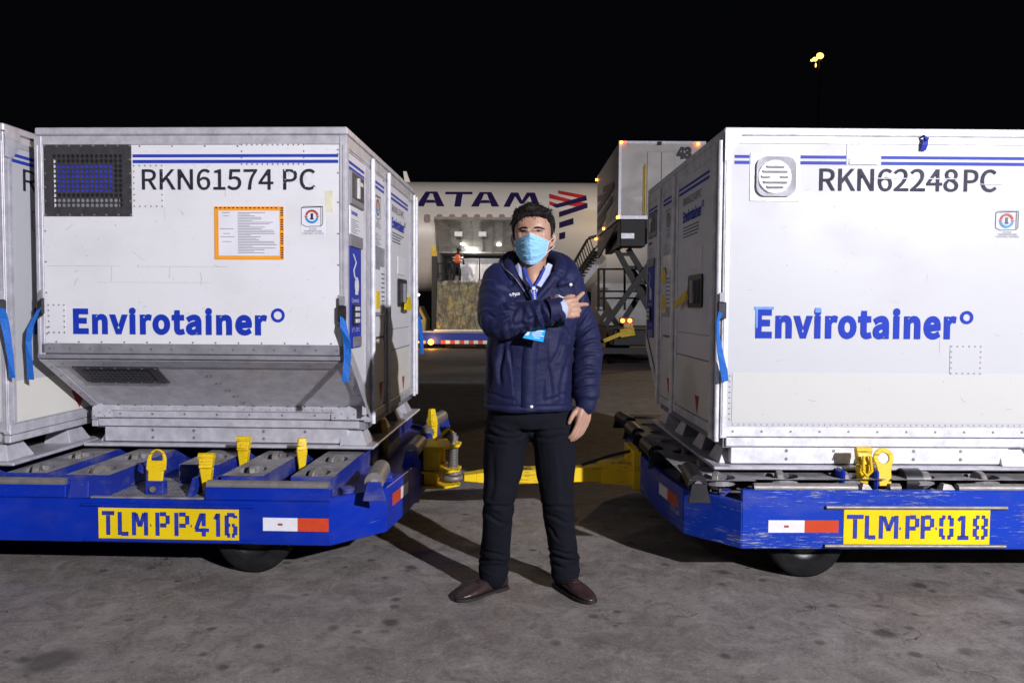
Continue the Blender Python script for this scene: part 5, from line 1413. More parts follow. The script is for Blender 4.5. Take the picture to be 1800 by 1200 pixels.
def dolly(label, corner, rz, s, variant):
    root = thing('cargo_dolly', label, 'dolly', (corner[0], corner[1], 0), rz, 'coupled cargo dollies')
    X = lambda lx: s*lx
    blue = M['blue'] if variant == 'A' else M['blue_worn']
    ends = [(0.0, 0.0), (-0.215, 0.24), (-0.255, 0.65), (-0.275, 1.18), (-0.255, 1.71), (-0.215, 2.12), (0.0, DW)]
    far = [(DL, DW), (DL+0.215, 2.12), (DL+0.275, 1.18), (DL+0.215, 0.24), (DL, 0.0)]
    outline = [(X(a), b) for a, b in ends + far]
    # deep outer beams, one plate per side of the outline
    n = len(outline)
    cen = Vector((X(DL/2), DW/2))
    top_front = 0.384 if variant == 'A' else 0.452
    for i in range(n):
        a = Vector(outline[i]); b = Vector(outline[(i+1) % n])
        d = (b-a).normalized(); nn = Vector((-d.y, d.x))
        if nn.dot(cen-a) < 0: nn = -nn
        nn *= 0.035
        is_front = (i == n-1)
        zt_ = top_front if is_front else 0.40
        mb = MB()
        mb.hexa([(a.x,a.y,0.18),(b.x,b.y,0.18),(b.x+nn.x,b.y+nn.y,0.18),(a.x+nn.x,a.y+nn.y,0.18)],
                [(a.x,a.y,zt_),(b.x,b.y,zt_),(b.x+nn.x,b.y+nn.y,zt_),(a.x+nn.x,a.y+nn.y,zt_)])
        mb.build('side_beam' if is_front or i == 6 else 'end_beam', blue, root, 0.004)
    mb = MB()
    ins = [(X(a + (0.03 if a <= 0 else -0.03)), min(max(b, 0.04), DW-0.04)) for a, b in ends + far]
    mb.poly([(x, y, 0.372) for x, y in ins], (0, 0, 0.012)); mb.build('lower_deck', M['blue_dusty'] if variant == 'A' else M['steel_dark'], root)
    mb = MB()
    mb.box((X(0.3), 0.5, 0.22), (X(0.42), DW-0.5, 0.37)); mb.box((X(DL-0.4), 0.5, 0.22), (X(DL-0.3), DW-0.5, 0.37)); mb.box((X(0.2), 1.1, 0.2), (X(DL-0.2), 1.26, 0.36))
    mb.build('cross_member', M['blackmetal'], root)
    front = Frame((0,0,0), (1,0,0), (0,-1,0))
    F = lambda lx: X(lx)
    if variant == 'A':
        segs = [(0.0, 0.585), (1.24, DL)]
        for a, b in segs:
            mb = MB(); mb.box((X(a), -0.003, 0.386), (X(b), 0.05, 0.445)); mb.build('upper_beam', blue, root, 0.004)
            mb = MB(); mb.cyl((X(a+0.01), 0.028, 0.450), (X(b-0.005), 0.028, 0.450), 0.024, None, 14)
            mb.build('edge_bar', M['steel'], root)
        # folded end of the left upper beam and tread plate in the step-in gap
        mb = MB(); mb.poly([(X(1.235), -0.003, 0.386), (X(1.135), 0.0, 0.386), (X(1.15), 0.03, 0.462), (X(1.235), 0.03, 0.462)], (0, 0.05, 0)); mb.build('beam_end', M['blue_dusty'], root, 0.003)
        mb = MB(); mb.box((X(0.59), 0.01, 0.385), (X(1.13), 0.42, 0.392))
        for i in range(26):
            for j in range(9):
                x = 0.60 + i*0.02 + (0.01 if j % 2 else 0); y = 0.03 + j*0.04
                mb.hexa([(X(x), y, 0.392), (X(x+0.014), y+0.012, 0.392), (X(x+0.016), y+0.015, 0.392), (X(x+0.002), y+0.003, 0.392)],
                        [(X(x+0.002), y+0.002, 0.395), (X(x+0.013), y+0.011, 0.395), (X(x+0.014), y+0.013, 0.395), (X(x+0.003), y+0.003, 0.395)])
        mb.build('tread_plate', M['steel_dark'], root)
        # deck beams along the train's width with oval caster openings
        beams = [(0.10, 0.10), (0.43, 0.10), (0.745, 0.10), (1.155, 0.105), (1.465, 0.10), (1.77, 0.10), (2.10, 0.10), (2.42, 0.10), (2.74, 0.10), (3.06, 0.10)]
        for cx, hw in beams:
            y0 = 0.058 if cx < 0.59 or cx > 1.24 else 0.03
            if 0.6 < cx < 0.9: y0 = 0.30
            h0 = 0.145 if cx < 0.3 or cx > 0.6 else 0.20
            holes = [h0 + 0.34*k for k in range(7) if h0 + 0.34*k > y0 + 0.08 and h0 + 0.34*k < 2.22]
            mb = MB(); holed_plate(mb, X(cx)-hw, X(cx)+hw, y0, 2.30, 0.488, holes, 0.062, 0.085); dk = mb.build('deck_beam', M['steel_dark'], root)
            mb = MB()
            for sg in (-1, 1): mb.box((X(cx)+sg*hw, y0, 0.384), (X(cx)+sg*(hw-0.008), 2.30, 0.487))
            mb.box((X(cx)-hw+0.009, y0, 0.384), (X(cx)+hw-0.009, y0+0.008, 0.487)); mb.build('beam_web', M['blue_dusty'], dk)
            for hy in holes:
                if hy > 1.3: continue
                c = mesh_obj('caster', CASTER, root); c.location = (X(cx)-0.005, hy, 0.470); c.rotation_euler = (0, 0, radians(random.uniform(-35, 35)))
        # stops
        mb = MB(); mb.box((X(0.855)-0.045, 0.06, 0.386), (X(0.855)+0.045, 0.11, 0.455)); mb.build('stop_bracket', M['blue_dusty'], root, 0.006)
        mb = MB(); mb.cyl((X(0.855), 0.055, 0.42), (X(0.855), 0.045, 0.42), 0.014, None, 8); mb.build('pivot_bolt', M['steel'], root)
        d_loop(root, (X(0.855), 0.075, 0.430), 0, M['yellow'], 'arch')
        latch(root, (X(0.615), 0.10, 0.385), 0.1, 0.190, True); latch(root, (X(0.600), 0.52, 0.385), 0, 0.200, True, 0.01); latch(root, (X(0.290), 0.52, 0.40), 0.4, 0.190, False, 0.01)
        latch(root, (X(1.60), 1.15, 0.50), 0, 0.13, True)
        latch(root, (X(-0.27), 1.52, 0.36), 0.9, 0.26, False, 0.02); latch(root, (X(-0.02), 1.15, 0.36), 0.9, 0.24, False, 0.02)
        for lx, y in ((0.665, 0.07), (0.565, 0.10), (0.65, 0.5), (0.55, 0.5)):
            mb = MB(); mb.hexa([(X(lx)-0.012, y-0.05, 0.385), (X(lx)+0.012, y-0.05, 0.385), (X(lx)+0.012, y+0.10, 0.385), (X(lx)-0.012, y+0.10, 0.385)],
                               [(X(lx)-0.008, y, 0.47), (X(lx)+0.008, y, 0.47), (X(lx)+0.008, y+0.08, 0.47), (X(lx)-0.008, y+0.08, 0.47)]); mb.build('stop_cheek', M['blue_dusty'], root)
        # sign with welded strips above and below, reflective tape
        su0, su1, sz0, sz1 = -1.086, -0.425, 0.200, 0.343
        mb = MB(); front.slab(mb, su0, su1, sz0, sz1, 0.0, 0.003); sg = mb.build('sign_plate', M['yellow_sign'], root)
        mb = MB()
        w_ = su1-su0
        gl = [('T', .025, .115), ('L', .145, .215), ('M', .245, .35), ('.', .368, .382), ('P', .410, .505), ('P', .545, .645), ('.', .655, .670), ('4', .69, .79), ('1', .82, .875), ('6', .905, .985)]
        stencil_sign(mb, front, gl, su0, su1, sz0+0.016, sz1-0.018, 0.0036); mb.build('stencil_lettering', M['signblue'], sg)
        for z, u0, u1 in ((0.358, -1.167, -0.349), (0.193, -1.156, -0.35)):
            mb = MB(); front.slab(mb, u0, u1, z-0.006, z+0.006, 0.0, 0.012); mb.build('welded_strip', M['blue'], root, 0.003)
        tape = [(-0.312, -0.151, 0.247, 0.308, 'tape_white'), (-0.1505, 0.006-0.012, 0.247, 0.308, 'tape_red')]
        ch = Vector(ends[1]) - Vector(ends[0])
        ce = Vector((X(ends[2][0])-X(ends[1][0]), ends[2][1]-ends[1][1])); cl = ce.length; ce /= cl
        f2 = Frame((X(ends[1][0]), ends[1][1], 0), (ce.x, ce.y, 0), (ce.y, -ce.x, 0))
    else:
        # continuous tread plate deck with rows of openings, broken edge bars, stops
        mb = MB(); mb.box((X(0.02), 0.012, 0.386), (X(0.03), 0.05, 0.45)); mb.build('beam_end', M['blue_dusty'], root)
        for a, b in ((0.06, 0.54), (0.69, 0.74), (1.008, 2.2), (2.4, DL)):
            mb = MB(); mb.cyl((X(a), 0.035, 0.456), (X(b), 0.035, 0.456), 0.022, None, 14); mb.build('edge_bar', M['steel'], root)
        for a, b in ((0.555, 0.615), (0.93, 1.0)):
            mb = MB(); mb.hexa([(X(a),0.015,0.44),(X(b),0.015,0.44),(X(b),0.07,0.44),(X(a),0.07,0.44)], [(X(a)+0.015,0.03,0.478),(X(b)-0.02,0.03,0.472),(X(b)-0.02,0.06,0.472),(X(a)+0.015,0.06,0.478)]); mb.build('torn_bar_end', M['steel'], root)
        for k in range(10):
            cx = -0.08 + 0.31*k + (0.03 if k > 2 else 0)
            y0 = 0.062 if k else 0.03
            holes = [0.06 + 0.34*j + (0 if k % 2 else 0.02) for j in range(7)]
            holes = [max(h_, y0+0.09) for h_ in holes]
            if 0.55 < cx < 0.72: y0 = 0.20; holes = holes[1:]
            mb = MB(); holed_plate(mb, X(cx)-0.1545, X(cx)+0.1545, y0, 2.30, 0.488, holes, 0.080, 0.075); dk = mb.build('deck_plate', M['steel_dark'], root)
            for hy in holes:
                if hy > 0.9: continue
                c = mesh_obj('caster', CASTER, root); c.location = (X(cx)-0.01, hy, 0.470); c.rotation_euler = (0, 0, radians(random.uniform(-40, 40)))
        d_loop(root, (X(0.70), 0.09, 0.448), 0, M['yellow'], 'round')
        latch(root, (X(0.60), 0.11, 0.395), 0.0, 0.23, True)
        mb = MB(); mb.tube([(X(0.585), 0.065, 0.60), (X(0.580), 0.06, 0.53), (X(0.60), 0.058, 0.505), (X(0.622), 0.06, 0.53), (X(0.615), 0.065, 0.60)], 0.007, 6); mb.build('stop_handle', M['yellow'], root)
        for lx in (0.50, 0.66):
            mb = MB(); mb.box((X(lx)-0.012, 0.08, 0.40), (X(lx)+0.012, 0.16, 0.53)); mb.build('stop_cheek', M['blue'], root, 0.01)
        mb = MB(); mb.cyl((X(0.80), 0.14, 0.468), (X(0.88), 0.14, 0.468), 0.060, None, 18); mb.build('dark_roller', M['blackmetal'], root)
        mb = MB(); mb.cyl((X(0.88), 0.14, 0.468), (X(0.925), 0.14, 0.468), 0.045, None, 18); mb.build('roller_hub', M['steel'], root)
        su0, su1, sz0, sz1 = 0.469, 1.144, 0.204, 0.368
        mb = MB(); front.slab(mb, su0, su1, sz0, sz1, 0.0, 0.003); sg = mb.build('sign_plate', M['yellow_sign'], root)
        mb = MB()
        gl = [('T', .02, .135), ('L', .150, .218), ('W', .243, .370), ('.', .378, .395), ('P', .425, .51), ('P', .53, .612), ('.', .625, .64), ('0', .655, .75), ('I', .775, .86), ('8', .885, .985)]
        stencil_sign(mb, front, gl, su0, su1, sz0+0.026, sz1-0.030, 0.0036); mb.build('stencil_lettering', M['signblue'], sg)
        for z, u0, u1 in ((0.376, 0.384, 1.218), (0.197, 0.381, 1.216)):
            mb = MB(); mb.cyl(front.P(u0, z, 0.008), front.P(u1, z, 0.008), 0.009, None, 8); mb.build('welded_strip', M['steel'], root)
        tape = [(0.122, 0.2885, 0.257, 0.314, 'tape_white'), (0.289, 0.446, 0.257, 0.314, 'tape_red')]
        ce = Vector((X(ends[1][0])-X(ends[2][0]), ends[1][1]-ends[2][1])); cl = ce.length; ce /= cl
        f2 = Frame((X(ends[2][0]), ends[2][1], 0), (ce.x, ce.y, 0), (ce.y, -ce.x, 0))
    for u0, u1, z0, z1, mt in tape:
        mb = MB(); front.slab(mb, u0, u1, z0, z1, 0.0, 0.0022); tp = mb.build('reflective_tape', M[mt] if not (variant == 'B' and mt == 'tape_red') else M['tape_red_worn'], root)
        if mt == 'tape_white':
            mb = MB(); um = (u0+u1)/2; front.slab(mb, um-0.011, um+0.011, (z0+z1)/2-0.005, (z0+z1)/2+0.005, 0.0022, 0.0028); mb.build('tape_print', M['red'], tp)
    if variant == 'A': parts = ((0.10, 0.245, 'tape_red'), (0.2455, 0.39, 'tape_white'))
    else: parts = ((cl-0.40, cl-0.2505, 'tape_white'), (cl-0.25, cl-0.10, 'tape_red'))
    for u0, u1, mt in parts:
        mb = MB(); f2.slab(mb, u0, u1, 0.285, 0.345, 0.0, 0.0022); mb.build('reflective_tape', M[mt], root)
    # guide rollers along the coupling end on folded brackets
    for y, ang in ((0.20, 0.10), (0.98, 0.0), (1.62, 0.0), (2.12, -0.1)):
        lx = -0.16 - 0.03*sin(pi*y/DW)*2
        c, sn = cos(ang), sin(ang)
        p0 = (X(lx - 0.02), y-0.16, 0.470); p1 = (X(lx - 0.02 + sn*0.3), y+0.15, 0.470)
        mb = MB(); mb.cyl(p0, p1, 0.045, None, 18); ro = mb.build('guide_roller', M['steel'] if variant == 'A' else M['blackmetal'], root)
        mb = MB()
        for p in (p0, p1): mb.cyl((p[0], p[1]-0.012, p[2]), (p[0], p[1]+0.012, p[2]), 0.018, None, 10)
        mb.build('roller_axle', M['steel_dark'], ro)
        for p, q_ in ((p0, -0.02), (p1, 0.02)):
            mb = MB(); yy = p[1] + q_
            mb.poly([(p[0]-0.05, yy, 0.385), (p[0]+0.06, yy, 0.385), (p[0]+0.035, yy, 0.475), (p[0]-0.03, yy, 0.475)], (0, 0.012, 0)); mb.build('roller_bracket', M['blue_dusty'] if variant == 'A' else M['blackmetal'], root, 0.003)
    mb = MB(); mb.cyl((X(-0.05), 0.13, 0.385), (X(-0.05), 0.13, 0.415), 0.03, None, 10); mb.cyl((X(-0.05), 0.13, 0.415), (X(-0.05), 0.13, 0.425), 0.04, None, 6); mb.build('deck_bolt', M['blue_dusty'], root)
    # wheels under the beams
    for lx in (0.41 if variant == 'A' else 0.35, DL-0.45):
        for y in (0.12, DW-0.26):
            r = 0.185
            mb = MB(); mb.lathe((X(lx), y, r), (0, 1, 0), [(0.012, 0.10), (0.0, 0.112), (0.002, 0.150), (0.006, 0.168), (0.014, 0.179), (0.022, r), (0.050, r), (0.051, r-0.006), (0.056, r-0.006), (0.057, r), (0.083, r), (0.084, r-0.006), (0.089, r-0.006), (0.090, r), (0.118, r), (0.126, 0.179), (0.134, 0.168), (0.14, 0.15), (0.14, 0.10)], 40, 0, False)
            wh = mb.build('wheel', M['rubber'], root)
            mb = MB(); mb.lathe((X(lx), y, r), (0, 1, 0), [(0.016, 0.0005), (0.014, 0.03), (0.03, 0.045), (0.022, 0.095), (0.013, 0.101)], 24); mb.build('rim', M['blackmetal'], wh)
            mb = MB(); mb.box((X(lx)-0.06, y+0.15, 0.12), (X(lx)+0.06, y+0.19, 0.24)); mb.build('wheel_fork', M['blackmetal'], root)
    mb = MB(); mb.box((X(0.20), 0.10, 0.158), (X(0.30), 0.16, 0.180)); mb.lathe((X(0.25), 0.13, 0.152), (0, 1, 0), [(-0.02, 0.022), (0.02, 0.022)], 14); mb.build('tie_ring', M['steel'], root)
    return root, X

M['tape_red_worn'] = chipped('worn_red_tape', (0.62, 0.065, 0.02), (0.05, 0.08, 0.40), 0.13, 0.15)
YCA, YCB = -0.0375, 0.0097
dolA, XA = dolly('bright blue dolly lettered TLM.PP.416 under the grille container', (-0.832, 3.580), YCA, -1, 'A')
dolB, XB = dolly('scraped blue dolly lettered TLM.PP.018 under the round vent container', (1.060, 3.574), YCB, 1, 'B')

# coupling on the end of the left dolly
mb = MB()
hx = 0.275
mb.box((hx, 1.02, 0.322), (hx+0.10, 1.045, 0.450)); mb.box((hx, 1.045, 0.322), (hx+0.02, 1.25, 0.450)); mb.box((hx, 1.25, 0.322), (hx+0.10, 1.275, 0.450)); mb.build('hitch_block', M['yellow'], dolA, 0.004)
for z0, z1 in ((0.452, 0.467), (0.305, 0.320), (0.218, 0.231)):
    mb = MB(); mb.poly([(hx-0.01, 1.00, z0), (hx+0.13, 1.00, z0), (hx+0.21, 1.08, z0), (hx+0.21, 1.19, z0), (hx+0.13, 1.28, z0), (hx-0.01, 1.30, z0)], (0, 0, z1-z0)); mb.build('hitch_plate', M['yellow'], dolA, 0.003)
mb = MB(); mb.box((hx, 1.04, 0.233), (hx+0.08, 1.26, 0.303)); mb.build('hitch_block', M['yellow'], dolA, 0.004)
mb = MB(); mb.cyl((hx+0.165, 1.13, 0.20), (hx+0.165, 1.13, 0.53), 0.020, None, 12)
for k in range(13): mb.cyl((hx+0.165, 1.13, 0.325+k*0.0095), (hx+0.165, 1.13, 0.330+k*0.0095), 0.031, None, 12)
mb.cyl((hx+0.165, 1.13, 0.485), (hx+0.165, 1.13, 0.512), 0.034, None, 6); mb.cyl((hx+0.165, 1.13, 0.284), (hx+0.165, 1.13, 0.303), 0.055, None, 18); mb.build('hitch_pin', M['steel'], dolA)
mb = MB(); mb.tube([(hx+0.165, 1.13, 0.53), (hx+0.14, 1.12, 0.555), (hx+0.06, 1.10, 0.49)], 0.009, 6); mb.build('release_lever', M['yellow'], dolA)

# yellow tow bar reaching from the right dolly to that pin
wp = dolA.matrix_basis @ Vector((hx+0.165, 1.13, 0.262))
inv = dolB.matrix_basis.inverted()
e0 = inv @ wp
tbx = -0.285
p1 = Vector((tbx, 1.30, 0.265))
d = (p1-e0); d.z = 0; d.normalize(); nrm = Vector((-d.y, d.x, 0))
def tb(k, side, z): return e0.lerp(p1, k) + nrm*side + Vector((0, 0, z))
mb = MB()
sec = [(0.055, 0.045, 0.018), (0.12, 0.05, 0.026), (0.20, 0.052, 0.038), (0.26, 0.055, 0.042), (1.0, 0.055, 0.044)]
for (k0, w0, h0), (k1, w1, h1) in zip(sec[:-1], sec[1:]):
    mb.hexa([tb(k0,-w0,-h0), tb(k1,-w1,-h1), tb(k1,w1,-h1), tb(k0,w0,-h0)], [tb(k0,-w0,h0), tb(k1,-w1,h1), tb(k1,w1,h1), tb(k0,w0,h0)])
bar_o = mb.build('tow_bar', M['yellow'], dolB, 0.003)
mb = MB(); ring_pts = [e0 + d*0.052*cos(2*pi*k/16) + nrm*0.052*sin(2*pi*k/16) for k in range(17)]
mb.tube(ring_pts, 0.017, 8, 0, False); mb.build('tow_eye', M['steel'], bar_o)
mb = MB()
mb.poly([p1 + nrm*0.16 + d*0.02 + Vector((0,0,-0.06)), p1 + nrm*0.06 - d*0.22 + Vector((0,0,-0.06)), p1 - nrm*0.06 - d*0.22 + Vector((0,0,-0.06)), p1 - nrm*0.16 + d*0.02 + Vector((0,0,-0.06))], (0,0,0.125)); mb.build('tow_yoke', M['yellow'], bar_o, 0.004)
mb = MB(); mb.box((tbx-0.03, 1.12, 0.19), (tbx+0.02, 1.48, 0.42)); mb.build('yoke_plate', M['yellow'], dolB, 0.004)
mb = MB(); mb.tube([tb(0.70, -0.02, 0.055), tb(0.85, -0.02, 0.105), p1 + Vector((0.02, -0.05, 0.15))], 0.010, 6); mb.build('brake_rod', M['blackmetal'], dolB)
# ------------------------------------------------------------------ the man
from mathutils.bvhtree import BVHTree
man = thing('person', 'man in navy jacket, black trousers and light blue face mask, one arm across his chest', 'person', (0.085, 3.50, 0))
MO = Vector(man.location)
def Wp(px, py, y): return at(px, py, y) - MO

M['jacket'] = None
def cloth(name, col, rough=0.75, sheen=0.15, weave=420, fold=14, fstr=0.35, var=0.22, spec=0.3):
    t = NT(name)
    w = t.noise(weave, 2, 0.5); f = t.noise(fold, 6, 0.62, t.mapped((1, 1, 1.7)), 0.5); l = t.noise(4, 4)
    c = t.mix(t.ramp(l, 0.3, 0.7), tuple(x*(1-var) for x in col), tuple(x*(1+var) for x in col))
    c = t.mix(t.ramp(w, 0.35, 0.65, 0, 0.35), c, tuple(x*0.6 for x in col))
    rn = t.n('ShaderNodeTexNoise', noise_type='RIDGED_MULTIFRACTAL'); rn.inputs['Scale'].default_value = fold*1.15; rn.inputs['Detail'].default_value = 5
    rn.inputs['Distortion'].default_value = 0.8
    t.link(t.mapped((1, 1, 1.5), (2, 1, 3)), rn.inputs['Vector'])
    h = t.math('ADD', t.math('MULTIPLY', w, 0.10), t.math('ADD', t.math('MULTIPLY', f, 0.6), t.math('MULTIPLY', rn.outputs['Fac'], 0.16)))
    t.b.inputs['Sheen Weight'].default_value = sheen
    return t.out(c, rough, 0, h, fstr, 0.014, spec)
M['jacket'] = cloth('navy_nylon', (0.0088, 0.0118, 0.056), 0.6, 0.03, 500, 15, 0.6, 0.22, 0.28)
M['trouser'] = cloth('black_trouser_cloth', (0.0078, 0.0086, 0.0135), 0.9, 0.0, 600, 10, 0.35, 0.22, 0.12)
M['shirt'] = cloth('pale_blue_shirt', (0.46, 0.52, 0.76), 0.7, 0.05, 500, 20, 0.1, 0.06)
def skin_mat():
    t = NT('skin')
    f = t.noise(60, 5, 0.6); l = t.noise(9, 4, 0.6)
    c = t.mix(t.ramp(l, 0.3, 0.7), (0.40, 0.225, 0.155), (0.50, 0.30, 0.215))
    c = t.mix(t.ramp(f, 0.5, 0.75, 0, 0.25), c, (0.36, 0.17, 0.12))
    t.b.inputs['Subsurface Weight'].default_value = 0.12
    t.b.inputs['Subsurface Radius'].default_value = (0.010, 0.004, 0.002)
    return t.out(c, 0.48, 0, f, 0.15, 0.002, 0.45)
M['skin'] = skin_mat()
def hair_mat():
    t = NT('dark_hair')
    f = t.noise(170, 6, 0.7, t.mapped((1, 0.22, 0.4)))
    c = t.mix(t.ramp(f, 0.35, 0.7), (0.004, 0.0036, 0.0036), (0.020, 0.016, 0.015))
    return t.out(c, 0.5, 0, f, 0.9, 0.004, 0.28)
M['hair'] = hair_mat()
M['mask'] = cloth('light_blue_mask', (0.30, 0.60, 0.86), 0.75, 0.0, 500, 40, 0.12, 0.05)
M['leather'] = plain('brown_leather', (0.040, 0.022, 0.022), 0.36, 0, 0.35, 30, 0.12)
M['sole'] = plain('dark_shoe_sole', (0.018, 0.014, 0.013), 0.6)

def ell_ring(cx, cy, z, hw, f, b, n=32, ex=2.4, tilt=0.0):
    r = []
    for i in range(n):
        a = 2*pi*i/n; c, s = cos(a), sin(a)
        X = (abs(c)**(2/ex))*(1 if c >= 0 else -1)*hw
        Y = (abs(s)**(2/ex))*(1 if s >= 0 else -1)
        Y = Y*(b if s >= 0 else f)
        r.append((cx + X, cy + Y, z + tilt*Y))
    return r
def loft(mb, rings, m=0):
    n = len(rings[0]); vs = [p for r in rings for p in r]
    fs = [(k*n+i, k*n+(i+1) % n, (k+1)*n+(i+1) % n, (k+1)*n+i) for k in range(len(rings)-1) for i in range(n)]
    fs += [tuple(reversed(range(n))), tuple(range((len(rings)-1)*n, len(rings)*n))]
    return mb.add(vs, fs, m, True)
def limb(mb, pts, rad, n=20, sub=5, flat=1.0):
    """rounded tube through pts with smooth radii and domed ends"""
    P = [Vector(p) for p in pts]; R = list(rad)
    Q = []; RR = []
    for i in range(len(P)-1):
        a = P[max(i-1, 0)]; b = P[i]; c = P[i+1]; d_ = P[min(i+2, len(P)-1)]
        for k in range(sub):
            t = k/sub; t2 = t*t; t3 = t2*t
            Q.append(0.5*((2*b) + (c-a)*t + (2*a-5*b+4*c-d_)*t2 + (3*b-a-3*c+d_)*t3))
            s = t*t*(3-2*t); RR.append(R[i]*(1-s) + R[i+1]*s)
    Q.append(P[-1]); RR.append(R[-1])
    d0 = (Q[0]-Q[1]).normalized(); d1 = (Q[-1]-Q[-2]).normalized()
    pre = [(Q[0] + d0*RR[0]*sin(a), RR[0]*cos(a)) for a in (1.45, 1.0, 0.5)]
    post = [(Q[-1] + d1*RR[-1]*sin(a), RR[-1]*cos(a)) for a in (0.5, 1.0, 1.45)]
    Q = [p for p, r in pre] + Q + [p for p, r in post]; RR = [r for p, r in pre] + RR + [r for p, r in post]
    mb.tube(Q, RR, n, 0, True, True)

def voxel(mb, name, size, mat, parent, smooth_it=4, fn=None, adapt=0.0):
    o = mb.build(name, mat, parent)
    r = o.modifiers.new('r', 'REMESH'); r.mode = 'VOXEL'; r.voxel_size = size; r.use_smooth_shade = True
    s = o.modifiers.new('s', 'SMOOTH'); s.iterations = smooth_it; s.factor = 0.5
    me = evaluated_mesh(o); o.modifiers.clear(); o.data = me
    me.materials.clear(); me.materials.append(mat)
    if fn:
        ns = [v.normal.copy() for v in me.vertices]
        for v, n_ in zip(me.vertices, ns):
            v.co = fn(v.co, n_)
    me.polygons.foreach_set('use_smooth', [True]*len(me.polygons))
    me.update()
    return o
def bvh(o): 
    me = o.data
    return BVHTree.FromPolygons([v.co for v in me.vertices], [tuple(p.vertices) for p in me.polygons])
def N3(x, y, z): return mnoise.noise(Vector((x, y, z)))

# --- joints (measured from the photograph at the man's depth)
shR, elR, wrR = Wp(877, 492, 3.475), Wp(876, 563, 3.255), Wp(985, 544, 3.235)
shL, elL, wrL = Wp(995, 493, 3.485), Wp(1030, 606, 3.50), Wp(1030, 712, 3.44)
ankR, ankL = Vector((-0.078, 3.505, 0.085)) - MO, Vector((0.248, 3.53, 0.085)) - MO
knR, knL = Wp(878, 872, 3.46), Wp(980, 880, 3.47)
hipR, hipL = Wp(893, 745, 3.49), Wp(972, 748, 3.49)

# --- jacket
def seg_param(p, a, b):
    d = b-a; L = d.length; t = max(0, min(1, (p-a).dot(d)/(L*L))); q = a + d*t
    return t, L, (p-q).length
def crease_set(lst, y):
    out = []
    for a, b, dep, w in lst:
        A = Wp(a[0], a[1], y); B = Wp(b[0], b[1], y); out.append((A.x, A.z, B.x, B.z, dep, w))
    return out
ARM_CR = crease_set([((905,534),(858,516),.011,.008),((908,540),(854,541),.012,.008),((906,546),(862,562),.011,.008),((904,552),(880,580),.010,.008),((915,540),(922,580),.006,.008),((932,538),(938,578),.007,.008),((950,534),(955,572),.007,.007),((966,530),(969,566),.006,.006),((885,500),(858,486),.007,.010),((895,515),(862,500),.008,.009),((880,560),(852,552),.006,.006),((925,560),(955,552),.006,.007),((893,565),(930,572),.005,.007)], 3.25)
BODY_CR = crease_set([((1004,560),(1026,520),.009,.009),((1006,578),(1042,545),.011,.008),((1009,595),(1050,574),.011,.008),((1012,612),(1052,600),.010,.008),((1016,632),(1054,622),.008,.007),((1014,650),(1050,648),.009,.007),((1018,668),(1054,660),.009,.007),((1012,685),(1050,683),.008,.006),
    ((868,606),(858,690),.009,.010),((884,604),(880,672),.010,.009),((898,610),(912,700),.008,.009),((955,600),(968,700),.006,.010),((990,590),(972,640),.009,.009),((1000,620),(985,700),.008,.010),((856,694),(915,700),.005,.007),((950,702),(1000,694),.005,.007),((975,505),(995,520),.006,.008),((905,490),(890,508),.006,.009),((918,520),(895,530),.007,.008),((968,478),(1005,488),.007,.010),((985,560),(1000,600),.008,.008)], 3.36)
def crease(p, n, cr):
    d = 0.0
    if n.y > 0.35: return 0.0
    for ax, az, bx, bz, dep, w in cr:
        dx, dz = bx-ax, bz-az; L = sqrt(dx*dx+dz*dz)
        if abs(p.x-(ax+bx)/2) > L or abs(p.z-(az+bz)/2) > L: continue
        t = ((p.x-ax)*dx + (p.z-az)*dz)/(L*L)
        if t < -0.1 or t > 1.1: continue
        s = ((p.x-ax)*dz - (p.z-az)*dx)/L + 0.006*sin(t*5+ax*90)
        tp = sin(pi*min(1, max(0, (t+0.1)/1.2)))**0.6
        d += dep*tp*(-math.exp(-(s/w)**2) + 0.50*math.exp(-((s-1.9*w)/(1.2*w))**2) + 0.25*math.exp(-((s+1.9*w)/(1.2*w))**2))
    return d*max(0, min(1, 0.35-n.y))**0.5
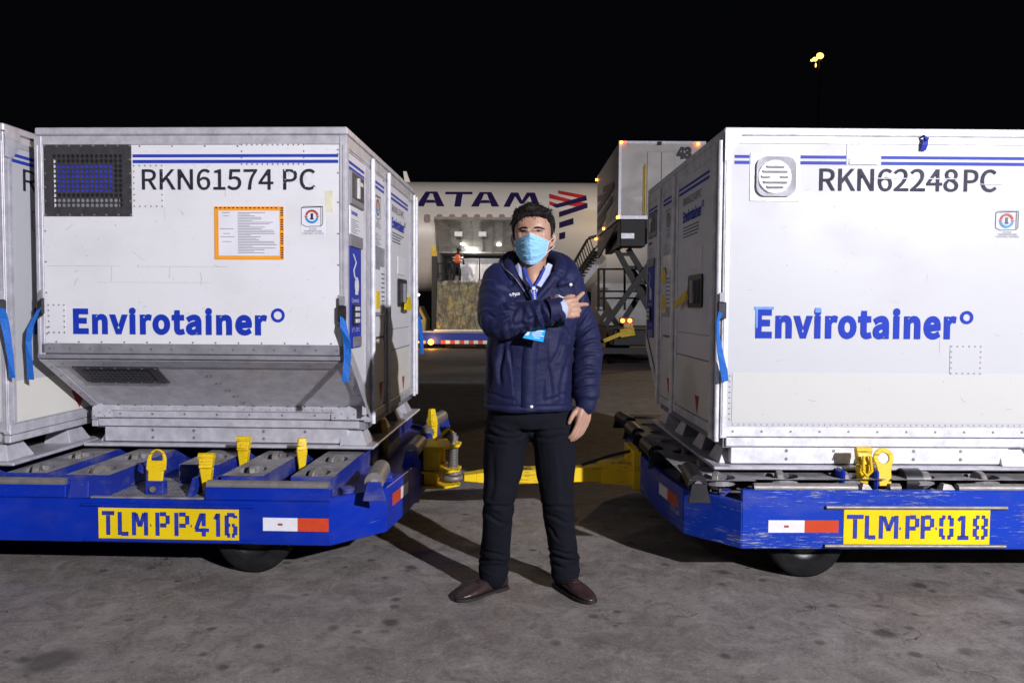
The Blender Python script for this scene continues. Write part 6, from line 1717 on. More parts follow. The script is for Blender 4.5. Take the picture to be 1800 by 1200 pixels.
def jacket_fold(p, n):
    # long soft folds over the body, tight ripples round the bent elbow and hanging sleeve
    d = 0.0
    tb_, L, dist = seg_param(p, shR, elR); tf, L2, dist2 = seg_param(p, elR, wrR)
    tl, L3, dist3 = seg_param(p, shL, elL); tw, L4, dist4 = seg_param(p, elL, wrL)
    wR = max(0, 1 - dist/0.11); wF = max(0, 1 - dist2/0.10); wL = max(0, 1 - dist3/0.10); wW = max(0, 1 - dist4/0.09)
    arm = max(wR, wF, wL, wW)
    d += 0.005*N3(p.x*7, p.y*7, p.z*3.2+3) + 0.003*(1-2.6*abs(N3(p.x*10+3, p.y*8, p.z*7+p.x*4)))
    if wF > 0 and wF >= max(wR, wL, wW):
        k = tf*L2; bunch = 0.4 + 1.0*math.exp(-((k-0.02)/0.07)**2) + 0.7*math.exp(-((k-L2+0.03)/0.05)**2)
        d += 0.0085*bunch*(1-abs(N3(k*26 + (p.z+p.y)*9, p.z*6, 1.3))*2.4)*min(1, wF*2)
    elif wR > 0 and wR >= max(wL, wW):
        k = tb_*L; d += 0.0075*(0.5+tb_)*(1-abs(N3(k*20 - p.x*12, p.y*7, 4.0))*2.3)*min(1, wR*2)
    elif wL > 0 and wL >= wW:
        k = tl*L3; d += 0.0060*(0.5+tl)*(1-abs(N3(k*18 + p.x*10, p.y*6, 7.7))*2.2)*min(1, wL*2)
    elif wW > 0:
        k = tw*L4; d += 0.0075*(1-abs(N3(k*24 + p.x*13, p.y*7, 9.1))*2.3)*min(1, wW*2)
    if arm < 0.3:
        z = p.z
        d += 0.007*math.exp(-((z-0.90)/0.05)**2)*N3(p.x*22, p.y*10, z*10)
        d += 0.008*max(0, 1-abs(z-1.12)/0.14)*(1-2.4*abs(N3(p.x*5+z*9, 2.2, z*7-p.x*10)))
        if z < 0.857: d += 0.004                     # thick hem
        if 0.857 < z < 0.864: d -= 0.004
    d += crease(p, n, ARM_CR if (p.y < -0.155 and p.z < 1.42) or (wR > 0.2 and wR > wL and p.x < -0.12) else BODY_CR)
    return p + n*d
mb = MB()
cx = 0.072-MO.x
J = [(0.838,.188,.128,.120,0.0),(0.85,.193,.132,.124,0.0),(0.90,.190,.134,.124,0.0),(1.0,.186,.136,.122,0.002),(1.12,.188,.136,.122,0.006),(1.22,.196,.136,.125,0.010),(1.30,.202,.132,.128,0.013),(1.36,.196,.116,.125,0.014),(1.405,.168,.088,.112,0.014),(1.435,.122,.058,.098,0.014),(1.462,.088,.030,.088,0.012)]
loft(mb, [ell_ring(cx+dx, 3.475-MO.y, z, hw, f, b, 36, 2.5) for z, hw, f, b, dx in J])
limb(mb, [shR + Vector((0.03,0,0.0)), shR, shR.lerp(elR, 0.5) + Vector((-0.010,0.015,0.004)), elR + Vector((-0.004,0.004,-0.002)), elR.lerp(wrR, 0.3), elR.lerp(wrR, 0.7), wrR.lerp(elR, 0.05)], [.068,.073,.071,.070,.063,.054,.045], 22)
limb(mb, [shL - Vector((0.03,0,0.0)), shL, shL.lerp(elL, 0.5) + Vector((0.006,0.01,0)), elL, elL.lerp(wrL, 0.5), elL.lerp(wrL, 0.84), elL.lerp(wrL, 0.91), wrL - Vector((0,0,0.0))], [.066,.071,.065,.064,.062,.058,.043,.039], 22)
# standing collar with the rolled hood behind it
limb(mb, [Wp(934,528,3.345), Wp(916,502,3.375), Wp(898,474,3.42), Wp(903,455,3.50), Wp(937,447,3.565), Wp(975,455,3.51), Wp(984,474,3.43), Wp(964,500,3.375), Wp(945,524,3.345)], [.010,.018,.026,.026,.026,.026,.026,.019,.011], 14)
limb(mb, [Wp(884,472,3.47), Wp(897,458,3.56), Wp(937,455,3.62), Wp(982,464,3.57), Wp(1000,484,3.46), Wp(985,500,3.385)], [.026,.040,.052,.052,.046,.018], 16)
jk = voxel(mb, 'jacket', 0.0050, M['jacket'], man, 5, jacket_fold)
JB = bvh(jk)
def front_hit(B, x, z, off=0.004, y0=-1.0):
    h = B.ray_cast(Vector((x, y0, z)), Vector((0, 1, 0)))
    if h[0] is None: return Vector((x, 0, z)), Vector((0, -1, 0))
    nn = h[1] if h[1].y < 0 else -h[1]
    return h[0] + nn*off, nn
def conform_strip(name, B, path, hw, off, mat, parent, th=0.003, smooth_n=2):
    """flat strip that lies on a surface along (x, z) points"""
    P = []
    for i in range(len(path)-1):
        a, b = path[i], path[i+1]; k = max(2, int(((b[0]-a[0])**2+(b[1]-a[1])**2)**0.5/0.012))
        for j in range(k): P.append((a[0]+(b[0]-a[0])*j/k, a[1]+(b[1]-a[1])*j/k))
    P.append(path[-1])
    H = [front_hit(B, x, z, off)[0] for x, z in P]
    for _ in range(smooth_n):
        ys = [h.y for h in H]
        for i in range(1, len(H)-1): H[i].y = min(ys[i], (ys[i-1]+ys[i]*2+ys[i+1])/4)
    mb = MB(); vs = []
    for i, h in enumerate(H):
        d = (H[min(i+1, len(H)-1)] - H[max(i-1, 0)]); d.y = 0; d.normalize(); w = Vector((-d.z, 0, d.x))*hw
        a = front_hit(B, h.x-w.x, h.z-w.z, off)[0]; b = front_hit(B, h.x+w.x, h.z+w.z, off)[0]
        a.y = min(a.y, h.y+0.01); b.y = min(b.y, h.y+0.01)
        vs += [a, h + Vector((0,-th*0.3,0)), b, b + Vector((0,th,0)), a + Vector((0,th,0))]
    fs = []
    for i in range(len(H)-1):
        for k in range(5): fs.append((i*5+k, i*5+(k+1) % 5, (i+1)*5+(k+1) % 5, (i+1)*5+k))
    mb.add(vs, fs, 0, True)
    return mb.build(name, mat, parent)
def xz(px, py, y=3.33): p = Wp(px, py, y); return (p.x, p.z)
conform_strip('zip_placket', JB, [xz(935, 590), xz(930, 640), xz(929, 722)], 0.032, 0.0015, M['jacket'], jk, 0.004, 6)
mb = MB()
for px_, py_ in ((934, 716), (1004, 499)):
    x, z = xz(px_, py_); h, nn = front_hit(JB, x, z, 0.007)
    mb.lathe(h, nn, [(-0.006, 0.008), (0.0, 0.008), (0.003, 0.005), (0.0031, 0.0005)], 12)
mb.build('snap_button', M['alu_bright'], jk)
conform_strip('chest_seam', JB, [xz(962, 508), xz(1000, 497), xz(1012, 505)], 0.0015, 0.003, M['trouser'], jk, 0.002, 1)
conform_strip('collar_piping', JB, [xz(882, 466, 3.42), xz(905, 488, 3.38), xz(930, 524, 3.34)], 0.0014, 0.004, M['alu_dark'], jk, 0.002, 1)
# chest lettering and tag
class Surf:
    def __init__(s, B, x0, z0, off): s.B, s.x0, s.z0, s.off = B, x0, z0, off
    def P(s, u, z, n=0): return front_hit(s.B, s.x0+u, s.z0+z, s.off)[0]
mb = MB()
x0, z0 = xz(889, 520); x1, z1 = xz(913, 514)
h_, n_ = front_hit(JB, (x0+x1)/2, z0+0.004, 0.006); n_ = (n_ + Vector((0,-1,0))).normalized(); r_ = Vector((0.985,0,0.17)); r_ = (r_ - n_*r_.dot(n_)).normalized()
lettering(mb, Frame(h_, r_, n_, n_.cross(r_)), 'uro Pyco', (x0-x1)/2, (x1-x0)/2, -0.009, 0.009, 0.002, 0.010); mb.build('chest_lettering', M['paper'], jk)
conform_strip('chest_tag', JB, [xz(967, 524), xz(986, 524), xz(1000, 527)], 0.007, 0.006, M['paper'], jk, 0.002, 1)
conform_strip('chest_tag_end', JB, [xz(966, 525), xz(974, 527)], 0.009, 0.008, plain('pink_tag', (0.75, 0.30, 0.34), 0.5), jk, 0.002, 1)

# --- trousers
LEG_CR = crease_set([((852,750),(906,757),.008,.006),((856,764),(916,767),.008,.006),((858,780),(900,775),.006,.006),((952,752),(1002,757),.008,.006),((946,768),(992,766),.007,.006),((936,760),(944,800),.006,.007),((918,760),(905,800),.006,.007),
    ((850,890),(905,886),.008,.007),((852,905),(890,918),.008,.007),((905,905),(880,940),.006,.007),((955,888),(1003,892),.008,.007),((960,905),(1000,918),.008,.007),((962,925),(985,950),.006,.007),
    ((843,972),(888,978),.007,.006),((842,986),(890,992),.008,.006),((846,1000),(886,1004),.006,.005),((960,972),(1008,976),.007,.006),((962,986),(1012,990),.008,.006),((966,1000),(1008,1004),.006,.005),((870,800),(862,880),.005,.010),((985,800),(990,880),.005,.010)], 3.42)
def trouser_fold(p, n):
    d = 0.005*N3(p.x*9, p.y*9, p.z*4) + 0.003*N3(p.x*18, p.y*14, p.z*9+5)
    z = p.z
    d += 0.007*math.exp(-((z-0.14)/0.07)**2)*(1-2.4*abs(N3(p.x*6, p.y*6, z*24 + p.x*6)))
    d += 0.006*math.exp(-((z-0.43)/0.09)**2)*(1-2.4*abs(N3(p.x*5+2, p.y*5, z*16 + p.x*9)))
    d += 0.006*math.exp(-((z-0.74)/0.06)**2)*(1-2.4*abs(N3(p.x*4, p.y*4, z*20 - abs(p.x+0.01)*14)))
    d += crease(p, n, LEG_CR)
    return p + n*d
mb = MB()
loft(mb, [ell_ring(cx, 3.485-MO.y, z, hw, f, b, 32, 2.4) for z, hw, f, b in ((0.755,.150,.100,.115),(0.80,.178,.112,.122),(0.86,.176,.112,.118),(0.92,.168,.110,.112))])
limb(mb, [hipR + Vector((0,0,0.06)), hipR, hipR.lerp(knR, 0.5), knR, knR.lerp(ankR, 0.5), ankR + Vector((0.004,0.01,0.05)), ankR + Vector((0.0,-0.004,-0.004))], [.092,.100,.090,.070,.066,.063,.065], 22)
limb(mb, [hipL + Vector((0,0,0.06)), hipL, hipL.lerp(knL, 0.5), knL, knL.lerp(ankL, 0.5), ankL + Vector((-0.004,0.01,0.05)), ankL + Vector((-0.002,-0.002,-0.002))], [.092,.100,.090,.070,.066,.063,.065], 22)
limb(mb, [Vector((cx, hipR.y, 0.82)), Vector((cx, hipR.y-0.01, 0.745)), Vector((cx, hipR.y-0.005, 0.715))], [.095,.062,.030], 16)
tr_o = voxel(mb, 'trousers', 0.006, M['trouser'], man, 4, trouser_fold)

# --- body: head, neck, arms, hands and legs as one skin
hc = Vector((Wp(937, 424, 3.45).x, 3.465-MO.y, 0))
HZ = 1.475                                  # chin height
HY = radians(-7)                            # turned a little towards the photo's left
def hd(x, y, z):
    """head space (x right in the picture, y back, z up from chin) -> man space"""
    zz = z - 0.10
    y2 = y*cos(radians(-4)) - zz*sin(radians(-4)); z2 = y*sin(radians(-4)) + zz*cos(radians(-4)) + 0.10
    x = x*1.09
    X = x*cos(HY) - y2*sin(HY); Y = x*sin(HY) + y2*cos(HY)
    return Vector((hc.x + X, hc.y + Y, HZ + z2))
mb = MB()
#        z     halfw  front  back
H = [(-0.012,.022,.070,-.030),(-.004,.036,.084,-.005),(0.012,.050,.092,.025),(0.035,.061,.095,.052),(0.060,.067,.096,.075),(0.085,.070,.096,.086),(0.110,.0725,.097,.092),(0.135,.0745,.096,.095),(0.160,.0755,.093,.096),(0.185,.073,.086,.092),(0.208,.064,.072,.081),(0.226,.047,.050,.061),(0.238,.024,.025,.034),(0.242,.006,.006,.010)]
rg = []
for z, hw, f, b in H:
    rg.append([hd(x, y, zz) for x, y, zz in ell_ring(0, 0, z, hw, f, b, 32, 2.25)])
loft(mb, rg)
limb(mb, [hd(0,-0.088,0.118), hd(0,-0.100,0.095), hd(0,-0.112,0.078)], [.008,.010,.013], 10)       # nose
limb(mb, [hd(-0.013,-0.100,0.074), hd(0.013,-0.100,0.074)], [.009,.009], 8)
limb(mb, [hd(-0.034,-0.088,0.131), hd(-0.012,-0.093,0.129)], [.008,.008], 8); limb(mb, [hd(0.034,-0.088,0.131), hd(0.012,-0.093,0.129)], [.008,.008], 8)   # brow ridge
for s in (-1, 1):                                                                                     # ears
    limb(mb, [hd(s*0.074, 0.004, 0.078), hd(s*0.083, 0.012, 0.095), hd(s*0.086, 0.016, 0.115), hd(s*0.080, 0.012, 0.130), hd(s*0.077, 0.0, 0.120)], [.008,.008,.009,.007,.006], 8)
limb(mb, [Vector((hc.x, hc.y-0.03, 1.455)), Vector((hc.x, hc.y-0.072, 1.415)), Vector((hc.x, hc.y-0.098, 1.372))], [.052,.036,.020], 16)
limb(mb, [hd(0,0.0,0.03), hd(0,0.018,-0.02), Vector((hc.x+0.002, hc.y+0.03, 1.42)), Vector((hc.x, hc.y+0.03, 1.36))], [.060,.057,.060,.075], 20)
loft(mb, [ell_ring(cx, 3.48-MO.y, z, hw, f, b, 24, 2.3) for z, hw, f, b in ((0.80,.14,.08,.09),(1.0,.145,.09,.09),(1.2,.155,.09,.095),(1.34,.165,.075,.09),(1.40,.10,.04,.07))])
limb(mb, [shR, elR, wrR], [.036,.030,.029], 14); limb(mb, [shL, elL, wrL], [.036,.030,.029], 14)
limb(mb, [hipR, knR, ankR], [.060,.040,.030], 14); limb(mb, [hipL, knL, ankL], [.060,.040,.030], 14)
# right hand laid on the chest: back of the hand to the camera, index and middle out, ring and little folded, thumb tucked above
hx_ = (Wp(1010, 541, 3.26) - wrR); hx_.normalize(); hup = Vector((0,0,1)); hup = (hup - hx_*hup.dot(hx_)).normalized(); hout = hx_.cross(hup).normalized()
if hout.y > 0: hout = -hout
def hr(a, u, o): return wrR + hx_*a + hup*u + hout*o
mb2 = mb
limb(mb2, [wrR - hx_*0.02, hr(0.02,0,0)], [.030,.031], 14)
for u in (0.030, 0.011, -0.009, -0.028):                                                              # metacarpals
    limb(mb2, [hr(0.010, u*0.75, 0.0), hr(0.045, u, 0.004), hr(0.072, u*1.02, 0.004)], [.017,.0155,.0125], 10)
limb(mb2, [hr(0.068,0.030,0.003), hr(0.090,0.043,-0.001), hr(0.105,0.051,-0.006), hr(0.119,0.057,-0.012)], [.0115,.0100,.0092,.0078], 10)     # index
limb(mb2, [hr(0.070,0.010,0.004), hr(0.095,0.010,0.000), hr(0.114,0.009,-0.006), hr(0.132,0.007,-0.013)], [.0115,.0100,.0092,.0080], 10)    # middle
limb(mb2, [hr(0.070,-0.011,0.004), hr(0.088,-0.013,-0.004), hr(0.086,-0.014,-0.024), hr(0.068,-0.012,-0.030)], [.0115,.0105,.0095,.0085], 10)  # ring
limb(mb2, [hr(0.066,-0.030,0.002), hr(0.081,-0.034,-0.006), hr(0.078,-0.034,-0.024), hr(0.062,-0.032,-0.028)], [.0105,.0095,.0085,.0078], 10)  # little
limb(mb2, [hr(0.012,0.020,-0.010), hr(0.038,0.040,-0.016), hr(0.060,0.047,-0.020), hr(0.080,0.046,-0.026)], [.014,.0125,.0110,.0090], 10)      # thumb
# left hand hanging: back of the hand outwards, thumb forward, fingers loosely curled
hd_ = (Wp(1015, 778, 3.40) - wrL).normalized(); ht = (Wp(1000, 730, 3.36) - wrL); ht = (ht - hd_*ht.dot(hd_)).normalized(); ho = hd_.cross(ht).normalized()
if ho.x < 0: ho = -ho
def hl(a, t, o): return wrL + hd_*a + ht*t + ho*o
limb(mb2, [wrL - hd_*0.02, hl(0.018,0,0)], [.029,.030], 14)
for t in (0.027, 0.009, -0.009, -0.025):
    limb(mb2, [hl(0.012, t*0.75, 0.0), hl(0.05, t, 0.004), hl(0.085, t*1.02, 0.002)], [.0165,.0150,.0120], 10)
for t, L, c in ((0.027, 0.070, 0.030), (0.009, 0.080, 0.030), (-0.009, 0.075, 0.034), (-0.025, 0.060, 0.034)):
    limb(mb2, [hl(0.084, t, 0.002), hl(0.084+L*0.45, t*1.05, -0.006), hl(0.084+L*0.78, t*1.02, -0.016), hl(0.084+L, t, -c)], [.0112,.0100,.0090,.0076], 10)
limb(mb2, [hl(0.014,0.022,-0.008), hl(0.045,0.044,-0.016), hl(0.072,0.053,-0.020), hl(0.095,0.053,-0.026)], [.0145,.0125,.0108,.0088], 10)
def face_shape(p, n):
    q = p - hd(0, 0, 0.10)
    if q.length > 0.2: return p
    out = p.copy()
    def g(c, r, amt, ax):
        k = math.exp(-((p-c).length/r)**2); out.__iadd__(ax*amt*k)
    fwd = Vector((sin(HY), -cos(HY), 0))
    for s in (-1, 1):
        g(hd(s*0.032, -0.088, 0.115), 0.018, -0.014, fwd)          # eye sockets
        g(hd(s*0.044, -0.078, 0.088), 0.022, 0.005, fwd)           # cheek bones
        g(hd(s*0.031, -0.090, 0.112), 0.010, 0.006, fwd)           # eyeballs under the lids
    return out
bd = voxel(mb, 'body', 0.0036, M['skin'], man, 3, face_shape)
BB = bvh(bd)
fwd = Vector((sin(HY), -cos(HY), 0)); rgt = Vector((cos(HY), sin(HY), 0))
def on_face(x, z, off=0.001):
    o = hd(x, -0.30, z); h = BB.ray_cast(o, -fwd)
    return (h[0] + fwd*off) if h[0] is not None else hd(x, -0.09, z)
# eyes half closed against the light, brows
for s in (-1, 1):
    def lens(w, h, dz, off, name, mat, x0=0.0, n=12, sag=0.0):
        mb = MB(); pts = []
        for k in range(n):
            a = 2*pi*k/n; pts.append(on_face(s*0.0315 + x0 + w*cos(a), 0.1120 + dz + h*sin(a) - sag*abs(cos(a)), off))
        mb.add(pts, [tuple(range(n))]); return mb.build(name, mat, bd)
    lens(0.0135, 0.0030, 0.0, 0.0012, 'eye_white', plain('eye_white', (0.45, 0.40, 0.38), 0.3))
    lens(0.0052, 0.0029, 0.0, 0.0020, 'iris', M['blackmetal'], -0.002)
    lens(0.0155, 0.0022, 0.0036, 0.0026, 'eyelash', M['hair'], 0, 12, 0.002)
    mb = MB(); P = [on_face(s*(0.013+0.041*k/8), 0.1235 + 0.0035*sin(pi*min(1, k/8*0.9+0.1)) - 0.003*(k/8)**2, 0.0025) for k in range(9)]
    mb.tube(P, [0.0028,0.0042,0.0046,0.0046,0.0044,0.0040,0.0032,0.0024,0.0010], 8); e = mb.build('eyebrow', M['hair'], bd)

# --- hair: cap with swept tufts
mb = MB()
HR = [(0.118,.0785,-.055,.101),(0.135,.0815,-.035,.106),(0.152,.0835,.030,.109),(0.166,.0850,.050,.110),(0.185,.0840,.084,.108),(0.205,.079,.094,.102),(0.222,.066,.080,.088),(0.238,.046,.058,.064),(0.248,.022,.028,.034),(0.250,.006,.006,.01)]
loft(mb, [[hd(x, y, zz) for x, y, zz in ell_ring(0, 0.004, z, hw, f, b, 32, 2.3)] for z, hw, f, b in HR])
for s in (-1, 1):
    limb(mb, [hd(s*0.073, -0.026, 0.178), hd(s*0.0755, -0.018, 0.145), hd(s*0.0745, -0.012, 0.112 if s > 0 else 0.104)], [.012,.009,.004], 10)
    limb(mb, [hd(s*0.070, 0.055, 0.11), hd(s*0.052, 0.078, 0.06), hd(s*0.02, 0.080, 0.04)], [.018,.018,.014], 10)
limb(mb, [hd(-0.071,-0.040,0.160), hd(-0.056,-0.070,0.180), hd(-0.015,-0.088,0.200), hd(0.030,-0.084,0.206), hd(0.058,-0.060,0.196), hd(0.070,-0.035,0.170)], [.008,.009,.010,.010,.009,.007], 12)
limb(mb, [hd(-0.055,-0.05,0.210), hd(-0.01,-0.068,0.226), hd(0.045,-0.05,0.215)], [.018,.024,.020], 12)
def hair_shape(p, n):
    return p + n*(0.0022*N3(p.x*60, p.y*26, p.z*26) + 0.0014*N3(p.x*120, p.y*45, p.z*45))
ha = voxel(mb, 'hair', 0.004, M['hair'], man, 2, hair_shape)
HB = bvh(ha)
mb = MB(); rnd = random.Random(5)
for i in range(900):
    a = rnd.uniform(0, 2*pi); el = rnd.uniform(0.05, 1.35)
    d = Vector((cos(a)*cos(el), sin(a)*cos(el), sin(el)))
    o = hd(0, 0.005, 0.155); h = HB.ray_cast(o + d*0.3, -d)
    if h[0] is None: continue
    base, nn = h[0], h[1]
    sweep = (Vector((0.9, 0.35 if base.y > o.y else -0.5, 0.25)) if rnd.random() < 0.75 else Vector((-0.5, -0.4, 0.2)))
    if el < 0.5: sweep = Vector((0.15, 0.5, -1.0))
    tdir = (sweep - nn*sweep.dot(nn)); tdir.normalize()
    L = rnd.uniform(0.020, 0.040); r0 = rnd.uniform(0.0009, 0.0018)
    pts = [base - nn*0.003 - tdir*L*0.3, base + nn*0.0008, base + tdir*L*0.5 + nn*(0.001 + rnd.uniform(0, 0.0022)), base + tdir*L + nn*rnd.uniform(-0.004, 0.001)]
    mb.tube(pts, [r0, r0*1.1, r0*0.8, 0.0004], 5)
for i in range(46):                                                     # thick locks combed across the top
    a = rnd.uniform(0, 2*pi); el = rnd.uniform(0.35, 1.4)
    d = Vector((cos(a)*cos(el), sin(a)*cos(el), sin(el))); o = hd(0, 0.005, 0.155); h = HB.ray_cast(o + d*0.3, -d)
    if h[0] is None: continue
    base, nn = h[0], h[1]
    sw = Vector((0.8, -0.35, 0.3)) + Vector((rnd.uniform(-0.4, 0.4), rnd.uniform(-0.4, 0.4), 0)); td = (sw - nn*sw.dot(nn)).normalized()
    L = rnd.uniform(0.04, 0.07); r0 = rnd.uniform(0.0025, 0.0042)
    mb.tube([base - td*L*0.5 - nn*0.004, base - td*L*0.2 + nn*0.0005, base + td*L*0.15 + nn*0.002, base + td*L*0.5 - nn*0.002], [r0*0.6, r0, r0*0.9, 0.0006], 6)
for i in range(64):                                                     # front locks combed up and across from the hairline
    x = rnd.uniform(-0.062, 0.064); k = abs(x+0.008)/0.07
    b = on_face(x, 0.186 + 0.010*(1-k) - 0.016*k*k + rnd.uniform(-0.006, 0.010), 0.003); up = rnd.uniform(0.018, 0.034); dx = rnd.uniform(0.004, 0.026)
    r0 = rnd.uniform(0.0028, 0.0052)
    mb.tube([b + Vector((-0.004, 0.006, -0.004)), b + Vector((0.002, -0.007, up*0.35)), b + Vector((dx*0.6, -0.004, up*0.8)), b + Vector((dx, 0.018, up + rnd.uniform(-0.002, 0.008)))], [r0*0.7, r0, r0*0.9, 0.0006], 6)
for i in range(24):                                                     # fringe over the forehead
    x = rnd.uniform(-0.060, 0.062); b = on_face(x, 0.178 + 0.016*(1-abs(x-0.01)/0.07) + rnd.uniform(-0.002, 0.012), 0.011)
    dx = rnd.uniform(0.004, 0.02)
    mb.tube([b + Vector((-dx*1.2, 0.003, -0.002)), b + Vector((0, -0.004, 0.004)), b + Vector((dx*1.3, 0.001, 0.004+rnd.uniform(-0.006, 0.006)))], [0.0030, 0.0034, 0.0005], 5)
tf_o = mb.build('hair_tuft', M['hair'], ha); tf_o['kind'] = 'stuff'

# --- surgical mask with pleats and ear loops
mb = MB(); nu, nv = 40, 66; grid = []
for j in range(nv+1):
    v = j/nv                                     # 0 top edge .. 1 under the chin
    for i in range(nu+1):
        u = -1 + 2*i/nu
        ztop = 0.104 - 0.016*abs(u)**1.5 + 0.006*math.exp(-(u/0.2)**2); zbot = -0.020 + 0.046*abs(u)**2.2
        z = ztop + (zbot-ztop)*v
        hw = 0.068 - 0.013*v*v - 0.002*sin(pi*v)
        x = u*hw
        bulge = 0.124 - 0.020*abs(v-0.35)**1.3*1.6 - 0.010*max(0, v-0.75)*4
        edge = abs(u)**2.2
        y = -(bulge*(1-edge) + 0.060*edge) - 0.013*(1-min(1, abs(u)*1.5)) - 0.010*math.exp(-(v/0.16)**2)*math.exp(-(u/0.22)**2)
        if v < 0.08: y += 0.004
        pl = ((v*4.2 + 0.08*sin(3*u) + 0.10*N3(u*1.5, v*2, 8)) % 1.0)
        if 0.16 < v < 0.9: y += 0.0075*pl*(1-abs(u)**4) - 0.001
        y += 0.0030*N3(u*3.0, v*7, 2.2) + 0.0020*N3(u*6, v*18, 5)
        p = hd(x, y, z)
        s_ = BB.ray_cast(hd(x, -0.3, z), -fwd)
        if s_[0] is not None:
            lim = s_[0] + fwd*0.0045
            if (p - lim).dot(fwd) < 0: p = lim
        grid.append(p)
mb.add(grid, [(j*(nu+1)+i, (j+1)*(nu+1)+i, (j+1)*(nu+1)+i+1, j*(nu+1)+i+1) for j in range(nv) for i in range(nu)], 0, True)
mk = mb.build('face_mask', M['mask'], man)
so = mk.modifiers.new('thick', 'SOLIDIFY'); so.thickness = 0.0015
mb = MB()
for j0 in range(nu): 
    pass
mb.tube([grid[i] + fwd*0.0012 for i in range(nu+1)], 0.0016, 6); mb.tube([grid[j*(nu+1)] + fwd*0.001 for j in range(nv+1)], 0.0018, 6); mb.tube([grid[j*(nu+1)+nu] + fwd*0.001 for j in range(nv+1)], 0.0018, 6)
for s, i in ((-1, 0), (1, nu)):
    for row_ in (3, nv-12):
        g_ = grid[row_*(nu+1)+i]
        mb.tube([g_, g_.lerp(hd(s*0.086, 0.018, 0.128 if row_ == 3 else 0.082), 0.5) + rgt*s*0.006, hd(s*0.086, 0.018, 0.128 if row_ == 3 else 0.082)], 0.0018, 6)
mb.build('mask_edging', M['paper'], mk)

# --- shirt: front, collar wings, cuffs; lanyard and badge
CB2 = bvh(jk)
mb = MB(); vs = []; rows = 12; cols = 10
for j in range(rows+1):
    t = j/rows
    lx, lz = xz(914 + (936-914)*t, 468 + (520-468)*t, 3.38); rx, rz_ = xz(964 - (964-941)*t, 470 + (518-470)*t, 3.38)
    for i in range(cols+1):
        k = i/cols; x = lx + (rx-lx)*k; z = lz + (rz_-lz)*k
        yy = -0.085 - 0.068*t - 0.02*sin(pi*k)*(1-t)
        vs.append(Vector((x, yy, z)))
mb.add(vs, [(j*(cols+1)+i, (j+1)*(cols+1)+i, (j+1)*(cols+1)+i+1, j*(cols+1)+i+1) for j in range(rows) for i in range(cols) if j >= 8 or i in (0, 1, cols-2, cols-1)], 0, True)
sh = mb.build('shirt', M['shirt'], man); so = sh.modifiers.new('t', 'SOLIDIFY'); so.thickness = 0.002; so.offset = -1
mb = MB()
for pts in ([(911,462,3.40),(924,480,3.365),(936,500,3.345),(926,504,3.35),(912,484,3.375),(905,468,3.41)], [(963,462,3.40),(950,482,3.365),(939,500,3.345),(951,505,3.35),(966,482,3.375),(971,466,3.41)]):
    P = [Wp(*q_) + Vector((0,-0.012,0)) for q_ in pts]
    mb.poly(P, (0, 0.004, 0))
mb.build('shirt_collar', M['shirt'], sh, 0.001)
for w_, d_, r in ((wrR, hx_, 0.0425), (wrL, hd_, 0.0375)):
    mb = MB(); mb.lathe(w_ - d_*0.01, d_, [(-0.02, r-0.004), (0.004, r), (0.025, r-0.001), (0.026, r-0.005), (-0.01, r-0.007)], 24); mb.build('shirt_cuff', M['shirt'], sh)
def knit_cuff(w_, d_, r, L):
    mb = MB(); mb.lathe(w_ - d_*L, d_, [(-0.012, r+0.004)] + [(L*k/10.0*0.92, r + (0.0022 if k % 2 else 0.0)) for k in range(11)] + [(L*0.94, r-0.006)], 28); return mb.build('jacket_cuff', M['jacket'], jk)
knit_cuff(wrR - hx_*0.008, hx_, 0.0445, 0.045); knit_cuff(wrL - hd_*0.008, hd_, 0.0415, 0.04)
M['lanyard'] = plain('blue_lanyard', (0.035, 0.07, 0.45), 0.6, 0, 0.2, 40)
mb = MB()
for pts in ([(921,470,3.385),(927,488,3.35),(937,507,3.33)], [(957,472,3.385),(949,490,3.35),(938,507,3.33)]):
    P = [Wp(*q_) + Vector((0,-0.018,0)) for q_ in pts]; mb.ribbon(P, [Vector((0.006,0,0.002))]*3, 0.0015)
a, b = Wp(938, 505, 3.31), Wp(941, 530, 3.30)
mb.ribbon([a, a.lerp(b, 0.5), b], [Vector((0.009,0,0.001))]*3, 0.0015); ly = mb.build('lanyard', M['lanyard'], man)
mb = MB()
for k in range(7):
    c = a.lerp(b, 0.2+0.12*k); mb.box((c.x-0.003, c.y-0.0022, c.z-0.002), (c.x+0.003, c.y-0.0012, c.z+0.002))
mb.lathe(Wp(938,507,3.30), (0,-1,0), [(0, 0.008), (0.003, 0.008), (0.0031, 0.005), (0.0032, 0.0005)], 14); mb.build('lanyard_print', M['paper'], ly)
q4 = [Wp(919, 594, 3.262), Wp(927, 580, 3.268), Wp(960, 574, 3.268), Wp(955, 601, 3.262)]
n4 = (q4[1]-q4[0]).cross(q4[2]-q4[0]).normalized(); n4 = n4 if n4.y < 0 else -n4
mb = MB(); mb.poly(q4, n4*0.003)
bgc = mb.build('id_badge', plain('cyan_badge', (0.03, 0.36, 0.80), 0.25, 0, 0.25, 40), ly)
mb = MB()
def qp(u, v): return q4[0].lerp(q4[3], u).lerp(q4[1].lerp(q4[2], u), v) + n4*0.0036
for u0, u1, v0, v1 in ((0.30,0.92,0.66,0.74),(0.34,0.85,0.50,0.57),(0.40,0.95,0.34,0.41),(0.05,0.20,0.35,0.8),(0.5,0.8,0.18,0.24)): mb.add([qp(u0,v0), qp(u1,v0), qp(u1,v1), qp(u0,v1)], [(0,1,2,3)])
mb.build('badge_print', M['paper'], bgc)

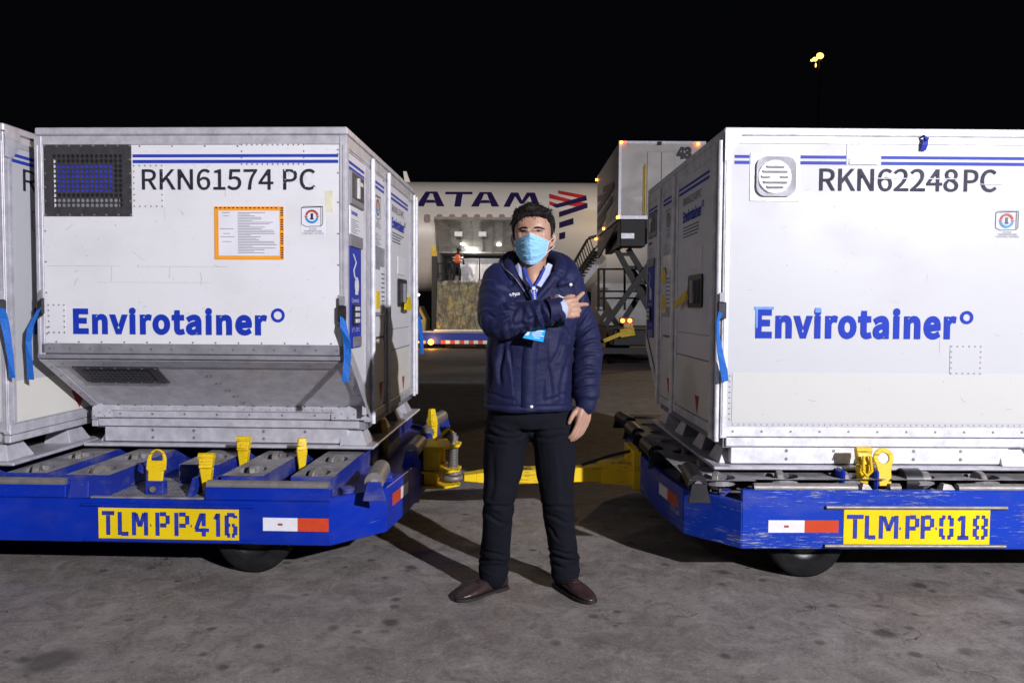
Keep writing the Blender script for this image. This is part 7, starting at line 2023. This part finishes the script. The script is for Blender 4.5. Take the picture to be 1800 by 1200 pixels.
# --- shoes
def shoe(heel, toe, parent):
    heel, toe = Vector((heel[0], heel[1], 0)) - Vector((MO.x, MO.y, 0)), Vector((toe[0], toe[1], 0)) - Vector((MO.x, MO.y, 0))
    d = (toe-heel).normalized(); L = (toe-heel).length*1.12; s = Vector((-d.y, d.x, 0)); heel = heel - d*0.015
    prof = [(0.0,.018,.058),(0.02,.030,.075),(0.10,.034,.084),(0.22,.035,.086),(0.34,.036,.083),(0.46,.038,.072),(0.58,.042,.060),(0.70,.045,.050),(0.82,.042,.041),(0.92,.033,.034),(0.98,.020,.027),(1.0,.008,.022)]
    def sec(t, w, h, z0, n=20):
        r = []
        for k in range(n):
            a = 2*pi*k/n; c, q_ = cos(a), sin(a)
            X = (abs(c)**0.75)*(1 if c >= 0 else -1)*w
            z = z0 + (h-z0)*(0.5+0.5*(abs(q_)**0.85)*(1 if q_ >= 0 else -1))
            if z > 0.05: X *= 0.62 + 0.38*max(0, (0.09-z)/0.04) if z > 0.05 else 1
            X = max(-w, min(w, X))
            r.append(heel + d*(L*t) + s*X + Vector((0,0,z)))
        return r
    mb = MB(); loft(mb, [sec(t, w, h, 0.014) for t, w, h in prof])
    so = voxel(mb, 'shoe', 0.0032, M['leather'], parent, 3, lambda p, n: p + n*(0.0018*math.exp(-(((p-heel).dot(d)/L-0.62)/0.07)**2)*N3(p.x*60, p.y*60, p.z*20)))
    mb = MB()
    def outl(z, g):
        r = []
        for t, w, h in prof: r.append(heel + d*(L*t + (g if t == 1.0 else (-g if t == 0 else 0))) + s*(w+g) + Vector((0,0,z)))
        for t, w, h in reversed(prof): r.append(heel + d*(L*t + (g if t == 1.0 else (-g if t == 0 else 0))) - s*(w+g) + Vector((0,0,z)))
        return r
    mb.poly(outl(0.006, 0.003), (0,0,0.011))
    mb.poly([heel + d*(L*t) + s*w*sg for t, w, sg in ((0,.030,1),(.10,.036,1),(.27,.036,1),(.27,.036,-1),(.10,.036,-1),(0,.030,-1))], (0,0,0.012)); mb.poly([heel + d*(L*t) + s*w*sg for t, w, sg in ((.5,.03,1),(.7,.04,1),(.88,.034,1),(.88,.034,-1),(.7,.04,-1),(.5,.03,-1))], (0,0,0.0062))
    mb.build('shoe_sole', M['sole'], so, 0.002)
    SBV = bvh(so); mb = MB()
    for k in range(4):
        t = 0.40 + 0.055*k; P = []
        for u in (-0.020, -0.010, 0, 0.010, 0.020):
            h = SBV.ray_cast(heel + d*(L*(t + (0.012 if k % 2 else -0.012)*u/0.02)) + s*u + Vector((0,0,0.3)), Vector((0,0,-1))); 
            if h[0] is not None: P.append(h[0] + Vector((0,0,0.002)))
        if len(P) > 2: mb.tube(P, 0.0021, 6)
    for sg in (-1, 1):
        P = [heel + d*(L*(0.40-0.03*k)) + s*sg*(0.006+0.008*k) + Vector((0,0,0.088-0.010*k*k*0.6)) for k in range(4)]
        mb.tube(P, 0.0018, 6)
    mb.build('shoelace', M['blackmetal'], so)
    return so
shoe((-0.035, 3.545), (-0.226, 3.378), man)
shoe((0.222, 3.585), (0.350, 3.362), man)
